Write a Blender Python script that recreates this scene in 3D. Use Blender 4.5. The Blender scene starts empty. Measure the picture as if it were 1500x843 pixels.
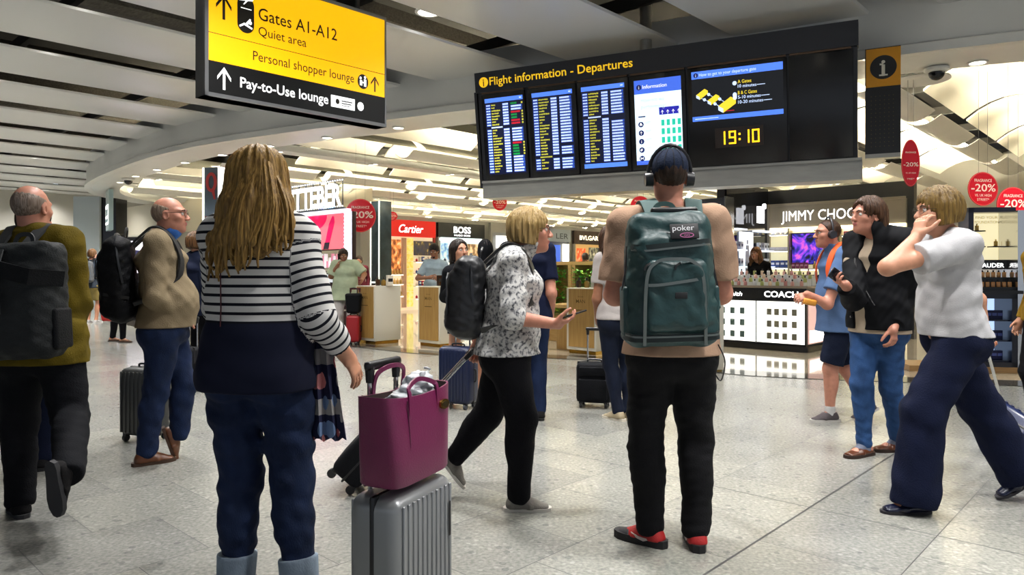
import bpy, bmesh, math, random
import numpy as np
from mathutils import Vector, Matrix
S = bpy.context.scene
COL = S.collection
random.seed(7)
PI = math.pi
# ------------------------------------------------------------------ camera
FPX, CAMZ, HY = 1053.0, 1.27, 396.0          # focal length in pixels of a 1500 px wide frame, eye height, horizon row
cd = bpy.data.cameras.new('camera'); cam = bpy.data.objects.new('camera', cd); COL.objects.link(cam)
cam.location = (0, 0, CAMZ); cam.rotation_euler = (PI / 2, 0, 0)
cd.sensor_width = 36.0; cd.lens = FPX / 1500 * 36.0; cd.shift_y = -(421.5 - HY) / 1500
cd.clip_start = 0.05; cd.clip_end = 300
S.camera = cam
# ------------------------------------------------------------------ world, exposure
W = bpy.data.worlds.new('world'); S.world = W; W.use_nodes = True
W.node_tree.nodes['Background'].inputs[0].default_value = (0.80, 0.88, 1.0, 1)
W.node_tree.nodes['Background'].inputs[1].default_value = 0.5
S.view_settings.view_transform = 'Standard'
S.view_settings.look = 'None'
S.view_settings.gamma = 1.0
S.view_settings.use_curve_mapping = False
S.view_settings.exposure = 0.28
HALL_W, SHOP_W, COVE_E = 500.0, 310.0, 330.0     # lamp powers: hall downlights, shop downlights, cove strips

# ------------------------------------------------------------------ helpers
def P(px, py, d):
    return Vector(((px - 750) * d / FPX, d, CAMZ + (HY - py) * d / FPX))
def G(px, py):
    return P(px, py, FPX * CAMZ / (py - HY))
D1 = Vector((0.682, 0.731, 0)); D2 = Vector((-0.731, 0.682, 0)); Z = Vector((0, 0, 1))
def UV(u, v, z=0.0):
    return Vector((0.682 * u - 0.731 * v, 0.731 * u + 0.682 * v, z))
def uv_of(p):
    return (0.682 * p[0] + 0.731 * p[1], -0.731 * p[0] + 0.682 * p[1])
def hexc(h):
    h = h.lstrip('#'); h = h if len(h) == 6 else h[0]*2+h[1]*2+h[2]*2; c = [int(h[i:i + 2], 16) / 255 for i in (0, 2, 4)]
    return tuple(x / 12.92 if x <= 0.04045 else ((x + 0.055) / 1.055) ** 2.4 for x in c) + (1,)
def frame(o, x, y):
    x = Vector(x).normalized(); y = Vector(y).normalized(); z = x.cross(y).normalized(); y = z.cross(x)
    return Matrix(((x.x, y.x, z.x, o[0]), (x.y, y.y, z.y, o[1]), (x.z, y.z, z.z, o[2]), (0, 0, 0, 1)))

MATS = {}
def mat(name, c='#808080', rough=0.6, metal=0.0, emit=0.0, ec=None, noise=0.0, nscale=20.0, bump=0.0, bscale=60.0, coat=0.0, stretch=(1, 1, 1), c2=None,
        trans=0.0, alpha=1.0, sss=0.0, spec=0.5):
    if name in MATS: return MATS[name]
    m = bpy.data.materials.new(name); m.use_nodes = True
    nt = m.node_tree; b = nt.nodes['Principled BSDF']
    col = hexc(c) if isinstance(c, str) else c
    b.inputs['Base Color'].default_value = col
    b.inputs['Roughness'].default_value = rough; b.inputs['Metallic'].default_value = metal
    b.inputs['Coat Weight'].default_value = coat
    b.inputs['Transmission Weight'].default_value = trans
    b.inputs['Specular IOR Level'].default_value = spec
    if sss:
        b.inputs['Subsurface Weight'].default_value = sss
        b.inputs['Subsurface Radius'].default_value = (0.012, 0.005, 0.003); b.inputs['Subsurface Scale'].default_value = 1.0
    b.inputs['Alpha'].default_value = alpha
    if emit:
        b.inputs['Emission Color'].default_value = hexc(ec) if ec else col
        b.inputs['Emission Strength'].default_value = emit
    if noise or bump or c2:
        tc = nt.nodes.new('ShaderNodeTexCoord'); mp = nt.nodes.new('ShaderNodeMapping')
        mp.inputs['Scale'].default_value = stretch
        nt.links.new(tc.outputs['Object'], mp.inputs['Vector'])
    if noise or c2:
        n = nt.nodes.new('ShaderNodeTexNoise'); n.inputs['Scale'].default_value = nscale; n.inputs['Detail'].default_value = 4
        nt.links.new(mp.outputs[0], n.inputs['Vector'])
        r = nt.nodes.new('ShaderNodeValToRGB')
        if c2:
            r.color_ramp.elements[0].color = col; r.color_ramp.elements[1].color = hexc(c2)
            r.color_ramp.elements[0].position = 0.38; r.color_ramp.elements[1].position = 0.62
        else:
            r.color_ramp.elements[0].color = tuple(x * (1 - noise) for x in col[:3]) + (1,)
            r.color_ramp.elements[1].color = tuple(min(1, x * (1 + noise)) for x in col[:3]) + (1,)
            r.color_ramp.elements[0].position = 0.3; r.color_ramp.elements[1].position = 0.7
        nt.links.new(n.outputs['Fac'], r.inputs[0]); nt.links.new(r.outputs[0], b.inputs['Base Color'])
    if bump:
        n2 = nt.nodes.new('ShaderNodeTexNoise'); n2.inputs['Scale'].default_value = bscale; n2.inputs['Detail'].default_value = 5
        nt.links.new(mp.outputs[0], n2.inputs['Vector'])
        bp = nt.nodes.new('ShaderNodeBump'); bp.inputs['Strength'].default_value = bump; bp.inputs['Distance'].default_value = 0.01
        nt.links.new(n2.outputs['Fac'], bp.inputs['Height']); nt.links.new(bp.outputs[0], b.inputs['Normal'])
    MATS[name] = m
    return m

class NT:                                       # small node-graph helper
    def __init__(s, name):
        s.m = bpy.data.materials.new(name); s.m.use_nodes = True; s.t = s.m.node_tree; s.b = s.t.nodes['Principled BSDF']; MATS[name] = s.m
    def n(s, kind, **kw):
        x = s.t.nodes.new('ShaderNode' + kind)
        for k, v in kw.items(): setattr(x, k, v)
        return x
    def l(s, a, b): s.t.links.new(a, b)
    def math(s, op, a, b=None, c=None):
        x = s.n('Math', operation=op)
        for i, q in enumerate((a, b, c)):
            if q is None: continue
            if isinstance(q, (int, float)): x.inputs[i].default_value = q
            else: s.l(q, x.inputs[i])
        return x.outputs[0]
    def mix(s, f, a, b):
        x = s.n('Mix', data_type='RGBA')
        for i, q in ((0, f), (6, a), (7, b)):
            if isinstance(q, (int, float)): x.inputs[i].default_value = q
            elif isinstance(q, tuple): x.inputs[i].default_value = q
            else: s.l(q, x.inputs[i])
        return x.outputs[2]
    def ramp(s, f, *stops, interp='LINEAR'):
        r = s.n('ValToRGB'); r.color_ramp.interpolation = interp
        e = r.color_ramp.elements
        while len(e) < len(stops): e.new(0.5)
        for x, (p, c) in zip(e, stops): x.position = p; x.color = c
        s.l(f, r.inputs[0]); return r.outputs[0]

TEXTS = {}
def text_data(txt, bold=0.0, shear=0.0, space=1.0, res=3):
    k = (txt, bold, shear, space)
    if k in TEXTS: return TEXTS[k]
    cu = bpy.data.curves.new('t', 'FONT'); cu.body = txt; cu.size = 1.0; cu.offset = bold; cu.shear = shear; cu.space_character = space
    cu.resolution_u = res; cu.extrude = 0.0; cu.fill_mode = 'FRONT'
    o = bpy.data.objects.new('t', cu); COL.objects.link(o)
    dg = bpy.context.evaluated_depsgraph_get(); dg.update()
    me = o.evaluated_get(dg).to_mesh()
    v = [tuple(q.co) for q in me.vertices]; f = [tuple(q.vertices) for q in me.polygons]
    o.evaluated_get(dg).to_mesh_clear()
    bpy.data.objects.remove(o); bpy.data.curves.remove(cu)
    xs = [q[0] for q in v] or [0]; w = max(xs); TEXTS[k] = (v, f, min(xs), w)
    return TEXTS[k]

class MB:
    def __init__(s): s.v = []; s.f = []; s.mi = []; s.M = Matrix.Identity(4); s.cur = 0
    def add(s, vs, fs):
        o = len(s.v); M = s.M
        s.v += [tuple(M @ Vector(q)) for q in vs]; s.f += [tuple(i + o for i in f) for f in fs]; s.mi += [s.cur] * len(fs)
        return s
    def box(s, c, d, R=None):
        x, y, z = (q / 2 for q in d); vs = [(i * x, j * y, k * z) for k in (-1, 1) for j in (-1, 1) for i in (-1, 1)]
        if R is not None: vs = [R @ Vector(q) for q in vs]
        vs = [(q[0] + c[0], q[1] + c[1], q[2] + c[2]) for q in vs]
        return s.add(vs, [(0, 2, 3, 1), (4, 5, 7, 6), (0, 1, 5, 4), (2, 6, 7, 3), (0, 4, 6, 2), (1, 3, 7, 5)])
    def bb(s, x0, x1, y0, y1, z0, z1):
        return s.box(((x0 + x1) / 2, (y0 + y1) / 2, (z0 + z1) / 2), (x1 - x0, y1 - y0, z1 - z0))
    def rbox(s, c, d, r=0.02, seg=3, R=None):
        bm = bmesh.new(); bmesh.ops.create_cube(bm, size=1.0)
        for q in bm.verts: q.co = Vector((q.co.x * d[0], q.co.y * d[1], q.co.z * d[2]))
        bmesh.ops.bevel(bm, geom=bm.edges[:], offset=r, segments=seg, profile=0.5, affect='EDGES', clamp_overlap=True)
        bm.verts.index_update()
        vs = [q.co.copy() for q in bm.verts]; fs = [tuple(l.index for l in f.verts) for f in bm.faces]; bm.free()
        if R is not None: vs = [R @ q for q in vs]
        return s.add([(q.x + c[0], q.y + c[1], q.z + c[2]) for q in vs], fs)
    def cyl(s, p0, p1, r0, r1=None, n=16, caps=True):
        r1 = r0 if r1 is None else r1
        return s.tube([p0, p1], [r0, r1], n, caps)
    def tube(s, pts, r, n=8, caps=True):
        pts = [Vector(p) for p in pts]; m = len(pts)
        rs = r if isinstance(r, (list, tuple)) else [r] * m
        vs = []; nrm = None
        for i, p in enumerate(pts):
            t = (pts[min(i + 1, m - 1)] - pts[max(i - 1, 0)]).normalized()
            if nrm is None: nrm = t.orthogonal().normalized()
            nrm = (nrm - t * nrm.dot(t)).normalized(); b = t.cross(nrm)
            for k in range(n):
                a = 2 * PI * k / n; vs.append(p + (nrm * math.cos(a) + b * math.sin(a)) * rs[i])
        fs = [(i * n + k, i * n + (k + 1) % n, (i + 1) * n + (k + 1) % n, (i + 1) * n + k) for i in range(m - 1) for k in range(n)]
        if caps: fs += [tuple(range(n - 1, -1, -1)), tuple((m - 1) * n + k for k in range(n))]
        return s.add(vs, fs)
    def ribbon(s, pts, up, w, t):               # flat strap: width across, thickness along 'up'
        pts = [Vector(p) for p in pts]; m = len(pts); vs = []
        for i, p in enumerate(pts):
            tg = (pts[min(i + 1, m - 1)] - pts[max(i - 1, 0)]).normalized()
            u = Vector(up[i] if isinstance(up[0], (tuple, list, Vector, np.ndarray)) else up); u = (u - tg * u.dot(tg)).normalized(); b = tg.cross(u)
            ww = w[i] if isinstance(w, (list, tuple)) else w
            for (a, c) in ((-1, -1), (1, -1), (1, 1), (-1, 1)): vs.append(p + b * a * ww / 2 + u * c * t / 2)
        fs = [(i * 4 + k, i * 4 + (k + 1) % 4, (i + 1) * 4 + (k + 1) % 4, (i + 1) * 4 + k) for i in range(m - 1) for k in range(4)]
        fs += [(3, 2, 1, 0), tuple((m - 1) * 4 + k for k in range(4))]
        return s.add(vs, fs)
    def sph(s, c, r, nu=16, nv=10):
        r = (r, r, r) if isinstance(r, (int, float)) else r
        vs = [(c[0], c[1], c[2] - r[2])]
        for j in range(1, nv):
            t = -PI / 2 + PI * j / nv
            for i in range(nu):
                a = 2 * PI * i / nu; vs.append((c[0] + r[0] * math.cos(t) * math.cos(a), c[1] + r[1] * math.cos(t) * math.sin(a), c[2] + r[2] * math.sin(t)))
        vs.append((c[0], c[1], c[2] + r[2])); fs = []
        for i in range(nu): fs.append((0, 1 + (i + 1) % nu, 1 + i))
        for j in range(nv - 2):
            for i in range(nu): a = 1 + j * nu + i; b = 1 + j * nu + (i + 1) % nu; fs.append((a, b, b + nu, a + nu))
        L = len(vs) - 1; k = 1 + (nv - 2) * nu
        for i in range(nu): fs.append((k + i, k + (i + 1) % nu, L))
        return s.add(vs, fs)
    def lathe(s, prof, c=(0, 0, 0), n=20):      # prof: (r, z) pairs
        vs = []; m = len(prof)
        for (r, z) in prof:
            for k in range(n): a = 2 * PI * k / n; vs.append((c[0] + r * math.cos(a), c[1] + r * math.sin(a), c[2] + z))
        fs = [(i * n + k, i * n + (k + 1) % n, (i + 1) * n + (k + 1) % n, (i + 1) * n + k) for i in range(m - 1) for k in range(n)]
        fs += [tuple(range(n - 1, -1, -1)), tuple((m - 1) * n + k for k in range(n))]
        return s.add(vs, fs)
    def prism(s, poly, h0, h1):                 # polygon in local xy, from z=h0 to z=h1
        n = len(poly); vs = [(x, y, h0) for x, y in poly] + [(x, y, h1) for x, y in poly]
        return s.add(vs, [tuple(range(n - 1, -1, -1)), tuple(range(n, 2 * n))] + [(i, (i + 1) % n, n + (i + 1) % n, n + i) for i in range(n)])
    def disc(s, c, rx, ry, h, n=24):            # thin elliptical disc in local xy
        return s.prism([(c[0] + rx * math.cos(2 * PI * k / n), c[1] + ry * math.sin(2 * PI * k / n)) for k in range(n)], c[2], c[2] + h)
    def text(s, txt, x, y, z, size, bold=0.0, shear=0.0, align='L', width=None, space=1.0):
        v, f, a, b = text_data(txt, bold, shear, space)
        k = size; kx = size if width is None else width / (b - a)
        off = {'L': -a, 'C': -(a + b) / 2, 'R': -b}[align]
        return s.add([(x + (q[0] + off) * kx, y + q[1] * k, z) for q in v], f)
    def build(s, name, m, parent=None, smooth=True, auto=35):
        me = bpy.data.meshes.new(name); me.from_pydata(s.v, [], s.f); me.validate()
        for q in (m if isinstance(m, (list, tuple)) else [m]): me.materials.append(q)
        if len(s.mi) == len(me.polygons): me.polygons.foreach_set('material_index', s.mi)
        bm = bmesh.new(); bm.from_mesh(me); bmesh.ops.recalc_face_normals(bm, faces=bm.faces[:])
        if smooth:
            lim = math.radians(auto)
            for f in bm.faces: f.smooth = True
            for e in bm.edges:
                if len(e.link_faces) == 2 and e.calc_face_angle(0) > lim: e.smooth = False
        bm.to_mesh(me); bm.free()
        o = bpy.data.objects.new(name, me); COL.objects.link(o)
        if parent is not None: o.parent = parent
        return o

def snap(o, pts, off=.002):                     # lays a line of points on a surface
    r = []
    for p in pts:
        ok, q, nn, _ = o.closest_point_on_mesh(Vector(p)); r.append(q + nn * off if ok else Vector(p))
    return r
def tag(o, label=None, cat=None, group=None, kind=None):
    if label: o['label'] = label
    if cat: o['category'] = cat
    if group: o['group'] = group
    if kind: o['kind'] = kind
    return o
def thing(name, label, cat, loc=(0, 0, 0), rz=0.0, group=None):
    o = bpy.data.objects.new(name, None); COL.objects.link(o); o.location = loc; o.rotation_euler = (0, 0, rz); o.empty_display_size = 0.1
    return tag(o, label, cat, group)
def thingM(name, label, cat, M, group=None):
    o = thing(name, label, cat, group=group); o.matrix_world = M; return o
def dup(o, loc=None, rz=None, label=None, group=None, parent=None):
    c = o.copy(); COL.objects.link(c)
    if parent is not None: c.parent = parent
    if loc is not None: c.location = loc
    if rz is not None: c.rotation_euler = (0, 0, rz)
    if label: c['label'] = label
    if group: c['group'] = group
    for ch in list(o.children): dup(ch, parent=c)
    return c
def struct(mb, name, m, smooth=True, auto=35):
    return tag(mb.build(name, m, None, smooth, auto), kind='structure')
def spot(name, parent, loc, power, size=2.6, blend=0.9, color=(1, 0.95, 0.86), rad=0.08):
    l = bpy.data.lights.new(name, 'SPOT'); l.energy = power; l.spot_size = size; l.spot_blend = blend; l.color = color; l.shadow_soft_size = rad
    o = bpy.data.objects.new(name, l); COL.objects.link(o); o.parent = parent; o.location = loc
    return o
# ------------------------------------------------------------------ smooth solid modelling (bodies, clothes, bags)
class SDF:
    def __init__(s, vox=0.006): s.pr = []; s.vox = vox; s.clips = []; s.wr = None
    def _p(s, fn, lo, hi, k, op='add', ax=None, tg=None):
        s.pr.append((fn, np.array(lo, float), np.array(hi, float), k, op, ax, tg)); return s
    def cone(s, p0, p1, r0, r1, k=0.02, clip=None, op='add', ax=None):
        p0 = np.array(p0, float); p1 = np.array(p1, float); ba = p1 - p0; L2 = max(1e-9, ba @ ba)
        cl = [(np.array(c, float), np.array(n, float)) for c, n in (clip or [])]
        def fn(X, Y, Zz):
            x = X - p0[0]; y = Y - p0[1]; z = Zz - p0[2]
            t = np.clip((x * ba[0] + y * ba[1] + z * ba[2]) / L2, 0, 1)
            d = np.sqrt((x - ba[0] * t) ** 2 + (y - ba[1] * t) ** 2 + (z - ba[2] * t) ** 2) - (r0 + (r1 - r0) * t)
            for c, n in cl: d = np.maximum(d, (X - c[0]) * n[0] + (Y - c[1]) * n[1] + (Zz - c[2]) * n[2])
            return d
        m = max(r0, r1)
        return s._p(fn, np.minimum(p0, p1) - m, np.maximum(p0, p1) + m, k, op, ax if ax else None)
    def econe(s, p0, p1, ab0, ab1, lat, k=0.03, cap=None, clip=None, op='add', ax=None):
        p0 = np.array(p0, float); p1 = np.array(p1, float); ba = p1 - p0; L2 = max(1e-9, ba @ ba); w = ba / math.sqrt(L2)
        lat = np.array(lat, float); lat = lat - w * (lat @ w); lat /= np.linalg.norm(lat); dep = np.cross(w, lat)
        cp = cap or 0.7 * min(*ab0, *ab1)
        cl = [(np.array(c, float), np.array(n, float)) for c, n in (clip or [])]
        def fn(X, Y, Zz):
            x = X - p0[0]; y = Y - p0[1]; z = Zz - p0[2]
            t = np.clip((x * ba[0] + y * ba[1] + z * ba[2]) / L2, 0, 1)
            x = x - ba[0] * t; y = y - ba[1] * t; z = z - ba[2] * t
            ra = ab0[0] + (ab1[0] - ab0[0]) * t; rb = ab0[1] + (ab1[1] - ab0[1]) * t
            a = (x * lat[0] + y * lat[1] + z * lat[2]) / ra; b = (x * dep[0] + y * dep[1] + z * dep[2]) / rb
            c = (x * w[0] + y * w[1] + z * w[2]) / cp
            d = (np.sqrt(a * a + b * b + c * c + 1e-9) - 1) * np.minimum(ra, rb)
            for cc, n in cl: d = np.maximum(d, (X - cc[0]) * n[0] + (Y - cc[1]) * n[1] + (Zz - cc[2]) * n[2])
            return d
        m = max(*ab0, *ab1)
        return s._p(fn, np.minimum(p0, p1) - m, np.maximum(p0, p1) + m, k, op, ax)
    def ell(s, c, r, k=0.02, R=None, op='add', clip=None, ax=None):
        c = np.array(c, float); r = np.array(r if not isinstance(r, (int, float)) else (r, r, r), float); A = np.array(R, float) if R is not None else np.eye(3)
        mn = r.min()
        cl = [(np.array(q, float), np.array(n, float)) for q, n in (clip or [])]
        def fn(X, Y, Zz):
            x = X - c[0]; y = Y - c[1]; z = Zz - c[2]
            q = 0
            for i in range(3): q = q + ((x * A[0, i] + y * A[1, i] + z * A[2, i]) / r[i]) ** 2
            d = (np.sqrt(q + 1e-9) - 1) * mn
            for cc, n in cl: d = np.maximum(d, (X - cc[0]) * n[0] + (Y - cc[1]) * n[1] + (Zz - cc[2]) * n[2])
            return d
        m = r.max() if R is not None else r
        return s._p(fn, c - m, c + m, k, op, ax)
    def box(s, c, h, r, k=0.01, R=None, op='add', taper=None):
        c = np.array(c, float); h = np.array(h, float); A = np.array(R, float) if R is not None else np.eye(3)
        def fn(X, Y, Zz):
            x = X - c[0]; y = Y - c[1]; z = Zz - c[2]
            u = [x * A[0, i] + y * A[1, i] + z * A[2, i] for i in range(3)]
            if taper is not None:
                f = 1 + taper * u[2] / h[2]; u[0] = u[0] / f; u[1] = u[1] / f
            q = [np.abs(u[i]) - (h[i] - r) for i in range(3)]
            o = np.sqrt(sum(np.maximum(v, 0) ** 2 for v in q)); return o + np.minimum(np.maximum(q[0], np.maximum(q[1], q[2])), 0) - r
        m = np.linalg.norm(h) if R is not None else h * (1 + abs(taper or 0))
        return s._p(fn, c - m, c + m, k, op)
    def clip(s, c, n): s.clips.append((np.array(c, float), np.array(n, float) / np.linalg.norm(n))); return s
    def chain(s, pts, rs, k=0.01):
        for i in range(len(pts) - 1): s.cone(pts[i], pts[i + 1], rs[i] if isinstance(rs, (list, tuple)) else rs, rs[i + 1] if isinstance(rs, (list, tuple)) else rs, k)
        return s
    def mesh(s):
        h = s.vox; adds = [p for p in s.pr if p[4] == 'add']
        lo = np.min([p[1] for p in adds], 0) - 3 * h; hi = np.max([p[2] for p in adds], 0) + 3 * h
        n = np.ceil((hi - lo) / h).astype(int) + 1
        D = np.full(n, 0.1, np.float32); ax = [(lo[i] + h * np.arange(n[i])).astype(np.float32) for i in range(3)]
        for fn, pl, ph, k, op, _, _ in s.pr:
            mg = k + 3 * h
            i0 = np.maximum(0, np.floor((pl - mg - lo) / h).astype(int)); i1 = np.minimum(n, np.ceil((ph + mg - lo) / h).astype(int) + 1)
            if (i1 <= i0).any(): continue
            sl = tuple(slice(i0[i], i1[i]) for i in range(3))
            d = fn(ax[0][sl[0]][:, None, None], ax[1][sl[1]][None, :, None], ax[2][sl[2]][None, None, :])
            a = D[sl]
            if op == 'add':
                q = np.maximum(k - np.abs(a - d), 0) / k; D[sl] = np.minimum(a, d) - q * q * k * 0.25
            else:
                q = np.maximum(k - np.abs(a + d), 0) / k; D[sl] = np.maximum(a, -d) + q * q * k * 0.25
        if s.wr is not None: D += s.wr(ax[0][:, None, None], ax[1][None, :, None], ax[2][None, None, :]).astype(np.float32)
        for c, nn in s.clips:
            D = np.maximum(D, ((ax[0][:, None, None] - c[0]) * nn[0] + (ax[1][None, :, None] - c[1]) * nn[1] + (ax[2][None, None, :] - c[2]) * nn[2]).astype(np.float32))
        D[0] = D[-1] = 0.1; D[:, 0] = D[:, -1] = 0.1; D[:, :, 0] = D[:, :, -1] = 0.1
        return nets(D, lo, h)
    def build(s, name, m, parent=None, attr=False, smooth=1):
        v, f = s.mesh()
        if smooth: v = laplace(v, f, smooth)
        me = bpy.data.meshes.new(name); me.vertices.add(len(v)); me.vertices.foreach_set('co', v.astype(np.float32).ravel())
        me.loops.add(f.size); me.loops.foreach_set('vertex_index', f.astype(np.int32).ravel())
        me.polygons.add(len(f)); me.polygons.foreach_set('loop_start', np.arange(0, f.size, 4, dtype=np.int32))
        me.polygons.foreach_set('use_smooth', np.ones(len(f), bool))
        me.update(calc_edges=True)
        for q in (m if isinstance(m, (list, tuple)) else [m]): me.materials.append(q)
        if attr:
            best = np.full(len(v), 1e9); val = v[:, 2].copy()
            for fn, pl, ph, k, op, a, _ in s.pr:
                if op != 'add': continue
                d = fn(v[:, 0], v[:, 1], v[:, 2]); w = d < best; best[w] = d[w]
                if a is None: val[w] = v[w, 2]
                else: o, dr, off = a; val[w] = ((v[w] - np.array(o)) @ np.array(dr)) + off
            at = me.attributes.new('along', 'FLOAT', 'POINT'); at.data.foreach_set('value', val.astype(np.float32))
        o = bpy.data.objects.new(name, me); COL.objects.link(o)
        if parent is not None: o.parent = parent
        return o
def laplace(v, f, it):
    e = np.concatenate([f[:, [0, 1]], f[:, [1, 2]], f[:, [2, 3]], f[:, [3, 0]]]); n = len(v)
    cnt = np.bincount(e.ravel(), minlength=n).astype(float)[:, None]
    for _ in range(it):
        sm = np.stack([np.bincount(e[:, 0], v[e[:, 1], i], n) + np.bincount(e[:, 1], v[e[:, 0], i], n) for i in range(3)], 1)
        v = 0.5 * v + 0.5 * sm / np.maximum(cnt, 1)
    return v
def nets(D, lo, h):
    I = D < 0; n = D.shape
    c = np.zeros((n[0] - 1, n[1] - 1, n[2] - 1), np.int8)
    for i in (0, 1):
        for j in (0, 1):
            for k in (0, 1): c += I[i:n[0] - 1 + i, j:n[1] - 1 + j, k:n[2] - 1 + k]
    A = np.argwhere((c > 0) & (c < 8)); idx = np.full(c.shape, -1, np.int32); idx[A[:, 0], A[:, 1], A[:, 2]] = np.arange(len(A))
    cor = [(i, j, k) for i in (0, 1) for j in (0, 1) for k in (0, 1)]
    val = np.stack([D[A[:, 0] + i, A[:, 1] + j, A[:, 2] + k] for i, j, k in cor], 1)
    acc = np.zeros((len(A), 3)); cnt = np.zeros(len(A))
    for a in range(8):
        for b in range(a + 1, 8):
            if sum(x != y for x, y in zip(cor[a], cor[b])) != 1: continue
            va, vb = val[:, a], val[:, b]; m = (va < 0) != (vb < 0)
            t = np.where(m, va / np.where(m, va - vb, 1), 0)[:, None]
            p = np.array(cor[a]) + t * (np.array(cor[b]) - np.array(cor[a])); acc += p * m[:, None]; cnt += m
    V = (A + acc / cnt[:, None]) * h + lo
    F = []
    for axn in range(3):
        b, d = (axn + 1) % 3, (axn + 2) % 3
        s0 = [slice(None)] * 3; s1 = [slice(None)] * 3; s0[axn] = slice(0, n[axn] - 1); s1[axn] = slice(1, n[axn])
        x = I[tuple(s0)] != I[tuple(s1)]; E = np.argwhere(x)
        E = E[(E[:, b] > 0) & (E[:, d] > 0) & (E[:, b] < n[b] - 1) & (E[:, d] < n[d] - 1)]
        if not len(E): continue
        q = []
        for ob, od in ((0, 0), (-1, 0), (-1, -1), (0, -1)):
            G_ = E.copy(); G_[:, b] += ob; G_[:, d] += od; q.append(idx[G_[:, 0], G_[:, 1], G_[:, 2]])
        q = np.stack(q, 1); ins = I[E[:, 0], E[:, 1], E[:, 2]]
        q[~ins] = q[~ins][:, ::-1]; F.append(q)
    return V, np.concatenate(F)

# ------------------------------------------------------------------ people
def v3(a): return np.array(a, float)
def nrm(a): a = v3(a); return a / max(1e-9, np.linalg.norm(a))
def ik(a, b, l1, l2, pole):
    a, b = v3(a), v3(b); d = b - a; L = np.linalg.norm(d); w = d / L
    if L > (l1 + l2) * 0.999: b = a + w * (l1 + l2) * 0.999; L = (l1 + l2) * 0.999
    x = (l1 * l1 - l2 * l2 + L * L) / (2 * L); y = math.sqrt(max(0, l1 * l1 - x * x))
    p = v3(pole); p = nrm(p - w * (p @ w))
    return a + w * x + p * y, b
def wrinkle(A, f=1.0, sd=0):
    r = np.random.RandomState(sd); K = [(r.uniform(-1, 1, 3) * v3((1, 1, 1.5)) * 26 * f * (1 + i * .45), r.uniform(0, 6.28), 1 / (1 + i * .5)) for i in range(6)]
    def fn(X, Y, Zz):
        o = 0
        for q, ph, a in K: o = o + a * np.sin(X * q[0] + Y * q[1] + Zz * q[2] + ph + 1.3 * np.sin(Zz * 9 * f + ph))
        return o * A * 0.4 - A * 0.45
    return fn

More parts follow.
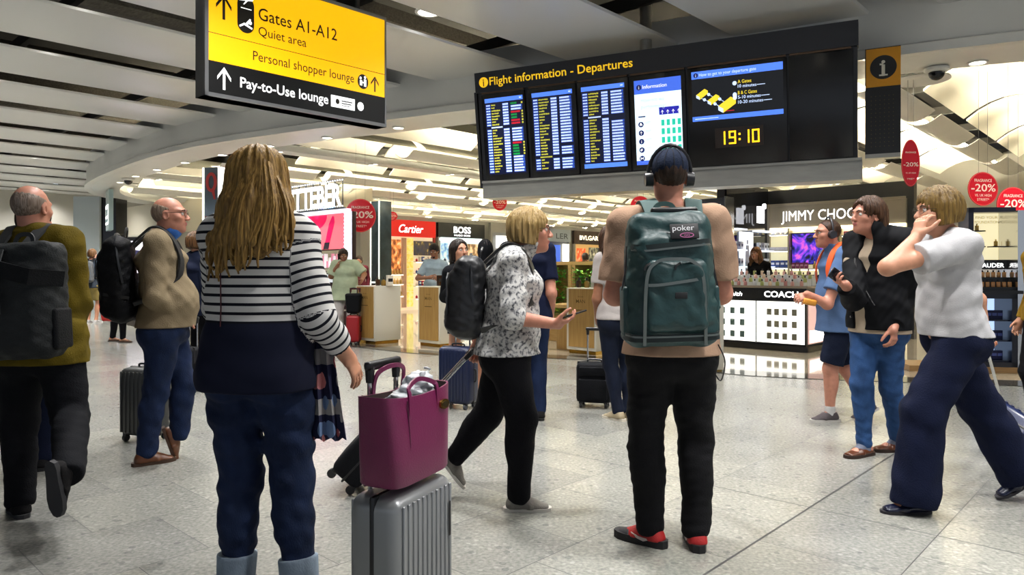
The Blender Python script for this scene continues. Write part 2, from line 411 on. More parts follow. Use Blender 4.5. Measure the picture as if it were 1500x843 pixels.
class Human:
    """One person in local axes: x right, y forward, z up; world points are turned into local ones with self.W."""
    def __init__(s, label, H, loc, face, skin, pose, B=None, vox=0.007, group=None, hands=True):
        s.s = H / 1.75; k = s.s; s.vox = vox; s.label = label; s.hands = hands
        s.M = Matrix.Translation(Vector((loc[0], loc[1], 0))) @ Matrix.Rotation(face, 4, 'Z'); s.I = s.M.inverted()
        s.skin = skin; s.group = group
        B = dict(dict(hip=1, waist=1, chest=1, dep=1, belly=0, arm=1, leg=1, calf=1, bust=0, butt=1, sh=1, head=1), **(B or {})); s.B = B
        g = lambda n, d: s.W(pose[n]) if n in pose else v3(d)
        ln = math.radians(pose.get('lean', 0)); sd = math.radians(pose.get('side', 0)); tw = math.radians(pose.get('twist', 0))
        s.pel = g('pelvis', (0, 0, 0.935 * k))
        up = nrm((math.sin(sd), math.sin(ln), math.cos(ln)))
        s.neck = g('neck', s.pel + up * 0.555 * k); s.up = up = nrm(s.neck - s.pel)
        L = np.linalg.norm(s.neck - s.pel); s.tl = L / 0.555           # torso scale along the spine
        s.lat0 = nrm(v3((1, 0, 0))); hy = math.radians(pose.get('hip_yaw', 0)); s.latH = v3((math.cos(hy), math.sin(hy), 0))
        s.latS = nrm(v3((math.cos(tw), math.sin(tw), math.sin(math.radians(pose.get('shrug', 0)))))); s.latS = nrm(s.latS - up * (s.latS @ up)); s.fS = np.cross(up, s.latS)
        s.fH = np.cross(v3((0, 0, 1)), s.latH)
        s.T = lambda h: s.pel + up * h * s.tl
        s.shd = {q: s.neck - up * pose.get('drop', 0.055) * k + s.latS * sg * 0.172 * k * B['sh'] for q, sg in (('R', 1), ('L', -1))}
        s.hip = {q: s.pel + s.latH * sg * 0.088 * k * B['hip'] - v3((0, 0, 0.03 * k)) for q, sg in (('R', 1), ('L', -1))}
        s.knee, s.ank, s.foot = {}, {}, {}
        for q, sg in (('R', 1), ('L', -1)):
            a = pose.get('ank' + q); a = s.W(a) if a is not None else v3((sg * 0.1 * k, 0, 0.085 * k))
            if pose.get('foot' + q, (0, 0))[1] == 0: a = v3((a[0], a[1], .085 * k))
            kn = pose.get('knee' + q)
            if kn is not None: s.knee[q] = s.W(kn); s.ank[q] = a
            else: s.knee[q], s.ank[q] = ik(s.hip[q], a, 0.42 * k, 0.415 * k, pose.get('kpole' + q, (sg * 0.12, 1, 0)))
            yw, pt = pose.get('foot' + q, (sg * -8, 0)); yw = math.radians(yw); pt = math.radians(pt)
            R = np.array(Matrix.Rotation(yw, 3, 'Z') @ Matrix.Rotation(-pt, 3, 'X')); s.foot[q] = R
        s.elb, s.wri, s.hand = {}, {}, {}
        for q, sg in (('R', 1), ('L', -1)):
            w = pose.get('wri' + q); w = s.W(w) if w is not None else s.shd[q] + v3((sg * 0.07, 0.05, -0.52)) * k
            el = pose.get('elb' + q)
            if el is not None: s.elb[q] = s.W(el); s.wri[q] = w
            else: s.elb[q], s.wri[q] = ik(s.shd[q], w, 0.29 * k, 0.26 * k, pose.get('epole' + q, (sg * 0.35, -1, -0.1)))
            hd = pose.get('hand' + q, {})
            d = nrm(s.dirl(hd['dir'])) if 'dir' in hd else nrm(s.wri[q] - s.elb[q])
            pn = s.dirl(hd['palm']) if 'palm' in hd else v3((-sg, 0.25, 0))
            pn = nrm(pn - d * (pn @ d)); s.hand[q] = (d, pn, hd.get('curl', 0.35), hd.get('thumb', 0.5))
        hy, hp, hr = (math.radians(x) for x in pose.get('head', (0, 0, 0)))
        s.RH = np.array(Matrix.Rotation(hy, 3, 'Z') @ Matrix.Rotation(hp, 3, 'X') @ Matrix.Rotation(hr, 3, 'Y'))
        s.hc = g('headc', s.neck + nrm(up + v3((0, 0, 1))) * 0.145 * k + s.RH[:, 1] * 0.018 * k); s.hk = k * 1.0 * B['head']
        s.obj = None
    def W(s, p): q = s.I @ Vector(p); return v3((q.x, q.y, q.z))
    def dirl(s, d): q = s.I.to_3x3() @ Vector(d); return v3((q.x, q.y, q.z))
    def hd(s, p): return s.hc + s.RH @ (v3(p) * s.hk)
    # -- solids shared by body and clothes: t = how far the cloth stands off
    def torso(s, f, t=0.0, top=True, kk=0.04):
        k, B = s.s, s.B; T = s.T; d = B['dep']; l = s.latH; m = s.latS; mm = nrm(l + m)
        f.econe(T(-.06), T(.06), (.165 * k * B['hip'] + t, .112 * k * d + t), (.152 * k * B['hip'] + t, .108 * k * d + t), l, kk)
        s.butt(f, t)
        f.econe(T(.06), T(.22), (.152 * k * B['hip'] + t, .108 * k * d + t), (.134 * k * B['waist'] + t, .100 * k * d + t), mm, kk)
        f.econe(T(.22), T(.41), (.134 * k * B['waist'] + t, .100 * k * d + t), (.160 * k * B['chest'] + t, .114 * k * d + t), m, kk)
        if B['belly']: f.ell(T(.13) + s.fS * .055 * k * d, v3((.13 * B['waist'], .075 + .05 * B['belly'], .15)) * k + t, 0.06)
        if B['bust']:
            for sg in (-1, 1): f.ell(T(.36) + s.fS * .085 * k * d + m * sg * .075 * k, v3((.068, .06, .065)) * k * B['bust'] + t, 0.04)
        if top:
            f.econe(T(.41), T(.49), (.160 * k * B['chest'] + t, .114 * k * d + t), (.125 * k * B['chest'] + t, .072 * k * d + t), m, kk)
            for q, sg in (('R', 1), ('L', -1)):
                f.cone(s.neck - s.up * .05 * k + m * sg * .06 * k, s.shd[q], .062 * k + t, .056 * k * B['arm'] + t, kk)
                f.cone(s.neck + s.up * .012 * k + m * sg * .035 * k - s.fS * .02 * k, s.shd[q] + s.up * .015 * k, .038 * k + t * .6, .034 * k + t * .6, 0.04)
    def butt(s, f, t):
        k, B = s.s, s.B
        for sg in (-1, 1): f.ell(s.pel + s.latH * sg * .078 * k * B['hip'] - s.fH * (.035 + .02 * B['butt']) * k * B['dep'] - v3((0, 0, .06 * k)), v3((.088 * B['hip'], .075 * B['butt'] * B['dep'], .1)) * k + t, 0.05)
    def uarm(s, f, q, t=0.0, t1=None, upto=1.0, ax=False, a1=None):
        k = s.s; a, e = s.shd[q], s.elb[q]; t1 = t if t1 is None else t1; p = a + (e - a) * upto; n = nrm(e - a); r0 = .053 * k * s.B['arm']; r1 = .041 * k * s.B['arm']
        cl = [(p, n)] if upto < 1 else None
        L = np.linalg.norm(e - a)
        f.cone(a, p + (n * 0.05 if upto < 1 else 0), r0 + t, r0 + (r1 - r0) * upto + t1, 0.035 if t <= 0 else 0.018, cl, ax=(a, n, 0) if ax else None)
    def farm(s, f, q, t=0.0, t1=None, upto=1.0, ax=False):
        k = s.s; e, w = s.elb[q], s.wri[q]; t1 = t if t1 is None else t1; n = nrm(w - e); p = e + (w - e) * upto; r0 = .043 * k * s.B['arm']; r1 = .028 * k
        f.cone(e, p + (n * .04 if upto <= 1 else 0), r0 + t, r0 + (r1 - r0) * upto + t1, 0.03 if t <= 0 else 0.012, [(p, n)] if t > 0 else None, ax=(e, n, np.linalg.norm(e - s.shd[q])) if ax else None)
    def legs(s, f, t=0.0, tk=None, th=None, upto=None, full=True, k_=0.035):
        k, B = s.s, s.B; tk = t if tk is None else tk; th = tk if th is None else th
        for q in 'RL':
            h, kn, an = s.hip[q], s.knee[q], s.ank[q]
            if upto is not None:
                p = h + (kn - h) * upto; n = nrm(kn - h)
                f.cone(h, p + n * .05, .096 * k * B['leg'] + t, (.096 + (.058 - .096) * upto) * k * B['leg'] + tk, k_, [(p, n)]); continue
            f.cone(h + v3((0, 0, .0)), kn, .096 * k * B['leg'] + t, .058 * k * B['leg'] + tk, k_)
            n = nrm(an - kn); R = s.foot[q]
            f.cone(kn, an, .055 * k * B['leg'] + tk, .037 * k * B['calf'] + th, 0.03, [(an + n * .035, n)] if not full else None)
            back = nrm(-R[:, 1] - n * (-R[:, 1] @ n)); c = kn + (an - kn) * .3 + back * .018 * k
            f.ell(c, v3((.052, .05, .11)) * k * B['calf'] + tk * .8, 0.03, R=np.stack([np.cross(back, n), back, n], 1))
    def feet(s, f):
        k = s.s
        for q in 'RL':
            a, R = s.ank[q], s.foot[q]; p = lambda x, y, z: a + R @ (v3((x, y, z)) * k)
            f.cone(a, p(0, -.03, -.045), .036 * k, .034 * k, 0.02); f.cone(p(0, -.03, -.045), p(0, .08, -.05), .032 * k, .024 * k, 0.02); f.cone(a, p(0, .05, -.056), .032 * k, .020 * k, 0.015)
            f.econe(p(0, .08, -.058), p(0, .145, -.062), (.040 * k, .020 * k), (.030 * k, .014 * k), R[:, 0], 0.02)
    def handf(s, f, q):
        k = s.s; w = s.wri[q]; d, pn, cu, th = s.hand[q]; sd = np.cross(d, pn) if q == 'R' else np.cross(pn, d)
        f.econe(w, w + d * .03 * k, (.028 * k, .021 * k), (.031 * k, .017 * k), sd, 0.015)
        f.econe(w + d * .03 * k, w + d * .085 * k, (.032 * k, .017 * k), (.039 * k, .0135 * k), sd, 0.012)
        for i, L in enumerate((.070, .078, .073, .056)):
            b = w + (d * (.088 - .003 * abs(i - 1)) + sd * (.0295 - .0198 * i)) * k; a = 0; dr = d + sd * (.10 - .075 * i)
            cc = cu if not isinstance(cu, (list, tuple)) else cu[i]
            for j, (fr, an, r0, r1) in enumerate(((.45, 55, .0092, .0085), (.30, 70, .0085, .0078), (.25, 45, .0078, .0066))):
                a += math.radians(an) * cc; v = nrm(nrm(dr) * math.cos(a) + pn * math.sin(a)); e = b + v * L * fr * k
                f.cone(b, e, r0 * k, r1 * k, 0.004); b = e
        b = w + (d * .022 + sd * .024) * k; v1 = nrm(d * .75 + sd * (.9 - .5 * th) + pn * (.2 + .7 * th)); e = b + v1 * .048 * k; v2 = nrm(v1 + d * .5 + pn * .2 * th); e2 = e + v2 * .034 * k; e3 = e2 + nrm(v2 + d * .3) * .024 * k
        f.cone(b, e, .0155 * k, .0115 * k, 0.012); f.cone(e, e2, .0112 * k, .0095 * k, 0.004); f.cone(e2, e3, .0095 * k, .0078 * k, 0.004)
    def head(s, f):
        h, R, q = s.hd, s.RH, s.hk; E = lambda c, r, k=.02, op='add': f.ell(h(c), v3(r) * q, k * q, R=R, op=op)
        E((0, -.014, .032), (.074, .096, .086)); E((0, .018, -.032), (.061, .074, .082), .03); E((0, .026, -.072), (.047, .056, .042), .03)
        E((0, .072, -.096), (.023, .018, .017), .025); E((0, .074, .030), (.050, .022, .012), .02)
        for sg in (-1, 1):
            E((sg * .043, .058, -.018), (.022, .022, .02), .025); E((sg * .031, .098, .008), (.017, .014, .010), .012, 'sub')
            E((sg * .077, -.010, -.006), (.009, .021, .032), .006); E((sg * .081, -.006, -.004), (.006, .012, .02), .004, 'sub')
            E((sg * .012, .103, -.030), (.009, .010, .007), .006)
        f.cone(h((0, .088, .014)), h((0, .112, -.024)), .0095 * q, .0125 * q, .012 * q)
        E((0, .094, -.053), (.023, .010, .0055), .006); E((0, .092, -.064), (.019, .010, .0065), .006)
    def body(s):
        f = SDF(s.vox); k = s.s
        s.torso(f)
        f.cone(s.neck - s.up * .03 * k, s.hd((0, -.02, -.06)), .060 * k, .054 * k, 0.03)
        for q in 'RL':
            s.uarm(f, q); s.farm(f, q); s.handf(f, q)
        s.legs(f); s.feet(f); s.head(f)
        o = f.build('person', [s.skin, mat('lip_tone', '#a8605a', 0.45)], None, smooth=0)
        o.matrix_world = s.M; tag(o, s.label, 'person', s.group); s.obj = o
        me = o.data; n = len(me.polygons); c = np.zeros(n * 3); me.polygons.foreach_get('center', c); c = (c.reshape(-1, 3) - s.hc) @ s.RH / s.hk
        lip = (np.abs(c[:, 0]) < .022 - np.abs(c[:, 2] + .058) * .6) & (c[:, 1] > .085) & (np.abs(c[:, 2] + .058) < .0115)
        me.polygons.foreach_set('material_index', lip.astype(np.int32))
        return o
    def eyes(s, brow='#3a2a1e', iris='#4a3826'):
        m = MB(); q = s.hk
        for sg in (-1, 1):
            m.cur = 0; m.sph(s.hd((sg * .031, .0805, .008)), .0118 * q, 12, 8); m.cur = 1
            m.sph(s.hd((sg * .031, .0872, .008)), .0060 * q, 10, 6)
        m.build('eyes', [mat('eye_white', '#d8d2cc', 0.3), mat('iris' + iris, iris, 0.2)], s.obj)
        m = MB()
        for sg in (-1, 1): m.tube([s.hd((sg * .014, .0985, .027)), s.hd((sg * .030, .098, .0335)), s.hd((sg * .048, .084, .028))], [.003 * q, .0042 * q, .002 * q], 6)
        m.build('eyebrows', mat('brow' + brow, brow, 0.8), s.obj)
    def glasses(s, c='#15110f'):
        m = MB(); q = s.hk
        for sg in (-1, 1):
            pts = [s.hd((sg * (.033 + .024 * math.cos(a)), .105 - .006 * abs(math.cos(a)), .006 + .017 * math.sin(a))) for a in [2 * PI * i / 14 for i in range(15)]]
            m.tube(pts, .0012 * q, 6, False); m.tube([s.hd((sg * .057, .1, .012)), s.hd((sg * .078, .06, .014)), s.hd((sg * .084, -.02, .012))], .0013 * q, 6)
        m.tube([s.hd((-.01, .106, .008)), s.hd((0, .108, .011)), s.hd((.01, .106, .008))], .002 * q, 6)
        m.build('glasses', mat('glasses_frame' + c, c, 0.3), s.obj)
    # -- clothes
    def top(s, m, name='shirt', t=0.012, sleeve=('short', .75), hem=None, hw=None, hd=None, flare=0.012, neckup=0.0, wr=0.004, attr=False, vneck=0.0, slt=0.012, vox=None, collar=None, open_front=False):
        k = s.s; f = SDF(vox or s.vox)
        s.torso(f, t)
        hemz = s.pel[2] + (-.06 if hem is None else hem) * k
        pb = s.T(.08); B = s.B
        if hem is None or hem < .08:
            p1 = v3((s.pel[0], s.pel[1], hemz - .03)); a = (hw or .175 * B['hip'] + flare) * k + t; b = (hd or .128 * B['dep'] + flare) * k + t
            f.econe(pb, p1, (.155 * k * B['hip'] + t + .004, .115 * k * B['dep'] + t + .004), (a, b), s.latH, 0.04)
        for q in 'RL':
            kind, fr = sleeve if not isinstance(sleeve, dict) else sleeve[q]
            if kind == 'short': s.uarm(f, q, t + .004, slt + .012, fr, attr)
            elif kind == 'long': s.uarm(f, q, t, slt, 1, attr); s.farm(f, q, slt, slt, fr, attr)
        if neckup: f.cone(s.neck - s.up * .02 * k, s.neck + (s.hd((0, -.02, -.06)) - s.neck) * 1.0, .064 * k + t * .5, .062 * k + t * .5, 0.02, [(s.neck + s.up * neckup * k - s.fS * .0, nrm(s.up - s.fS * .25))])
        if wr: f.wr = wrinkle(wr, 1.0, len(s.label))
        f.clip((0, 0, hemz), (0, 0, -1))
        if not neckup: f.clip(s.neck + s.up * .035 * k - s.fS * .03 * k, s.up - s.fS * .35)
        if vneck: f.cone(s.neck + s.fS * .13 * k + s.up * .08 * k, s.neck + s.fS * .12 * k - s.up * vneck * k, .05 * k, .018 * k, .01, op='sub')
        return f.build(name, m, s.obj, attr)
    def bottom(s, m, name='trousers', t=0.010, tk=None, th=None, waist=.05, upto=None, wr=0.003, full=False, vox=None):
        k, B = s.s, s.B; f = SDF(vox or s.vox); T = s.T; d = B['dep']; t0 = min(t, 0.012)
        f.econe(T(-.06), T(.06), (.165 * k * B['hip'] + t0, .112 * k * d + t0), (.152 * k * B['hip'] + t0, .108 * k * d + t0), s.latH, 0.04)
        f.econe(T(.06), T(.16), (.152 * k * B['hip'] + t0, .108 * k * d + t0), (.142 * k * B['waist'] + t0, .103 * k * d + t0), s.latH, 0.04)
        s.butt(f, t0)
        s.legs(f, t, tk, th, upto, full)
        if wr: f.wr = wrinkle(wr, 1.15, len(s.label) + 3)
        f.clip(T(waist * k / 1.0), s.up)
        return f.build(name, m, s.obj)
    def shoes(s, m, sole='#1a1a1a', low=False, cut=0.0, h=.085, name='shoe', accent=None, sole_t=.022, heel=0.0):
        k = s.s; out = []
        for q in 'RL':
            a, R = s.ank[q], s.foot[q]; p = lambda x, y, z: a + R @ (v3((x, y, z)) * k)
            f = SDF(max(0.005, s.vox * .9))
            f.econe(p(0, -.045, -.052), p(0, .06, -.058), (.037 * k, .036 * k), (.046 * k, .033 * k), R[:, 0], 0.02)
            f.econe(p(0, .06, -.06), p(0, .150, -.070), (.047 * k, .031 * k), (.036 * k, .022 * k), R[:, 0], 0.02)
            if not low:
                f.cone(p(0, -.028, -.05), p(0, -.012, .0), .041 * k, .040 * k, 0.02, [(p(0, 0, -.005), R[:, 2])]); f.cone(p(0, .0, -.02), p(0, .09, -.055), .038 * k, .028 * k, 0.02, [(p(0, 0, -.008), R[:, 2])])
            else:
                f.clip(p(0, 0, -.030), R @ nrm((0, -.12, 1)))
                f.ell(p(0, .02, -.02), v3((.027, .05, .028)) * k, 0.01, R=R, op='sub')
            f.clip(p(0, 0, -h + sole_t * .8), -R[:, 2])
            o = f.build(name, m, s.obj); out.append(o)
            mb = MB(); mb.M = Matrix([list(R[0]) + [a[0]], list(R[1]) + [a[1]], list(R[2]) + [a[2]], [0, 0, 0, 1]])
            pr = [(-.0, -.088), (.026, -.078), (.036, -.05), (.036, .0), (.043, .06), (.047, .10), (.041, .145), (.022, .176), (0, .183)]
            pr = [(x * k, y * k) for x, y in pr]; poly = pr + [(-x, y) for x, y in pr[-2:0:-1]]
            mb.prism(poly, -h * k, (-h + sole_t) * k)
            if heel: mb.prism([(x * .9, y) for x, y in poly if y < -.02 * k], (-h - .0) * k, (-h + heel) * k)
            mb.build('sole', mat('sole' + sole, sole, 0.7), o)
        return out
    def hair(s, m, kind='short', length=.0, vol=1.0, sd=1, swept=False, name='hair', shape=None):
        f = SDF(max(.005, s.vox * .8)); h, R, q = s.hd, s.RH, s.hk; g = .014 * vol
        if kind == 'crop':
            f.ell(h((0, -.016, .034)), v3((.0775, .0995, .0895)) * q, 0.01, R=R); f.clip(h((0, .045, .060)), R @ nrm((0, 1.0, -.55))); f.clip(h((0, 0, -.045)), R @ v3((0, -.1, -1)))
            for sg in (-1, 1): f.ell(h((sg * .08, .005, -.02)), v3((.02, .035, .038)) * q, 0.008, R=R, op='sub')
        elif kind == 'fringe':                     # bald crown, short hair round the sides and back
            f.ell(h((0, -.018, .025)), v3((.0768, .0975, .0865)) * q, 0.01, R=R); f.clip(h((0, 0, .052)), R @ nrm((0, .35, 1))); f.clip(h((0, .012, 0)), R @ v3((0, 1, 0))); f.clip(h((0, 0, -.055)), R @ v3((0, 0, -1)))
            for sg in (-1, 1): f.ell(h((sg * .08, .005, -.01)), v3((.02, .03, .036)) * q, 0.008, R=R, op='sub')
        else:
            f.ell(h((0, -.02, .038)), (v3((.079, .1, .091)) + g) * q, 0.02, R=R)
            f.ell(h((0, -.045, -.02)), (v3((.074, .07, .075)) + g) * q, 0.03, R=R)
            for sg in (-1, 1):
                if kind != 'short': f.cone(h((sg * .066, -.005, .03)), h((sg * .068, -.015, -.05 - .03 * vol)), (.024 + g) * q, (.018 + g) * q, .02)
            if shape: shape(f)
            f.ell(h((0, .105, -.045)), v3((.064, .088, .100)) * q, 0.012, R=R, op='sub')
            if swept: f.ell(h((0, .108, .01)), v3((.062, .070, .088)) * q, 0.015, R=R, op='sub')
            if kind == 'short':
                for sg in (-1, 1): f.ell(h((sg * .085, .02, -.035)), v3((.025, .05, .05)) * q, 0.01, R=R, op='sub')
            if not length: f.clip(h((0, 0, -.075)), R @ nrm((0, -.2, -1)))
        r = np.random.RandomState(sd); A = .0028 * vol if kind not in ('crop', 'fringe') else .0008; hc, RR = s.hc, s.RH
        ph = r.uniform(0, 6, 5)
        def wr(X, Y, Zz):
            x = X - hc[0]; y = Y - hc[1]; a = np.arctan2(x, -y + .001)
            return A * (np.sin(a * 22 + Zz * 14 + ph[0]) + .7 * np.sin(a * 37 - Zz * 19 + ph[1]) + .5 * np.sin(a * 61 + Zz * 11 + ph[2]))
        f.wr = wr
        return f.build(name, m, s.obj)
# ------------------------------------------------------------------ materials of the setting
def floor_mat():
    q = NT('terrazzo_tiles'); ge = q.n('NewGeometry'); sp = q.n('SeparateXYZ'); q.l(ge.outputs['Position'], sp.inputs[0]); x, y = sp.outputs[0], sp.outputs[1]
    u = q.math('ADD', q.math('MULTIPLY', x, .682), q.math('MULTIPLY', y, .731)); v = q.math('ADD', q.math('MULTIPLY', x, -.731), q.math('MULTIPLY', y, .682))
    vs = q.math('DIVIDE', q.math('SUBTRACT', v, .257), .6); row = q.math('FLOOR', vs); fv = q.math('FRACT', vs)
    us = q.math('DIVIDE', q.math('SUBTRACT', u, q.math('ADD', .257, q.math('MULTIPLY', q.math('MODULO', q.math('ADD', row, 101), 2), .3))), .6)
    fu = q.math('FRACT', us); cu = q.math('FLOOR', us)
    def line(f, w): return q.math('ADD', q.math('LESS_THAN', f, w), q.math('GREATER_THAN', f, 1 - w))
    g = q.math('MINIMUM', q.math('ADD', line(fv, .004), line(fu, .0035)), 1)
    big = q.math('ADD', q.math('LESS_THAN', q.math('ABSOLUTE', q.math('SUBTRACT', u, 3.897)), .005), q.math('LESS_THAN', q.math('ABSOLUTE', q.math('SUBTRACT', v, 1.457)), .006))
    g = q.math('MINIMUM', q.math('ADD', g, big), 1)
    n1 = q.n('TexNoise'); n1.inputs['Scale'].default_value = 55; n1.inputs['Detail'].default_value = 6; q.l(ge.outputs['Position'], n1.inputs['Vector'])
    vo = q.n('TexVoronoi'); vo.inputs['Scale'].default_value = 30; vo.inputs['Randomness'].default_value = 1; q.l(ge.outputs['Position'], vo.inputs['Vector'])
    vo2 = q.n('TexVoronoi'); vo2.inputs['Scale'].default_value = 17; q.l(ge.outputs['Position'], vo2.inputs['Vector'])
    base = q.ramp(n1.outputs['Fac'], (.35, hexc('#7f807a')), (.65, hexc('#999891')))
    vc = q.n('SeparateColor'); q.l(vo.outputs['Color'], vc.inputs[0]); vc2 = q.n('SeparateColor'); q.l(vo2.outputs['Color'], vc2.inputs[0])
    chip = q.math('MULTIPLY', q.math('GREATER_THAN', vc.outputs[0], .72), q.math('LESS_THAN', vo.outputs['Distance'], .33))
    base = q.mix(q.math('MULTIPLY', chip, .35), base, hexc('#b4b4ad'))
    chip2 = q.math('MULTIPLY', q.math('GREATER_THAN', vc2.outputs[1], .80), q.math('LESS_THAN', vo2.outputs['Distance'], .28))
    base = q.mix(q.math('MULTIPLY', chip2, .4), base, hexc('#56585b'))
    wn = q.n('TexWhiteNoise', noise_dimensions='2D'); cb = q.n('CombineXYZ'); q.l(cu, cb.inputs[0]); q.l(row, cb.inputs[1]); q.l(cb.outputs[0], wn.inputs['Vector'])
    tint = q.ramp(wn.outputs['Value'], (0, (.80, .80, .82, 1)), (1, (1.05, 1.05, 1.03, 1)))
    mx = q.n('Mix', data_type='RGBA', blend_type='MULTIPLY'); mx.inputs[0].default_value = 1; q.l(base, mx.inputs[6]); q.l(tint, mx.inputs[7])
    c = q.mix(g, mx.outputs[2], hexc('#3b3b3a'))
    q.l(c, q.b.inputs['Base Color'])
    r = q.math('ADD', .13, q.math('MULTIPLY', n1.outputs['Fac'], .14)); r = q.math('ADD', r, q.math('MULTIPLY', g, .4)); q.l(r, q.b.inputs['Roughness'])
    return q.m
def wood_mat(name, a, b, sc=9, horiz=False):
    q = NT(name); tc = q.n('TexCoord'); mp = q.n('Mapping'); mp.inputs['Scale'].default_value = (30, 30, 1.2) if not horiz else (2, 30, 30); q.l(tc.outputs['Object'], mp.inputs[0])
    n = q.n('TexNoise'); n.inputs['Scale'].default_value = sc / 4; n.inputs['Detail'].default_value = 5; q.l(mp.outputs[0], n.inputs['Vector'])
    q.l(q.ramp(n.outputs['Fac'], (.3, hexc(a)), (.7, hexc(b))), q.b.inputs['Base Color']); q.b.inputs['Roughness'].default_value = .45
    return q.m
M_floor = floor_mat()
M_cream = mat('polished_cream_marble', '#b9ae98', 0.07, noise=.10, nscale=3, coat=.3)
M_band = mat('dark_polished_band', '#4a453e', 0.08, noise=.2, nscale=6)
M_white = mat('white_painted_metal', '#d6d6d2', 0.35, metal=0.0, noise=.03, nscale=1.2)
M_slat = mat('satin_ceiling_metal', '#cfcfcd', 0.34, metal=.2)
M_plenum = mat('dark_plenum', '#2a2825', 0.9)
M_duct = mat('plenum_duct', '#6a655c', 0.6, metal=.3, noise=.3, nscale=5, stretch=(1, 8, 8))
M_vault = mat('white_vault_fabric', '#e4e0d2', 0.7)
M_grey = mat('grey_satin_panel', '#8b8b88', 0.4)
M_black = mat('black_satin', '#101012', 0.35)
M_blackg = mat('black_gloss', '#0b0b0e', 0.12)
M_steel = mat('brushed_steel', '#9b9992', 0.36, metal=.75, noise=.08, nscale=4, stretch=(1, 1, 30))
M_chrome = mat('chrome', '#c8c8c8', 0.15, metal=1)
M_gold = mat('polished_gold', '#b08a3c', 0.22, metal=1)
M_cove = mat('cove_tube', '#fff0c0', emit=COVE_E, ec='#fff3d2')
M_lampw = mat('lamp_glow', '#ffffff', emit=9.0, ec='#fff6e2')
M_oak = wood_mat('oak_veneer', '#8d6a33', '#a9854a')
M_oakl = wood_mat('pale_oak', '#a9884f', '#bd9d63', horiz=True)
M_ivory = mat('ivory_lacquer', '#c6c2b4', 0.35)

# ------------------------------------------------------------------ bulkhead line between hall and shops (plan curve)
BC = [(-11.0, 33), (-12.6, 28), (-13.3, 25), (-13.1, 22.6), (-12.2, 20.6), (-10.9, 18.8), (-9.26, 16.9), (-7.65, 15.2), (-5.96, 13.75), (-3.92, 12.45), (-2.0, 11.4), (-.5, 10.6), (1.8, 9.38), (4.25, 7.97), (5.4, 7.4), (7.2, 6.5), (9.5, 5.3), (12, 4.0)]
def crom(p, n=6):
    o = []
    for i in range(len(p) - 1):
        a = p[max(i - 1, 0)]; b = p[i]; c = p[i + 1]; d = p[min(i + 2, len(p) - 1)]
        for k in range(n):
            t = k / n; o.append(tuple(.5 * ((2 * b[j]) + (-a[j] + c[j]) * t + (2 * a[j] - 5 * b[j] + 4 * c[j] - d[j]) * t * t + (-a[j] + 3 * b[j] - 3 * c[j] + d[j]) * t ** 3) for j in range(len(b))))
    return o + [tuple(p[-1])]
CUR = crom(BC)
def offs(d):
    o = []
    for i, p in enumerate(CUR):
        a = CUR[max(i - 1, 0)]; b = CUR[min(i + 1, len(CUR) - 1)]; t = Vector((b[0] - a[0], b[1] - a[1])).normalized(); o.append((p[0] - t.y * d, p[1] + t.x * d))
    return o
def curve_y(x):
    c = [p for p in CUR if p[1] <= 22.6]
    for a, b in zip(c, c[1:]):
        if a[0] <= x <= b[0]: return a[1] + (b[1] - a[1]) * (x - a[0]) / (b[0] - a[0])
    return 23 if x < -13 else 4
def sweep(profile, name, m):                    # profile: (offset towards the shops, z)
    mb = MB(); rows = [offs(d) for d, z in profile]; n = len(CUR); k = len(profile)
    vs = [(rows[j][i][0], rows[j][i][1], profile[j][1]) for i in range(n) for j in range(k)]
    mb.add(vs, [(i * k + j, i * k + (j + 1) % k, (i + 1) * k + (j + 1) % k, (i + 1) * k + j) for i in range(n - 1) for j in range(k)])
    return struct(mb, name, m, auto=30)
sweep([(0, 3.76), (0, 4.5), (.12, 4.5), (.12, 3.78)], 'trim_1', M_white)                       # upright fascia
sweep([(-.05, 3.64), (-.05, 3.74), (-.02, 3.76), (.14, 3.78), (.14, 3.66)], 'trim_2', M_white)     # lip
sweep([(.12, 3.66), (.12, 3.72), (.85, 3.74), (.85, 3.64), (.25, 3.645)], 'trim_3', M_white)      # soffit with the downlights
# ------------------------------------------------------------------ floor
mb = MB(); mb.add([(-45, -8, 0), (25, -8, 0), (25, 70, 0), (-45, 70, 0)], [(0, 1, 2, 3)]); struct(mb, 'floor', M_floor)
def strip(d0, d1, z, name, m):
    a, b = offs(d0), offs(d1); n = len(a); mb = MB()
    mb.add([(p[0], p[1], z) for p in a] + [(p[0], p[1], z) for p in b], [(i, i + 1, n + i + 1, n + i) for i in range(n - 1)]); struct(mb, name, m)
FB = [(-11, 33), (-12.2, 24.0), (-9.5, 17.5), (-6.2, 14.0), (-3.6, 12.35), (-2.63, 11.85), (-1.12, 10.72), (1.42, 10.0), (2.85, 8.62), (5.25, 7.92), (8, 7.2), (14, 6.0)]
fb = crom(FB, 5); mb = MB(); vs = [(x, y, .004) for x, y in fb] + [(16, 45, .004), (-12, 45, .004)]
mb.add(vs, [tuple(range(len(vs)))]); struct(mb, 'floor_shop', M_cream)
mb = MB(); n = len(fb); mb.add([(x, y, .006) for x, y in fb] + [(x + .12, y + .42, .006) for x, y in fb], [(i, i + 1, n + i + 1, n + i) for i in range(n - 1)]); struct(mb, 'trim_4', M_band)
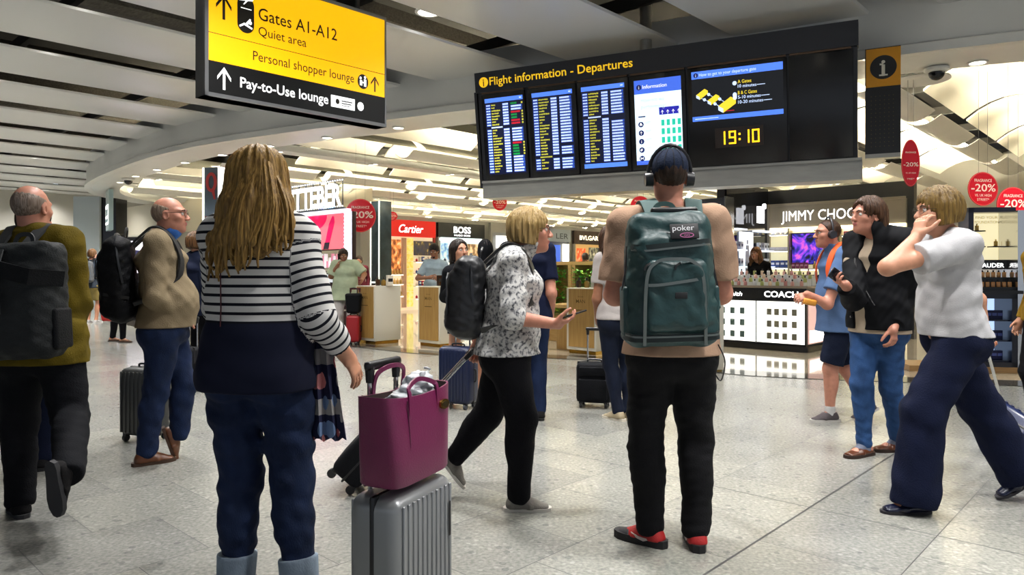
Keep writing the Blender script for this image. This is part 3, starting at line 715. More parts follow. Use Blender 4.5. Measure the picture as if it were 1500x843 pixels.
# ------------------------------------------------------------------ hall ceiling: long metal slats below a dark plenum
mb = MB(); mb.bb(-60, 30, -12, 80, 5.6, 5.7); struct(mb, 'ceiling', M_plenum)
def u_end(v):                                   # where a slat along D1 meets the bulkhead
    prev = None
    for u in np.arange(-20, 60, .1):
        p = UV(u, v)
        if p.x > -13.3 and p.y > curve_y(p.x): return u + .05
    return None
slv = [(11.1 + 2.13 * k, 12.6 + 2.13 * k) for k in range(-7, 20)]
ns = 0
for v0, v1 in slv:
    e0, e1 = u_end(v0), u_end(v1); us = -6 + .0 * v0
    if v0 > 19: e0 = e1 = 30
    if e0 is None: e0 = 40
    if e1 is None: e1 = 40
    mb = MB(); a, b = UV(us, v0), UV(us, v1); c, d = UV(e1, v1), UV(e0, v0)
    zb, zt = 4.15, 4.19
    prof = [(v0, e0, zt), (v0 + .015, e0, zb + .012), (v0 + .06, e0, zb), (v1 - .06, e1, zb), (v1 - .015, e1, zb + .012), (v1, e1, zt)]
    vs = [UV(us, p[0], p[2]) for p in prof] + [UV(e0 + (e1 - e0) * (p[0] - v0) / (v1 - v0), p[0], p[2]) for p in prof]
    mb.add(vs, [(i, i + 1, 7 + i, 6 + i) for i in range(5)] + [(0, 5, 11, 6)]); struct(mb, 'ceiling_slat', M_slat, auto=15)
for k in range(-7, 14):                         # ducts and cross members seen through the gaps
    v = 10.85 + 2.13 * k
    mb = MB()
    a, b = UV(-3, v + .3, 5.15), UV(28, v + .3, 5.15)
    if k % 2 == 0: mb.tube([a, b], .24, 10)
    else: mb.box(((a + b) / 2), (31, .5, .22), R=Matrix.Rotation(math.atan2(.731, .682), 3, 'Z'))
    struct(mb, 'ceiling_duct', M_duct)
for u in np.arange(-2, 26, 2.4):
    mb = MB(); a, b = UV(u, -5, 4.62), UV(u, 34, 4.62); mb.box((a + b) / 2, (.07, 39, .16), R=Matrix.Rotation(math.atan2(.731, .682), 3, 'Z')); struct(mb, 'ceiling_rail', M_plenum)
# lamps of the hall, set in the gaps between the slats
def downlight(loc, label, power, r=.11, group=None, h=.05, size=2.5, rim=M_white, col=(1, .96, .90)):
    t = thing('ceiling_light', label, 'ceiling light', loc, 0, group)
    m = MB(); m.lathe([(r * 1.25, 0), (r * 1.25, -.012), (r * .98, -.016), (r * .98, .01), (r * 1.1, h)], n=20); m.build('rim', rim, t)
    m = MB(); m.lathe([(.001, -.006), (r * .97, -.006), (r * .97, .0), (.001, .004)], n=20); m.build('diffuser', M_lampw, t)
    if power: spot('bulb', t, (0, 0, -.03), power, size, .9, col, r)
    return t
HL = []
for k in range(-6, 19):
    v = 10.85 + 2.13 * k - 2.13 + .0
    for u in ((2.6, 5.2, 7.6, 10, 13, 17, 21, 25) if k % 2 == 0 else (2.8, 5.6, 8.4, 11.2, 15, 19)):
        p = UV(u, v, 4.36)
        if (p.x > -14.5 and p.y > curve_y(p.x) - 1.9) or p.x < -34 or p.y > 48 or p.x > 8: continue
        HL.append(p)
for p in HL:
    q = (750 + FPX * p.x / p.y, HY - (p.z - CAMZ) * FPX / p.y) if p.y > .5 else (-1, -1)
    lab = 'round downlight in a dark gap between the grey ceiling slats of the hall'
    downlight(p, lab, HALL_W, .13, 'hall downlights', size=2.2, col=(1, .985, .965))
# soffit downlights
for px, py in ((176, 267), (199, 258), (230, 248.5), (271, 238), (325.6, 226.8), (394.6, 213.7), (479.3, 201.6), (583.5, 187), (1432, 91)):
    d = FPX * (3.64 - CAMZ) / (HY - py); p = P(px, py, d); p.z = 3.64
    near = {1432: 'bright downlight in the soffit right of the security camera', 583.5: 'downlight in the curved soffit under the yellow sign', 176: 'small downlight at the far left end of the curved soffit, above the camera'}.get(px)
    downlight(p, near or ('downlight in the curved soffit, %s' % {199: 'second from its far left end', 230: 'third from its far left end', 271: 'left of the mirrored totem', 325.6: 'above the mirrored totem', 394.6: 'right behind the long-haired woman\'s crown', 479.3: 'above the lettered light sign'}[px]), 26, .085, 'soffit downlights')
# ------------------------------------------------------------------ shop ceiling: rows of lit vaults, hanging half tubes and beams
mb = MB(); mb.bb(-13, 18, 4.5, 45, 4.55, 4.6); 
def in_shop(p, m): return -12 < p.x < 12 and p.y > curve_y(p.x) + m and p.y < 42
segL, gap = 2.6, .22
def vault(u0, v0, v1, flip=1):
    m = MB(); n = 8; z0, hh = 3.80, .34
    pts = []
    for i in range(n + 1):
        t = i / n; pts.append((v0 + (v1 - v0) * t, z0 + hh * math.sin(PI * (.02 + .96 * t)) ** .8))
    vs = [UV(u0, v, z) for v, z in pts] + [UV(u0 + segL, v, z) for v, z in pts] + [UV(u0, v, z + .03) for v, z in pts] + [UV(u0 + segL, v, z + .03) for v, z in pts]; k = n + 1
    m.add(vs, [(i, i + 1, k + i + 1, k + i) for i in range(n)] + [(2 * k + i, 2 * k + i + 1, 3 * k + i + 1, 3 * k + i) for i in range(n)] + [(i, i + 1, 2 * k + i + 1, 2 * k + i) for i in range(n)] + [(k + i, k + i + 1, 3 * k + i + 1, 3 * k + i) for i in range(n)])
    struct(m, 'ceiling_vault', M_vault, auto=60)
def tubep(u0, v0, v1):
    m = MB(); n = 10; pts = []
    for i in range(n + 1):
        t = i / n; pts.append((v0 + (v1 - v0) * t, 3.66 - .13 * math.sin(PI * t)))
    pts += [(v, z + .012) for v, z in reversed(pts)]; k = len(pts)
    vs = [UV(u0 + .1, v, z) for v, z in pts] + [UV(u0 + segL - .05, v, z) for v, z in pts]
    m.add(vs, [(i, (i + 1) % k, k + (i + 1) % k, k + i) for i in range(k)] + [(i, i + 1, k - 2 - i, k - 1 - i) for i in range(n)] + [(k + k - 1 - i, k + k - 2 - i, k + i + 1, k + i) for i in range(n)]); struct(m, 'ceiling_tube', M_white, auto=50)
    m = MB(); vv = (v0 + v1) / 2; a, b = UV(u0 + .3, vv, 3.63), UV(u0 + segL - .25, vv, 3.63); m.tube([a, b], .024, 8)
    struct(m, 'ceiling_cove_light', M_cove)
PERI = 1.62
bands = []
v = -6.2; pat = ['B', 'V', 'T', 'V', 'T', 'V']; i = 0
while v < 31:
    k = pat[i % 6]; w = {'B': .95, 'V': 1.5, 'T': .52}[k]; bands.append((k, v, v + w)); v += w + (.0 if k != 'B' else 0); i += 1
for bi, (k, v0, v1) in enumerate(bands):
    o = (bi * .9) % segL; u = 2.0 + o
    if k == 'B':
        us = [u for u in np.arange(0, 30, .1) if in_shop(UV(u, (v0 + v1) / 2), .9)]
        if us:
            m = MB(); a, b = UV(us[0], (v0 + v1) / 2, 3.80), UV(us[-1], (v0 + v1) / 2, 3.80); m.box((a + b) / 2, ((b - a).length, .42, .14), R=Matrix.Rotation(math.atan2(.731, .682), 3, 'Z')); struct(m, 'ceiling_beam', M_white)
            for u in np.arange(us[0] + .8, us[-1], 2.4):
                for dv in (-.09, .09):
                    p = UV(u, (v0 + v1) / 2 + dv, 3.725)
                    downlight(p, 'small downlight of a pair in a flat ceiling beam of the shop', SHOP_W if dv > 0 else 0, .06, 'paired beam downlights', h=.02, size=2.4)
        continue
    while u < 38:
        c = UV(u + segL / 2, (v0 + v1) / 2)
        if in_shop(UV(u, (v0 + v1) / 2), 1.0) and in_shop(c, 1.0):
            if k == 'V': vault(u, v0 + .02, v1 - .02)
            else: tubep(u, v0 - .03, v1 + .03)
        u += segL + gap
# ------------------------------------------------------------------ walls
def wallbox(name, a, b, z0, z1, t=.15, m=M_white):
    a = Vector((a[0], a[1], 0)); b = Vector((b[0], b[1], 0)); d = b - a; mb = MB()
    mb.box(((a.x + b.x) / 2, (a.y + b.y) / 2, (z0 + z1) / 2), (d.length, t, z1 - z0), R=Matrix.Rotation(math.atan2(d.y, d.x), 3, 'Z')); return struct(mb, name, m)
M_wall = mat('pale_shop_wall', '#a9a69c', 0.6); M_dwall = mat('dark_gloss_wall', '#1d1d20', 0.10)
wallbox('wall_back', UV(12.6, 18.05), UV(30, 18.05), 0, 2.98, .2, M_grey)
wallbox('wall_rear', UV(4, 31), UV(40, 31), 0, 4.5, .2, M_wall)
wallbox('wall_right', UV(14.75, 6.5), UV(14.75, 3.6), 0, 2.92, .2, mat('dark_cornice', '#26272a', .25))
wallbox('wall_far_right', UV(24, 11), UV(24, -8), 0, 4.5, .2, M_wall)
wallbox('wall_middle', UV(12.7, 6.42), UV(14.7, 6.42), 0, 2.92, .16, M_dwall)
wallbox('wall_left', (-11.6, 24.6), (-5.2, 21.6), 0, 2.6, .2, M_wall)
wallbox('wall_far', (-60, 62), (25, 62), 0, 5.6, .3, M_grey)
wallbox('wall_outer', (-44, -8), (-44, 62), 0, 5.6, .3, M_grey)
wallbox('wall_side', (14, 5), (14, 45), 0, 4.6, .2, M_wall)
# ------------------------------------------------------------------ wayfinding sign
E = lambda name, c, e, r=.4: mat(name, c, r, emit=e)
M_yel = E('sign_yellow_lit', '#ffc400', .62); M_sblk = mat('sign_black', '#0d0d0e', .4); M_swht = E('sign_white_lit', '#ffffff', .8); M_txtb = mat('sign_text_black', '#1a1408', .5)
M_alu = mat('sign_aluminium', '#8f9092', .35, metal=.6)
def arrow(m, x, y, h, z):                       # upright arrow, tip up
    w = h * .5; t = h * .11
    m.add([(x - t / 2 + a, y + b, z) for a, b in ((0, 0), (t, 0), (t, h * .8), (0, h * .8))], [(0, 1, 2, 3)])
    for sg in (-1, 1): m.add([(x, y + h, z), (x + sg * w * .62, y + h * .56, z), (x + sg * w * .62, y + h * .40, z), (x, y + h * .84, z)], [(0, 1, 2, 3)])
so = Vector((-2.495, 5.90, 2.735))
sg_ = thingM('wayfinding_sign', 'yellow and black hanging sign pointing to Gates A1-A12 and lounges', 'sign', frame(so, D1, Z))
SL, SH, ST = 1.79, 1.04, .17
m = MB(); m.bb(-.03, SL + .01, -.03, SH + .03, -ST, -.012); m.bb(-.03, SL + .012, -.03, .0, -ST, .012); m.bb(-.03, .0, -.03, SH + .03, -ST, .012); m.bb(SL - .006, SL + .012, -.03, SH + .03, -ST, .006); m.bb(-.03, SL + .01, SH, SH + .03, -ST, .012)
m.build('housing', M_alu, sg_)
m = MB(); m.bb(0, SL, .265, SH, -.012, 0); m.build('yellow_panel', M_yel, sg_)
m = MB(); m.bb(0, SL, 0, .265, -.012, 0); m.build('black_panel', M_sblk, sg_)
m = MB(); z = .002
m.bb(.0, SL, .494, .498, 0, z)
arrow(m, .132, .625, .215, z); arrow(m, 1.665, .30, .155, z)
m.text('Gates A1-A12', .44, .705, z, .155, .004, width=.79); m.text('Quiet area', .44, .57, z, .115, 0, width=.465); m.text('Personal shopper lounge', .39, .345, z, .118, 0, width=1.03)
N = 14
pts = [(.325 + .075 * math.cos(PI * k / N), .80 + .075 * math.sin(PI * k / N)) for k in range(N + 1)] + [(.325 - .075 * math.cos(PI * k / N), .635 - .075 * math.sin(PI * k / N)) for k in range(N + 1)]
m.prism(pts, 0, z); m.disc((1.525, .375, 0), .062, .072, z)
m.build('black_lettering', M_txtb, sg_, False)
m = MB()
arrow(m, .135, .04, .19, z); m.text('Pay-to-Use lounge', .275, .09, z, .125, .012, width=.86)
m.bb(1.165, 1.43, .075, .185, 0, z); m.disc((1.497, .128, 0), .036, .042, z)
# plane, seat and shopper symbols
m.add([(.265, .825, .004), (.385, .845, .004), (.392, .86, .004), (.27, .84, .004)], [(0, 1, 2, 3)]); m.add([(.30, .842, .004), (.33, .848, .004), (.30, .872, .004), (.285, .872, .004)], [(0, 1, 2, 3)]); m.add([(.33, .845, .004), (.355, .85, .004), (.31, .80, .004), (.30, .80, .004)], [(0, 1, 2, 3)])
m.bb(.28, .375, .765, .772, z, .004)
m.add([(.27, .60, .004), (.31, .625, .004), (.38, .60, .004), (.385, .615, .004), (.31, .645, .004), (.265, .615, .004)], [(0, 1, 2, 3, 4, 5)]); m.disc((.365, .655, z), .014, .016, .002, 12); m.add([(.32, .64, .004), (.36, .69, .004), (.372, .683, .004), (.345, .635, .004)], [(0, 1, 2, 3)])
m.bb(1.487, 1.515, .335, .385, z, .004); m.disc((1.495, .405, z), .012, .014, .002, 12); m.disc((1.548, .42, z), .012, .014, .002, 12); m.bb(1.535, 1.562, .33, .40, z, .004); m.bb(1.51, 1.54, .36, .372, z, .004)
m.build('white_lettering', M_swht, sg_, False)
m = MB(); m.disc((1.235, .132, z), .022, .026, .002, 12); m.bb(1.28, 1.40, .14, .15, z, .004); m.bb(1.28, 1.39, .118, .127, z, .004); m.bb(1.28, 1.37, .10, .106, z, .004); m.text('i', 1.497, .11, z + .002, .05, .004, align='C'); m.build('small_print', M_txtb, sg_, False)
for x in (.25, 1.52): m = MB(); m.bb(x - .016, x + .016, SH + .03, SH + .9, -.1, -.07); m.build('hanging_rod', mat('dark_rod', '#3a3a3a', .4, metal=.6), sg_)
# ------------------------------------------------------------------ departures board
UB = Vector((.894, -.448, 0)); nB = Vector((-.448, -.894, 0)); ln = math.radians(8)
upB = Z * math.cos(ln) + nB * math.sin(ln)
bo = Vector((-.464 - .13 * .894, 9.96 + .13 * .448, 2.50)); bo = Vector((-.47, 9.96, 2.50))
bd = thingM('departures_board', 'long black departures board with screens and amber 19:10 clock', 'information board', frame(bo, UB, upB))
BL = 4.74
m = MB(); m.bb(.08, BL, -.02, 1.20, -.22, -.02); m.build('casing', M_black, bd)
m = MB(); m.bb(.07, BL + .01, 1.185, 1.45, -.22, .03); m.build('header', mat('board_header', '#141419', .35), bd)
m = MB(); yl = .0; m.disc((.205, 1.315, .03), .068, .068, .004)
m.text('Flight information - Departures', .295, 1.268, .033, .15, .010, width=1.98); m.build('header_lettering', E('board_amber', '#ffc81e', .55), bd, False)
m = MB(); m.text('i', .205, 1.265, .036, .14, .012, align='C'); m.build('header_symbol', M_txtb, bd, False)
bays = [(.13, .80), (.83, 1.52), (1.52, 2.21), (2.21, 2.91), (2.91, 4.04), (4.04, 4.70)]
M_bez = mat('screen_bezel', '#0c0c0f', .25)
M_scr = E('screen_dark_blue', '#040a2a', .55, .2); M_bar = E('screen_blue_bar', '#4f7ff0', .85, .2)
M_w = E('screen_white', '#c9dcff', .9, .2); M_bl = E('screen_row_blue', '#2c50b4', .6, .2); M_ye = E('screen_yellow', '#c8c23c', .6, .2); M_gr = E('screen_green', '#0f8a3c', .6, .2); M_rd = E('screen_red', '#c01828', .6, .2)
def bezel(a, b, y0, y1, name='screen'):
    m = MB(); m.rbox(((a + b) / 2, (y0 + y1) / 2, -.01), (b - a, y1 - y0, .05), .006, 2); return m.build(name, M_bez, bd)
R = random.Random(3)
lit = [(.195, .762), (.895, 1.462), (1.585, 2.152)]
for i, (a, b) in enumerate(lit):
    o = bezel(bays[i][0] + .01, bays[i][1] - .01, .01, 1.16)
    m = MB(); W_ = b - a; y0, y1 = .075, 1.095; z0 = .016
    m.cur = 0; m.bb(a, b, y0, y1, z0, z0 + .001)
    m.cur = 1; m.bb(a, b, y1 - .055, y1, z0, z0 + .002)
    if i == 2: m.bb(a, b, y0, y0 + .055, z0, z0 + .002)
    m.cur = 2; m.bb(b - .05, b - .02, y1 - .035, y1 - .02, z0, z0 + .003)
    n = 25 if i != 2 else 24; top = y1 - .075; bot = y0 + (.02 if i != 2 else .07); dy = (top - bot) / n
    gapr = {0: 8, 1: 20, 2: 8}[i]
    red = {0: (3, 6, 7, 14), 1: (), 2: ()}[i]; grn = {0: (0, 4, 5, 15, 16, 17, 18), 1: (), 2: ()}[i]; skip = {0: (), 1: (16,), 2: (8, 9)}[i]
    for r in range(n):
        y = top - (r + .5) * dy; hh = dy * .30
        if r == gapr:
            m.cur = 2 if i != 1 else 4; x = a + .08
            for k in range(9): m.bb(x, x + .014, y - hh * .8, y + hh * .8, z0, z0 + .003); x += .019
            continue
        m.cur = 3; m.bb(a + .012, a + .082, y - dy * .42, y + dy * .42, z0, z0 + .002)
        m.cur = 2
        for k in range(4): m.bb(a + .02 + k * .015, a + .030 + k * .015, y - hh * .7, y + hh * .7, z0, z0 + .003)
        m.cur = 4; x = a + .095
        for k in range(R.randint(3, 9)): w = R.uniform(.008, .015); m.bb(x, x + w, y - hh * R.uniform(.6, 1), y + hh * R.uniform(.5, 1), z0, z0 + .003); x += w + .004
        m.cur = 3; m.bb(a + .262, a + .352, y - dy * .42, y + dy * .42, z0, z0 + .002)
        m.cur = 2
        for k in range(5): m.bb(a + .268 + k * .0165, a + .280 + k * .0165, y - hh, y + hh, z0, z0 + .003)
        if r in skip: continue
        if r in red or r in grn:
            m.cur = 5 if r in grn else 6; x = a + .385
            for k in range(10 if r in red else 7): w = R.uniform(.008, .014); m.bb(x, x + w, y - hh * 1.1, y + hh * 1.1, z0, z0 + .002); x += w + .002
            m.cur = 4; m.bb(a + .54, a + .562, y - hh, y + hh, z0, z0 + .003)
        else:
            m.cur = 3; m.bb(a + .385, a + .55, y - dy * .42, y + dy * .42, z0, z0 + .002)
            m.cur = 2; x = a + .39
            for k in range(11): w = R.uniform(.007, .013); m.bb(x, x + w, y - hh * .9, y + hh * .9, z0, z0 + .003); x += w + .003
    m.build('display', [M_scr, M_bar, M_w, M_bl, M_ye, M_gr, M_rd], o, False)
# information screen
o = bezel(2.22, 2.90, .01, 1.16); m = MB(); a, b, y0, y1, z0 = 2.275, 2.849, .075, 1.095, .016; u = b - a
M_pale = E('screen_pale', '#dff4ff', .95, .2); M_teal = E('screen_teal', '#25c3a4', .8, .2); M_navy = E('screen_navy', '#1a2468', .5, .2); M_blu = E('screen_bluebar', '#3f66d8', .85, .2); M_gy = E('screen_grey', '#a9b3b8', .7, .2); M_vio = E('screen_violet', '#2420a8', .7, .2)
m.bb(a, b, y0, y1, z0, z0 + .001); m.cur = 1; m.bb(a, b, y1 - .165, y1, z0, z0 + .002); m.bb(a, b, y0, y0 + .05, z0, z0 + .002)
m.cur = 2; m.disc((a + .06, y1 - .085, z0 + .002), .033, .033, .001); m.cur = 3; m.text('Information', a + .105, y1 - .105, z0 + .003, .062, .006, width=.30); m.text('i', a + .06, y1 - .105, z0 + .004, .055, .006, align='C')
m.cur = 4; m.text('How are we', a + .08, y1 - .265, z0 + .002, .07, 0, width=.29); m.text('performing?', a + .08, y1 - .345, z0 + .002, .07, 0, width=.31)
m.cur = 2; m.bb(a + .04, a + .13, y1 - .445, y1 - .430, z0, z0 + .002)
m.cur = 6; m.bb(a + .30, b - .03, y1 - .435, y1 - .345, z0, z0 + .002)
m.cur = 3
for k in range(4): arrow(m, a + .34 + k * .066, y1 - .428, .05, z0 + .003)
for r in range(5):
    y = y1 - .53 - r * .103
    m.cur = 2; m.disc((a + .07, y, z0), .034, .034, .002); m.cur = 3
    if r == 0: m.add([(a + .052, y - .012, z0 + .004), (a + .09, y - .012, z0 + .004), (a + .075, y + .02, z0 + .004), (a + .062, y + .02, z0 + .004)], [(0, 1, 2, 3)])
    elif r == 1: arrow(m, a + .07, y - .022, .044, z0 + .004)
    elif r == 2: m.text('i', a + .07, y - .02, z0 + .004, .055, .006, align='C')
    elif r == 3: m.add([(a + .05, y, z0 + .004), (a + .075, y + .02, z0 + .004), (a + .08, y - .004, z0 + .004), (a + .06, y - .018, z0 + .004)], [(0, 1, 2, 3)])
    else: m.add([(a + .052, y - .018, z0 + .004), (a + .07, y, z0 + .004), (a + .052, y + .018, z0 + .004), (a + .088, y + .018, z0 + .004), (a + .07, y, z0 + .004), (a + .088, y - .018, z0 + .004)], [(0, 1, 2), (3, 4, 5)])
    m.cur = 4; m.bb(a + .125, a + .20, y + .022, y + .028, z0, z0 + .002); m.bb(a + .125, a + .185, y + .008, y + .013, z0, z0 + .002); m.bb(a + .04, b - .03, y - .053, y - .051, z0, z0 + .002)
    m.cur = 5
    for k in range(4): m.bb(a + .322 + k * .066, a + .362 + k * .066, y - .036, y + .036, z0, z0 + .002)
m.build('display', [M_pale, M_blu, M_navy, M_swht, M_gy, M_teal, M_vio], o, False)
# landscape screen and clock
o = bezel(2.925, 4.03, .01, 1.16); m = MB(); a, b, y0, y1, z0 = 2.975, 3.99, .54, 1.115, .016
m.bb(a, b, y0, y1, z0, z0 + .001); m.cur = 1; m.bb(a, b, y1 - .085, y1, z0, z0 + .002); m.bb(a, b, y0, y0 + .055, z0, z0 + .002)
m.cur = 2; m.disc((a + .05, y1 - .043, z0 + .002), .028, .028, .001); m.cur = 3; m.text('How to get to your departure gate', a + .09, y1 - .06, z0 + .003, .052, .004, width=.64); m.text('i', a + .05, y1 - .062, z0 + .004, .05, .006, align='C')
m.cur = 4; m.text('A Gates', a + .525, y1 - .185, z0 + .002, .055, .005, width=.15); m.text('B & C Gates', a + .525, y1 - .31, z0 + .002, .055, .005, width=.21)
m.cur = 3; m.text('10 minutes', a + .525, y1 - .235, z0 + .002, .052, .005, width=.205); m.text('5-10 minutes', a + .525, y1 - .36, z0 + .002, .052, .005, width=.25); m.text('10-20 minutes', a + .525, y1 - .415, z0 + .002, .052, .005, width=.275)
for x, y in ((.735, .225), (.78, .35), (.805, .405)): m.bb(a + x, a + x + .09, y1 - y, y1 - y + .007, z0, z0 + .002)
m.disc((a + .49, y1 - .18, z0), .024, .024, .002); m.disc((a + .49, y1 - .305, z0), .022, .022, .002); m.disc((a + .49, y1 - .345, z0), .022, .022, .002); m.bb(a + .468, a + .512, y1 - .345, y1 - .305, z0, z0 + .002)
def blk(x, y, k):                               # little isometric terminal block
    dx, dy = .115 * k, .075 * k; w = .045 * k; h = .038 * k
    m.cur = 4; m.add([(x, y, z0 + .002), (x + w, y - .028 * k, z0 + .002), (x + w + dx, y - .028 * k + dy, z0 + .002), (x + dx, y + dy, z0 + .002)], [(0, 1, 2, 3)])
    m.add([(x + w, y - .028 * k, z0 + .002), (x + w, y - .028 * k - h, z0 + .002), (x + w + dx, y - .028 * k + dy - h, z0 + .002), (x + w + dx, y - .028 * k + dy, z0 + .002)], [(0, 1, 2, 3)])
    m.cur = 3; m.add([(x, y, z0 + .003), (x, y - h, z0 + .003), (x + w, y - .028 * k - h, z0 + .003), (x + w, y - .028 * k, z0 + .003)], [(0, 1, 2, 3)])
for p0, p1 in (((.10, .33), (.19, .38)), ((.15, .27), (.24, .33)), ((.21, .38), (.32, .45)), ((.27, .33), (.37, .40))):
    m.cur = 3; m.add([(a + p0[0], y1 - p0[1] + .03, z0 + .001), (a + p0[0], y1 - p0[1] + .018, z0 + .001), (a + p1[0], y1 - p1[1] + .018, z0 + .001), (a + p1[0], y1 - p1[1] + .03, z0 + .001)], [(0, 1, 2, 3)]); m.disc((a + (p0[0] + p1[0]) / 2, y1 - (p0[1] + p1[1]) / 2 + .024, z0 + .001), .018, .018, .002, 12)
blk(a + .05, y1 - .27, .85); blk(a + .18, y1 - .345, .85); blk(a + .30, y1 - .42, 1.25)
m.cur = 3; arrow(m, a + .43, y1 - .475, .035, z0); m.cur = 5; m.bb(a + .38, a + .48, y1 - .488, y1 - .478, z0, z0 + .002)
m.cur = 3; m.bb(a + .03, a + .30, y0 + .022, y0 + .03, z0 + .002, z0 + .003)
m.build('display', [E('screen_black', '#08080c', .4, .2), M_bar, M_navy, M_w, E('screen_map_yellow', '#f2d62e', .8, .2), M_rd], o, False)
m = MB(); m.bb(3.23, 3.77, .21, .44, .016, .020); ck = m.build('clock', mat('clock_panel', '#2a1a0c', .35), bd)
m = MB()
def seg7(ch, x, y, w, h, t):
    segs = {'a': ((x, y + h - t), (x + w, y + h)), 'd': ((x, y), (x + w, y + t)), 'g': ((x, y + h / 2 - t / 2), (x + w, y + h / 2 + t / 2)), 'b': ((x + w - t, y + h / 2), (x + w, y + h)), 'c': ((x + w - t, y), (x + w, y + h / 2)), 'f': ((x, y + h / 2), (x + t, y + h)), 'e': ((x, y), (x + t, y + h / 2))}
    for q in {'1': 'bc', '9': 'abcdfg', '0': 'abcdef'}[ch]:
        (x0, y0_), (x1, y1_) = segs[q]; m.bb(x0 + .002, x1 - .002, y0_ + .002, y1_ - .002, .020, .022)
for ch, x in (('1', 3.265), ('9', 3.385), ('1', 3.535), ('0', 3.645)): seg7(ch, x, .245, .085, .155, .022)
for y in (.285, .345): m.bb(3.497, 3.519, y, y + .022, .020, .022)
m.build('digits', E('clock_amber', '#ffc21a', 1.6), ck, False)
o = bezel(4.05, 4.70, .01, 1.16, 'blank_panel')
m = MB()
for (a, b) in bays: m.bb(a + .02, b - .02, 1.165, 1.185, -.02, .012)
m.build('light_strip', mat('strip_bronze', '#5b4632', .35, metal=.6), bd)
ap = MB(); Mi = bd.matrix_world.inverted(); ap.M = Mi @ frame(Vector((-.42, 9.96, 2.26)), UB, Z); ap.bb(0.03, BL, 0, .225, -.3, .02); ap.bb(0.03, BL, .205, .235, -.3, .05); ap.build('steel_apron', M_steel, bd)
m = MB(); m.bb(.03, .07, -.1, 1.2, -.16, .0); m.build('side_bar', M_black, bd)
for a in (2.40,):
    m = MB(); m.M = Mi; p = bo + UB * a + Vector((0, .12, 1.2)); m.tube([p, p + Vector((0, 0, 2.0))], .075, 14); m.build('support_pole', M_steel, bd)
# info totem panel beside the board
it = thingM('information_panel', 'yellow i symbol panel over perforated black speaker panel beside the board', 'sign', frame(bo + UB * 4.80 + Vector((.0, -.03, .02)), UB, Z))
m = MB(); m.bb(0, .34, 0, 1.14, -.12, 0); m.build('speaker_panel', M_black, it)
m = MB(); m.bb(.01, .34, .72, 1.13, -.02, .006); m.build('yellow_panel', mat('panel_yellow', '#c98a12', .5), it)
m = MB(); m.disc((.175, .925, .006), .128, .128, .002, 32); m.build('symbol_disc', M_sblk, it)
m = MB(); m.text('i', .175, .835, .009, .25, .02, align='C'); m.bb(.14, .175, .948, .965, .009, .010); m.bb(.135, .217, .832, .848, .009, .010); m.build('symbol_letter', mat('panel_white', '#cfcabd', .5), it, False)
m = MB()
for i in range(6):
    for j in range(13): m.disc((.06 + i * .042, .08 + j * .045, 0), .0055, .0055, .001, 8)
m.build('speaker_holes', mat('perforation_ochre', '#4a3d1c', .6), it, False)
m = MB(); m.bb(0, .34, -.045, 0, -.12, .012); m.build('end_cap', M_steel, it)
# security cameras under the soffit
def cctv(px, py, zz, label, r=.085):
    d = FPX * (zz - CAMZ) / (HY - py); p = P(px, py, d)
    t = thing('security_camera', label, 'camera', (p.x, p.y, zz))
    m = MB(); m.lathe([(r * 1.1, 0), (r * 1.1, -.03), (r * .9, -.05)], n=24); m.build('mount', M_white, t)
    m = MB(); m.sph((0, 0, -.055), r * .72, 20, 12); m.build('dome', M_blackg, t); return t
cctv(1372, 100, 3.63, 'white dome security camera under the soffit right of the information panel', .12)
cctv(188, 262, 3.63, 'small dome security camera at the far left end of the soffit', .14)
p = P(1372, 110, 8.6); t = thing('ceiling_dish', 'white oval dish plate under the vaults behind the security camera', 'ceiling fitting', (p.x, p.y + .35, 3.62)); m = MB(); m.lathe([(.02, .05), (.30, .0), (.34, .012), (.33, .03), (.1, .07)], n=32); m.build('dish', M_white, t); spot('bulb', t, (0, 0, -.05), 20, 2.4, 1.0, (1, .95, .85), .05)
# red discount signs
M_red = mat('discount_red', '#c81626', .25); M_redd = mat('discount_red_rim', '#e0544e', .3); M_cw = mat('discount_cream', '#f0d9c8', .4)
def sale(px, py, d, rx, ry, rz, label, small=('FRAGRANCE', 'VS. UK HIGH', 'STREET*'), cordlen=.5, group=None):
    c = P(px, py, d); cordlen = 4.04 - c.z - ry; t = thingM('discount_sign', label, 'sign', frame(c, Matrix.Rotation(rz, 3, 'Z') @ Vector((1, 0, 0)), Z))
    m = MB(); m.disc((0, 0, -.008), rx, ry, .010, 40); m.build('board', M_red, t)
    m = MB(); k = [(math.cos(2 * PI * i / 40), math.sin(2 * PI * i / 40)) for i in range(41)]; m.ribbon([(x * rx * .965, y * ry * .965, .003) for x, y in k], (0, 0, 1), rx * .03, .002); m.build('rim_line', M_redd, t)
    m = MB(); q = min(rx, ry); m.text('-20%', .02 * q, -.14 * ry, .003, .62 * q, .012 * q / .25, align='C', width=1.62 * rx); m.text('20%'[:0] + small[0], 0, .42 * ry, .003, .24 * q, .006, align='C', width=1.15 * rx); m.text(small[1], 0, -.45 * ry, .003, .21 * q, .004, align='C', width=1.1 * rx); m.text(small[2], 0, -.70 * ry, .003, .21 * q, .004, align='C', width=.8 * rx); m.build('lettering', M_cw, t, False)
    m = MB()
    for x in (-.3, .3): m.tube([(x * rx, ry * .94, 0), (x * rx, ry + cordlen, 0)], .0025, 5)
    m.build('cord', mat('thin_cord', '#6a6a6a', .5), t); return t
sale(1334, 239, 9.0, .115, .295, .0, 'narrow upright oval red discount sign hanging right of the information panel', cordlen=.75)
sale(1440, 277, 10.0, .235, .235, .15, 'large round red 20% discount sign over the walking woman', cordlen=1.0)
sale(1484, 300, 9.6, .235, .235, .1, 'round red 20% discount sign partly behind the lit cosmetics cabinet', cordlen=1.0)
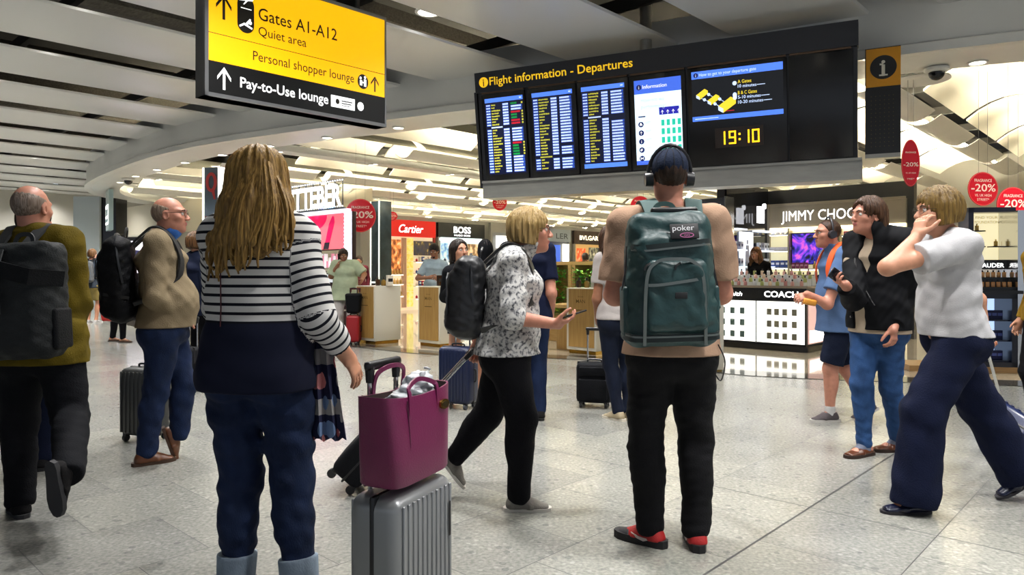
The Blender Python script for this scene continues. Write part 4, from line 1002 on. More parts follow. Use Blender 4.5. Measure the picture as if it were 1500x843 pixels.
sale(938, 302, 15, .21, .21, .1, 'round red discount sign peeping out above the teal backpack wearer\'s shoulder', cordlen=1.0)
sale(732, 297, 19, .19, .21, .1, 'small red discount sign just under the board\'s left end', cordlen=1.0)
sale(528, 316, 15.5, .33, .36, .1, 'big round red discount sign beside the pink lipstick poster', cordlen=.9)
sale(574, 317, 21.5, .17, .14, 0, 'small red discount sign above the red boutique fascia', cordlen=.9)
# ------------------------------------------------------------------ shops
M_lit = E('lit_white', '#fbfaf4', 1.25); M_glow = E('shelf_light', '#fff4d8', 4.0); M_wlet = E('lit_letters', '#ffffff', 2.2); M_cool = E('cool_light', '#eaf4ff', 4.5)
M_red2 = E('boutique_red', '#c4140e', .35); M_glass = mat('clear_glass', '#e8f0ee', .03, trans=1.0)
M_goldtxt = mat('brass_letters', '#5a4520', .35, metal=.6)
rn = random.Random(11)
BOT = {}
def bottle_mesh(kind, c, cap, k=1.0):
    key = (kind, c, cap)
    if key in BOT: return BOT[key]
    m = MB()
    if kind == 'round': m.cur = 0; m.lathe([(.026, 0), (.03, .01), (.03, .05), (.02, .068), (.009, .072), (.009, .08)], n=14); m.cur = 1; m.lathe([(.012, .08), (.013, .105), (.010, .11)], n=12)
    elif kind == 'square': m.cur = 0; m.rbox((0, 0, .04), (.05, .035, .08), .006, 2); m.cur = 1; m.lathe([(.011, .08), (.011, .11)], n=12)
    elif kind == 'tall': m.cur = 0; m.lathe([(.017, 0), (.02, .005), (.02, .1), (.012, .115)], n=14); m.cur = 1; m.lathe([(.0125, .115), (.0125, .15)], n=12)
    elif kind == 'box': m.cur = 0; m.rbox((0, 0, .065), (.075, .05, .13), .003, 1); m.cur = 1; m.bb(-.03, .03, -.0262, -.025, .05, .09)
    elif kind == 'flat': m.cur = 0; m.rbox((0, 0, .03), (.11, .06, .06), .004, 1); m.cur = 1; m.bb(-.04, .04, -.0312, -.03, .018, .04)
    o = m.build('perfume_bottle' if kind not in ('box', 'flat') else 'product_box', [mat('pb' + c, c, .15 if kind not in ('box', 'flat') else .5), mat('pb' + cap, cap, .3)])
    BOT[key] = o.data; o.parent = None
    bpy.data.objects.remove(o); return BOT[key]
def put(kind, c, cap, loc, rz, label, group, cat='bottle', k=1.0):
    me = bottle_mesh(kind, c, cap)
    o = bpy.data.objects.new('perfume_bottle' if kind not in ('box', 'flat') else 'product_box', me); COL.objects.link(o); o.location = loc; o.rotation_euler = (0, 0, rz); o.scale = (k, k, k)
    return tag(o, label, cat if kind not in ('box', 'flat') else 'box', group)
RD1 = math.atan2(.731, .682); RD2 = RD1 - PI / 2           # along D1; along -D2
# ---- oak and ivory counters
def counter(u, v, label, top=True, w=.56):
    M = frame(UV(u, v), -D2, Z); t = thingM('display_counter', label, 'counter', frame(UV(u, v), -D2, D1))      # x along -D2 (picture right), y along D1 (away)
    m = MB(); m.rbox((0, .275, .53), (w, .55, .94), .012, 2); m.build('body', M_ivory, t)
    m = MB(); m.bb(-w / 2 + .05, w / 2 - .035, -.012, .002, .11, .985); m.build('oak_panel', M_oak, t)
    m = MB(); m.bb(-w / 2 + .03, w / 2 - .03, .03, .52, 0.004, .06); m.build('plinth', M_gold, t)
    m = MB(); m.M = Matrix.Translation((0, -.0125, 0)) @ Matrix.Rotation(PI / 2, 4, 'X'); m.text('MAN', .0, .775, 0, .075, .004, align='C', width=.17); m.text('BVLGARI', 0, .86, 0, .026, .001, align='C', width=.10); m.bb(-.09, .09, .66, .672, 0, .001); m.build('lettering', M_goldtxt, t, False)
    return t
counter(7.31, 10.27, 'ivory and oak counter beside the red suitcase')
counter(7.757, 9.12, 'oak and ivory counter below the man in the pale blue shirt')
counter(8.62, 6.62, 'oak and ivory counter in front of the green planters')
for (u, v, ks) in ((7.55, 10.1, 3), (8.2, 9.2, 2), (8.85, 6.7, 3)):
    for i in range(ks): put(['square', 'round', 'box'][(i + ks) % 3], ['#3a2414', '#8a6a2a', '#d8d0c0'][i % 3], '#1a1a1a', UV(u + .03 * i, v + .14 - .13 * i, 1.0), .6, {7.55: 'scent tester standing on the counter beside the red suitcase', 8.2: 'scent tester in front of the man in the pale blue shirt', 8.85: 'scent tester on the counter below the green planters'}[u], 'testers on the oak counters %.1f' % u, 'bottle', 1.4)
# ---- planters with oak frames
def planter(u, v0, v1, z0, z1, label):
    t = thingM('planter', label, 'planter', frame(UV(u, v1), -D2, D1)); w = v1 - v0
    m = MB(); m.bb(0, w, .0, .45, 0.006, z0); m.bb(-.05, .02, -.02, .45, 0.006, z1); m.bb(w - .02, w + .05, -.02, .45, 0.006, z1); m.bb(-.05, w + .05, .40, .46, z0, z1); m.bb(-.06, w + .06, -.02, .46, z1, z1 + .06); m.build('oak_frame', M_oakl, t)
    m = MB(); r = random.Random(int(u * 10 + v0 * 7))
    for i in range(420):
        x = r.uniform(.03, w - .03); y = r.uniform(-.14, .12); z = r.uniform(z0 - .03, z1 - .08); a = r.uniform(0, 2 * PI); L = r.uniform(.05, .10); up = r.uniform(-.3, .9)
        dx, dy = math.cos(a) * L, math.sin(a) * L * .8 - .02; px_, py_ = -math.sin(a) * L * .28, math.cos(a) * L * .28; m.cur = 0 if r.random() < .6 else (1 if r.random() < .8 else 2)
        m.add([(x, y, z), (x + dx * .5 + px_, y + dy * .5 + py_, z + up * L * .5), (x + dx, y + dy, z + up * L * .55), (x + dx * .5 - px_, y + dy * .5 - py_, z + up * L * .55)], [(0, 1, 2, 3)])
    f = m.build('foliage', [mat('leaf_green', '#3a9a2c', .5), mat('leaf_light', '#86c84a', .5), mat('leaf_yellow', '#b9c95a', .5)], t, False); return t
planter(9.9, 7.86, 8.35, .50, 1.36, 'oak planter of green leaves left of the post, lower planting')
planter(9.9, 7.05, 7.74, .95, 1.36, 'oak planter of green leaves right of the post, under the bottles')
t = thingM('oak_bench', 'low oak side unit left of the oak and ivory counter under the green planting', 'counter', frame(UV(8.9, 7.15), -D2, D1)); m = MB(); m.rbox((0, .25, .28), (.36, .5, .55), .01, 2); m.build('body', M_oak, t); m = MB(); m.rbox((-.02, .22, .70), (.5, .6, .06), .01, 2); m.bb(-.1, .1, .15, .35, .55, .68); m.build('top', M_oakl, t)
# ---- boutique fronts along the back wall (x along D1 on the wall at v=17.88)
def front(u0, u1, z0, z1, fm, label, txt, tm, size, tw, shear=0, bold=.012, frm=M_grey, tx=None, tz=None, wall=True):
    t = thingM('boutique_front', label, 'shop front', frame(UV(u0, 17.86), D1, D2)); w = u1 - u0                    # x along wall, y into the wall, z up
    m = MB(); m.bb(0, w, -.05, .06, z0, z1); m.build('fascia', fm, t)
    m = MB(); m.M = Matrix.Translation((0, -.056, 0)) @ Matrix.Rotation(PI / 2, 4, 'X'); m.text(txt, w / 2 if tx is None else tx, (z0 + z1) / 2 - size * .36 if tz is None else tz, 0, size, bold, shear, 'C', tw); m.build('lettering', tm, t, False)
    for x in (0, w - .09): m = MB(); m.bb(x, x + .09, -.04, .06, 0, z0); m.build('side_frame', frm, t)
    return t, w
def poster(t, x0, x1, z0, z1, cols, name='poster', e=1.0, y=-.01, fr=None, seed=1):
    q = NT('poster_art_%d' % len(MATS)); tc = q.n('TexCoord'); n = q.n('TexNoise'); n.inputs['Scale'].default_value = 5.0; n.inputs['Detail'].default_value = 3; mp = q.n('Mapping'); mp.inputs['Location'].default_value = (seed * 3.1, seed, 0); mp.inputs['Scale'].default_value = (1.6, 1, 1.0); q.l(tc.outputs['Object'], mp.inputs[0]); q.l(mp.outputs[0], n.inputs['Vector'])
    k = len(cols); c = q.ramp(n.outputs['Fac'], *[(.25 + .5 * i / max(1, k - 1), hexc(x)) for i, x in enumerate(cols)]); q.l(c, q.b.inputs['Base Color']); q.l(c, q.b.inputs['Emission Color']); q.b.inputs['Emission Strength'].default_value = e
    m = MB(); m.bb(x0, x1, y - .03, y, z0, z1); o = m.build(name, q.m, t)
    return o
def shelves(t, x0, x1, zs, y0=-.16, y1=0, mt=None, lit=True, name='shelf'):
    for z in zs:
        m = MB(); m.bb(x0, x1, y0, y1, z, z + .025); o = m.build(name, mt or M_white, t)
        if lit: m = MB(); m.bb(x0 + .02, x1 - .02, y0 + .005, y0 + .025, z - .012, z); m.build('shelf_lamp', M_glow, o)
t, w = front(13.41, 15.44, 2.32, 2.84, M_red2, 'red boutique front with white script lettering', 'Cartier', M_wlet, .36, .98, .32, .004, mat('boutique_red_post', '#8a1410', .4))
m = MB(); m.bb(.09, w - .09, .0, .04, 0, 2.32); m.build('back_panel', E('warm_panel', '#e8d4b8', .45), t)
poster(t, .12, .62, 1.18, 2.22, ['#1a0e0a', '#7a3818', '#d88a48', '#f6dcb0'], 'flame_poster', .7, seed=2)
m = MB(); m.bb(.66, .82, -.06, 0, .1, 2.28); m.build('pink_pillar', mat('rose_panel', '#c09a84', .4), t)
m = MB()
for i in range(9): m.bb(.86, 1.06, -.10, -.02, .12 + i * .24, .12 + i * .24 + .225)
m.build('gold_column', mat('gold_glass', '#d8c860', .12, emit=.55, c2='#f4ecb0', nscale=9), t)
poster(t, 1.14, 1.92, 1.74, 2.2, ['#101018', '#2a2a3a', '#3c3428', '#c8b060'], 'black_poster', .5, seed=5)
shelves(t, .12, .64, (.45, .82, 1.12)); shelves(t, 1.12, 1.93, (.35, .75, 1.15, 1.52))
B1 = t
for z in (.475, .845, 1.145):
    for i in range(4):
        p = t.matrix_world @ Vector((.2 + i * .12, -.09, z)); put('square', '#c8a060', '#d8c080', p, RD1, 'amber scent on the lit shelves under the flame poster', 'scents on the shelves left of the gold column', k=1.5)
for z in (.375, .775, 1.175, 1.545):
    for i in range(6):
        p = t.matrix_world @ Vector((1.2 + i * .13, -.09, z)); put('box' if i % 3 else 'round', ['#a8203a', '#e8dcd0', '#3a4a8a'][(i + int(z * 10)) % 3], '#e8e8e8', p, RD1, 'small carton or flacon on the lit shelves right of the gold column', 'goods on the shelves right of the gold column', k=1.2)
t, w = front(15.56, 17.69, 2.36, 2.84, mat('boss_black', '#15191c', .3), 'black boutique front with white capital lettering next to the red one', 'BOSS', M_wlet, .30, .78, 0, .018, tz=2.52)
m = MB(); m.M = Matrix.Translation((0, -.056, 0)) @ Matrix.Rotation(PI / 2, 4, 'X'); m.text('HUGO BOSS', w / 2, 2.41, 0, .085, .004, align='C', width=.74); m.build('small_lettering', M_wlet, t, False)
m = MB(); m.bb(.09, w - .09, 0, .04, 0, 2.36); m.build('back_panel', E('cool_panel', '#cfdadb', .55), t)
m = MB(); m.bb(.05, w - .05, -.14, -.02, 2.25, 2.33); m.build('canopy_light', E('canopy_glow', '#e6f6f4', 1.3), t)
poster(t, .15, .95, 1.62, 2.16, ['#2a4a6a', '#6a9ac0', '#c8dce8', '#e8eef0'], 'blue_poster', .7, seed=8); poster(t, 1.15, w - .12, 1.62, 2.16, ['#2a2018', '#8a6a48', '#d8b888', '#eee0c8'], 'tan_poster', .7, seed=11)
shelves(t, .12, w - .12, (.4, .8, 1.2, 1.5))
for z in (.425, .825, 1.225, 1.525):
    for i in range(9): put('tall' if i % 2 else 'square', ['#4a5a6a', '#8a98a8', '#c8ccd0'][i % 3], '#22262a', t.matrix_world @ Vector((.25 + i * .2, -.09, z)), RD1, 'grey bottle on the shelves under the black fascia', 'bottles on the shelves under the black fascia', k=1.4)
# plain lit bay, dark lettered bay, brown boutique
t, w = front(18.0, 19.9, 2.6, 2.95, M_grey, 'grey bay with two white lit panels right of the black boutique', ' . ', M_grey, .01, .01)
bpy.data.objects.remove([c for c in t.children if c.name.startswith('lettering')][0]); m = MB(); m.bb(.3, w - .2, -.05, 0, 2.05, 2.5); m.bb(.3, w - .2, -.05, 0, 1.0, 1.95); m.build('lit_panel', M_lit, t)
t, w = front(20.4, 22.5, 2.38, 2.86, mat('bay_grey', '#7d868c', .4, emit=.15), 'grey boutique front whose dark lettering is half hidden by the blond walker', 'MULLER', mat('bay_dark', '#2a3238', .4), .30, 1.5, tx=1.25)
bpy.data.objects.remove([c for c in t.children if c.name.startswith('lettering')][0]); m = MB(); m.M = Matrix.Translation((0, -.056, 0)) @ Matrix.Rotation(PI / 2, 4, 'X'); m.text('LER', 1.95, 2.50, 0, .30, .004, align='R', width=.75); m.build('lettering', mat('bay_dark', '#2a3238', .4), t, False)
m = MB(); m.bb(.2, 1.45, -.06, 0, 1.3, 2.25); m.build('screen', E('blue_screen', '#3f62c8', .8), t); m = MB(); m.bb(1.65, 2.0, -.06, 0, .9, 2.3); m.build('lit_panel', M_lit, t)
t, w = front(22.75, 24.75, 2.32, 2.86, mat('brown_fascia', '#31251d', .4), 'dark brown boutique front with cream capital lettering', 'BVLGARI', E('warm_letters', '#fff0d0', 2.0), .25, 1.32, 0, .012)
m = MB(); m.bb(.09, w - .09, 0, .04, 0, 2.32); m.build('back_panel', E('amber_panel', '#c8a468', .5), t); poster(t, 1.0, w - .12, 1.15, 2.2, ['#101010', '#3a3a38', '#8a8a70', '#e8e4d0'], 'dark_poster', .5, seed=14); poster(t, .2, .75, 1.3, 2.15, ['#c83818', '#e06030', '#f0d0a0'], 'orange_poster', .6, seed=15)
t, w = front(25.0, 27.6, 2.3, 2.9, mat('far_fascia', '#6a5a58', .4), 'reddish grey boutique front just left of the teal backpack wearer', 'YSL', M_wlet, .3, .5, tx=.4)
# ---- tall dark pillar beside the red boutique
p = P(550, 415, 17.5); t = thingM('clad_pillar', 'tall dark glass-clad pillar with bright edges left of the red boutique', 'pillar', frame((p.x, p.y, 0), -D2, D1))
m = MB(); m.bb(-.17, .17, 0, .35, .005, 2.95); m.build('glass_cladding', mat('smoked_glass', '#2c3638', .08, noise=.5, nscale=3), t); m = MB(); m.bb(-.2, -.17, -.02, .36, .005, 2.95); m.bb(.14, .17, -.02, .0, .005, 2.95); m.bb(-.17, .14, -.02, 0, .95, .99); m.build('bright_edge', E('edge_light', '#e8ece0', .9), t)
# ---- lipstick island: poster, bulbs, lettered light sign
u0 = 8.21; t = thingM('cosmetics_island', 'dark red cosmetics island under a big pink lipstick poster', 'display stand', frame(UV(u0, 14.6), -D2, D1)); w = 2.45
m = MB(); m.bb(0, w, .05, .22, .006, 1.25); m.bb(0, w, .1, .22, 1.68, 2.45); m.bb(0, .06, .1, .22, 1.2, 1.7); m.bb(w - .06, w, .1, .22, 1.2, 1.7); m.build('cabinet', mat('maroon_cabinet', '#2c0f14', .3), t)
q = NT('lip_poster'); tc = q.n('TexCoord'); sp = q.n('SeparateXYZ'); q.l(tc.outputs['Object'], sp.inputs[0]); c = q.ramp(q.math('ADD', q.math('MULTIPLY', sp.outputs[2], .9), q.math('MULTIPLY', sp.outputs[0], -.12)), (0, hexc('#e0606a')), (1, hexc('#e87a86'))); q.b.inputs['Base Color'].default_value = hexc('#df6470'); q.b.inputs['Emission Color'].default_value = hexc('#df6470'); q.b.inputs['Emission Strength'].default_value = .85
m = MB(); m.bb(.0, w - .14, .03, .1, 1.70, 2.42); po = m.build('lipstick_poster', q.m, t)
m = MB(); m.M = Matrix.Translation((0, .028, 0)) @ Matrix.Rotation(PI / 2, 4, 'X')
m.prism([(1.15 + .55 * math.cos(a), 2.40 + .30 * math.sin(a)) for a in [PI + PI * k / 16 for k in range(17)]], 0, .004); m.build('lips', E('lip_pink', '#d8124e', .8), po)
m = MB(); m.M = Matrix.Translation((0, .026, 0)) @ Matrix.Rotation(PI / 2, 4, 'X')
m.prism([(1.62, 1.80), (1.78, 1.80), (1.98, 2.25), (1.96, 2.36), (1.90, 2.38), (1.78, 2.22)], 0, .004); m.build('lipstick_picture', E('lip_red', '#c81050', .8), po)
m = MB(); m.M = Matrix.Translation((0, .024, 0)) @ Matrix.Rotation(PI / 2, 4, 'X'); m.prism([(1.56, 1.70), (1.76, 1.70), (1.80, 1.84), (1.62, 1.84)], 0, .004); m.build('lipstick_case', mat('case_dark', '#3a3440', .3), po)
for i in range(13):
    m = MB(); m.sph((w - .07, .02, 1.52 + i * .075), .033, 12, 8); m.build('bulb', M_cool, t)
m = MB(); m.bb(w - .13, w, .04, .12, 1.45, 2.45); m.bb(-.1, w + .0, .02, .1, 2.43, 2.50); m.build('bulb_frame', E('frame_white', '#e8ecff', .9), t)
R2 = random.Random(5)
for i in range(14):
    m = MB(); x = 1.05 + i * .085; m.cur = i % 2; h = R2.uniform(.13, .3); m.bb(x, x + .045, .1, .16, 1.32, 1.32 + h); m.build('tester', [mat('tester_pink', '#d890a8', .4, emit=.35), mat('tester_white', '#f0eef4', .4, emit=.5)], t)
m = MB(); m.bb(.1, w - .1, .03, .09, 1.02, 1.18); m.build('light_band', E('band_cool', '#dfe8f2', .35), t)
for z in (.45, .75):
    m = MB(); m.bb(.1, w - .1, .0, .08, z, z + .03); m.build('shelf', M_white, t)
    for i in range(10): put('box', ['#d8d0d4', '#4a3a48', '#b04a68'][i % 3], '#f0f0f0', t.matrix_world @ Vector((.25 + i * .22, .03, z + .03)), RD2, 'small carton on a shelf of the dark red cosmetics island', 'cartons on the cosmetics island', k=.9)
lt = thingM('light_letter_sign', 'sign of big light-bulb letters above the pink lipstick poster', 'sign', frame(UV(u0 - .1, 14.5) + Vector((0, 0, 2.52)), -D2, Z))
m = MB(); m.text('ITTEBER', 1.36, .05, 0, .60, .03, align='C', width=1.9); m.build('letters', E('marquee_white', '#f4f6ff', 2.2), lt, False)
m = MB()
for i in range(8): x = .42 + i * .272; m.bb(x - .006, x + .006, -.02, .56, -.03, -.01)
m.bb(.35, 2.4, -.03, 0, -.04, .0); m.bb(.35, 2.4, .55, .565, -.03, -.015)
m.build('letter_frame', mat('sign_steel', '#6a7078', .3, metal=.7), lt)
m = MB()
for i in range(24):
    for y in (.02, .54): m.sph((.38 + i * .086, y, .01), .011, 8, 6)
m.build('sign_bulbs', M_cool, lt)
for i, c in enumerate(('#7a84c8', '#b8d0e0', '#7ab0d8')):
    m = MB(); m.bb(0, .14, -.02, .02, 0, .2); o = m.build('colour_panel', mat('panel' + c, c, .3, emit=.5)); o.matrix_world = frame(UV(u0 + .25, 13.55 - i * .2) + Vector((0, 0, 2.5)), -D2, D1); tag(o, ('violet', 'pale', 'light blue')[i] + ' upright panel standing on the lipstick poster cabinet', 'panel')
# ---- mirrored totem at the left of the shops
c = P(310, 350, 13.0); t = thingM('mirror_totem', 'tall mirrored totem with glowing white edges behind the long-haired woman', 'display stand', frame((c.x, c.y, 0), (.97, -.25, 0), (.25, .97, 0)))
m = MB(); m.bb(-.16, .16, 0, .18, .005, 3.13); m.build('mirror_panel', mat('totem_mirror', '#8a959a', .12, metal=.7), t); m = MB(); m.bb(-.185, -.155, -.015, .19, .005, 3.13); m.bb(.14, .21, -.015, .19, .005, 3.13); m.build('lit_edge', E('totem_edge', '#f6f4ea', 1.5), t)
m = MB(); m.M = Matrix.Translation((0, -.012, 0)) @ Matrix.Rotation(PI / 2, 4, 'X'); ring = [(.0 + .085 * math.cos(a), 2.86 + .15 * math.sin(a), 0) for a in [2 * PI * k / 28 for k in range(29)]]; m.ribbon(ring, (0, 0, 1), .055, .006); m.prism([(.0, 2.74), (.06, 2.76), (.085, 2.55), (.055, 2.55)], -.002, .004); m.build('red_ring_mark', mat('ring_red', '#b03a34', .4, emit=.1), t)  # red ring painted on as the mirror's reflection of a discount sign
m = MB(); m.bb(-.13, .135, -.014, 0, 1.5, 2.25); m.build('picture_frame', mat('totem_redbrown', '#8a4038', .5), t); m = MB(); m.bb(-.1, .11, -.02, 0, 1.5, 2.17); m.build('picture', mat('totem_pic', '#b8b0aa', .5, c2='#6a5a70', nscale=9), t)
# ---- white drum boutique behind, lit blade sign, pale pillar
mb = MB(); pts = crom([(-14.5, 27), (-11.5, 24.4), (-8.3, 22.6), (-4.9, 21.2), (-4.0, 20.6)], 8); n = len(pts)
vs = [(x, y, z) for x, y in pts for z in (2.55, 3.62)]; mb.add(vs, [(2 * i, 2 * i + 1, 2 * i + 3, 2 * i + 2) for i in range(n - 1)]); struct(mb, 'wall_drum', mat('cream_drum', '#c9c2b0', .5))
t = thing('lit_display', 'dark framed lit display under the cream curved wall, left of the bald man', 'display', P(195, 396, 18) * 1); t.location.z = 0; spot('bulb', t, (.5, -1.2, 2.9), 400, 2.6, 1); m = MB(); m.bb(-.6, 1.0, 0, .2, .005, 2.1); m.build('frame', M_black, t); m = MB(); m.bb(-.5, .9, -.02, 0, 1.2, 2.0); m.build('lit_panel', E('lilac_lit', '#e4e0f4', 1.0), t); m = MB(); m.M = Matrix.Translation((0, -.024, 0)) @ Matrix.Rotation(PI / 2, 4, 'X'); m.prism([(-.4, 1.55), (-.1, 1.8), (.25, 1.75), (.25, 1.55), (.0, 1.62)], 0, .004); m.build('dark_mark', mat('mark_navy', '#2a2a4a', .4), t)  # the bulb is an added spot without a fixture, brightening the drum wall corner
p = P(157, 300, 21); t = thingM('blade_sign', 'small lit blade sign hanging at the far left end of the soffit', 'sign', frame((p.x, p.y, 2.55), (.55, -.83, 0), Z)); m = MB(); m.bb(-.5, .5, -.12, 1.05, -.12, 0); m.build('box', mat('blade_grey', '#9ab0b4', .3), t); m = MB(); m.bb(-.46, .46, .05, .62, 0, .01); m.build('lit_face', M_lit, t); m = MB(); m.bb(-.38, .38, .12, .22, .01, .014)
for i in range(4): m.bb(-.36 + i * .19, -.24 + i * .19, .3, .5, .01, .014)
m.build('dark_lettering', mat('blade_dark', '#5a7a80', .4), t)
p = P(135, 455, 24); t = thing('pale_pillar', 'pale square pillar under the end of the curved bulkhead', 'pillar', (p.x, p.y, 0)); m = MB(); m.bb(-.45, .42, -.3, .5, 0, 3.7); m.build('shaft', mat('pillar_pale', '#aab4b8', .3), t); m = MB(); m.bb(.42, .9, -.2, .5, 0, 3.7); m.build('dark_side', M_blackg, t)
# far hall: bridge with shops and a bright screen
M_teal2 = mat('teal_glass_rail', '#4d8088', .15, emit=.1)
t = thing('glass_balustrade', 'far teal glass balustrade on the upper level at the left edge', 'balustrade', (-23, 31.6, 2.8)); m = MB(); m.bb(-6, 4.4, 0, .1, 0, .57); m.build('glass_panel', M_teal2, t); m = MB(); m.bb(-6, 4.3, -.1, .3, -.14, 0); m.build('edge_beam', mat('beam_dark', '#3c5055', .4), t); m = MB()
for i in range(14): m.bb(-5.5 + i * .7, -5.15 + i * .7, .8, .9, .70, 1.10)
m.build('shop_lights', E('far_amber', '#e8a848', 1.2), t)
p = P(70, 300, 30); t = thingM('advert_screen', 'bright white advert screen hanging behind the mustard-coated man', 'screen', frame((p.x, p.y, p.z), (1, 0, 0), Z)); m = MB(); m.bb(-1.1, .47, -1.3, .95, -.15, 0); m.build('casing', M_black, t); m = MB(); m.bb(-1.05, .43, -1.25, .9, 0, .01); m.build('lit_face', E('advert_white', '#dfeaff', 1.8), t); m = MB(); m.tube([(-.3, 0, .95), (-.3, 0, 1.35)], .05, 8); m.build('hanging_pole', M_grey, t)
# ---- corner boutique with counter, right
wu, wv = 14.62, 6.31
t = thingM('boutique_wall', 'champagne boutique wall bay with white capital lettering and lit shelves', 'shop front', frame(UV(wu, wv), -D2, D1)); w = 2.6      # x along -D2, y into the wall
m = MB(); m.bb(0, w, -.06, .04, 2.14, 2.60); m.bb(-.02, w, -.09, -.05, 2.58, 2.63); m.bb(-.02, .05, -.09, 0, 0, 2.62); m.build('fascia', mat('champagne_panel', '#8f877a', .35, metal=.3), t)
m = MB(); m.M = Matrix.Translation((0, -.066, 0)) @ Matrix.Rotation(PI / 2, 4, 'X'); m.text('JIMMY CHOO', 1.02, 2.27, 0, .29, -.004, align='C', width=1.46); m.build('lettering', M_wlet, t, False)
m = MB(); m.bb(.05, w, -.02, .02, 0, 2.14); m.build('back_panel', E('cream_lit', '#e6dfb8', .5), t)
m = MB(); m.bb(.06, w - .02, -.10, -.02, 2.08, 2.13); m.build('top_lamp', M_glow, t)
m = MB(); m.bb(.50, 1.42, -.08, -.03, 1.38, 2.02); sc = m.build('video_screen', M_bez, t)
q = NT('violet_video'); tc = q.n('TexCoord'); n = q.n('TexNoise'); n.inputs['Scale'].default_value = 3.2; n.inputs['Distortion'].default_value = 2; q.l(tc.outputs['Object'], n.inputs['Vector']); c = q.ramp(n.outputs['Fac'], (.38, hexc('#0c0820')), (.5, hexc('#2a2aa0')), (.58, hexc('#7a38d0')), (.68, hexc('#e060b0'))); q.l(c, q.b.inputs['Base Color']); q.l(c, q.b.inputs['Emission Color']); q.b.inputs['Emission Strength'].default_value = .9
m = MB(); m.bb(.52, 1.40, -.084, -.08, 1.40, 2.0); m.build('picture', q.m, sc)
shelves(t, .08, .48, (.95, 1.3, 1.65, 1.98), y0=-.2); shelves(t, .5, w - .05, (.95, 1.28), y0=-.2); shelves(t, 1.5, w - .05, (1.62, 1.92), y0=-.2)
m = MB(); m.bb(.47, .50, -.2, 0, .4, 2.12); m.bb(1.44, 1.48, -.2, 0, .4, 2.12); m.build('upright', mat('champagne_edge', '#9a8f70', .3, metal=.5), t)
for z, c, k in ((.975, '#3a5aa0', 1.3), (1.325, '#2a4890', 1.3), (1.675, '#d8d4e0', 1.3), (2.005, '#d0ccd8', .7)):
    for i in range(4): put('box' if c[1] != 'd' else 'flat', c, '#e8e8f0', t.matrix_world @ Vector((.14 + i * .1, -.11, z)), RD2, ('blue carton on the lit shelves at the corner left of the violet screen' if c[1] != 'd' else 'pale carton on the upper lit shelves left of the violet screen'), 'blue cartons in the corner bay' if c[1] != 'd' else 'pale cartons in the corner bay', k=k * .85)
for i in range(4): put('box', '#7a2050', '#c890a8', t.matrix_world @ Vector((.56 + i * .085, -.11, 1.305)), RD2, 'magenta carton on the shelf under the violet screen', 'magenta cartons under the screen', k=.9)
for i in range(6): put('round', '#c8a84a', '#e8d8a0', t.matrix_world @ Vector((.98 + i * .12, -.11, 1.305)), RD2, 'yellow perfume bottle on the shelf under the violet screen', 'yellow bottles under the screen', k=1.3)
for i in range(6): put('square', '#d8c890', '#e8e0c0', t.matrix_world @ Vector((.6 + i * .14, -.11, .975)), RD2, 'pale perfume bottle on the lowest lit shelf under the violet screen', 'pale bottles on the lowest corner shelf', k=1.3)
for i in range(5): put('flat', '#b83a58', '#e8c0c8', t.matrix_world @ Vector((1.6 + i * .16, -.11, 1.945)), RD2, 'crimson flat carton on the shelf right of the violet screen', 'crimson cartons on the right bay', k=1.2)
m = MB(); m.M = Matrix.Translation((.85, -.21, 1.08)) @ Matrix.Rotation(PI / 2, 4, 'X'); m.bb(-.2, .4, -.08, .1, 0, .02); m.build('name_plate', M_black, t); m = MB(); m.M = Matrix.Translation((.85, -.235, 1.08)) @ Matrix.Rotation(PI / 2, 4, 'X'); m.text('Van C', -.16, -.035, 0, .11, .004, width=.3); m.build('plate_lettering', M_wlet, t, False)
# dark mirror wall of shelves at right angles (on wall_middle), x along D1
t = thingM('dark_shelf_wall', 'dark mirrored shelf wall with lit shelves and a white poster, left of the corner', 'shelving', frame(UV(12.73, 6.32), D1, D2)); w = 1.85
m = MB(); m.bb(0, w, -.01, .02, .0, 2.95); m.build('mirror_back', mat('dark_mirror', '#33343a', .05, metal=.8), t)
m = MB(); m.bb(.5, 1.05, -.05, -.012, 1.0, 2.02); o = m.build('poster_panel', E('poster_white', '#e6ebf4', 1.0), t)
m = MB(); m.M = Matrix.Translation((.78, -.054, 1.5)) @ Matrix.Rotation(PI / 2, 4, 'X'); m.disc((0, .32, 0), .035, .05, .003, 14); m.prism([(-.06, .26), (.06, .26), (.1, .0), (.05, -.4), (.0, -.4), (0, -.1), (-.03, -.4), (-.08, -.4), (-.1, .0)], 0, .003); m.build('figure_print', mat('print_grey', '#8d90a0', .6, emit=.2), o)
for x0, x1 in ((.04, .47), (1.10, 1.75)):
    shelves(t, x0, x1, (1.0, 1.32, 1.64, 2.04), y0=-.2, lit=False, mt=E('shelf_bright', '#e8f0ff', 1.1))
    for z in (1.025, 1.345, 1.665):
        for i in range(3 if x0 < 1 else 4): put('box', ['#c8ccd4', '#8a90a0', '#e0e0e4'][i % 3], '#3a3a48', t.matrix_world @ Vector((x0 + .1 + i * .13, -.1, z)), RD1, 'small grey carton on the lit shelves of the dark mirror wall', 'grey cartons on the dark mirror wall', k=1.2)
m = MB(); m.M = Matrix.Translation((1.0, -.25, 2.36)) @ Matrix.Rotation(PI / 2, 4, 'X'); m.bb(-.12, .12, -.16, .16, -.05, 0); m.disc((.17, .18, -.05), .04, .05, .05, 12); m.build('light_cluster', E('cluster', '#ffffff', 4), t)
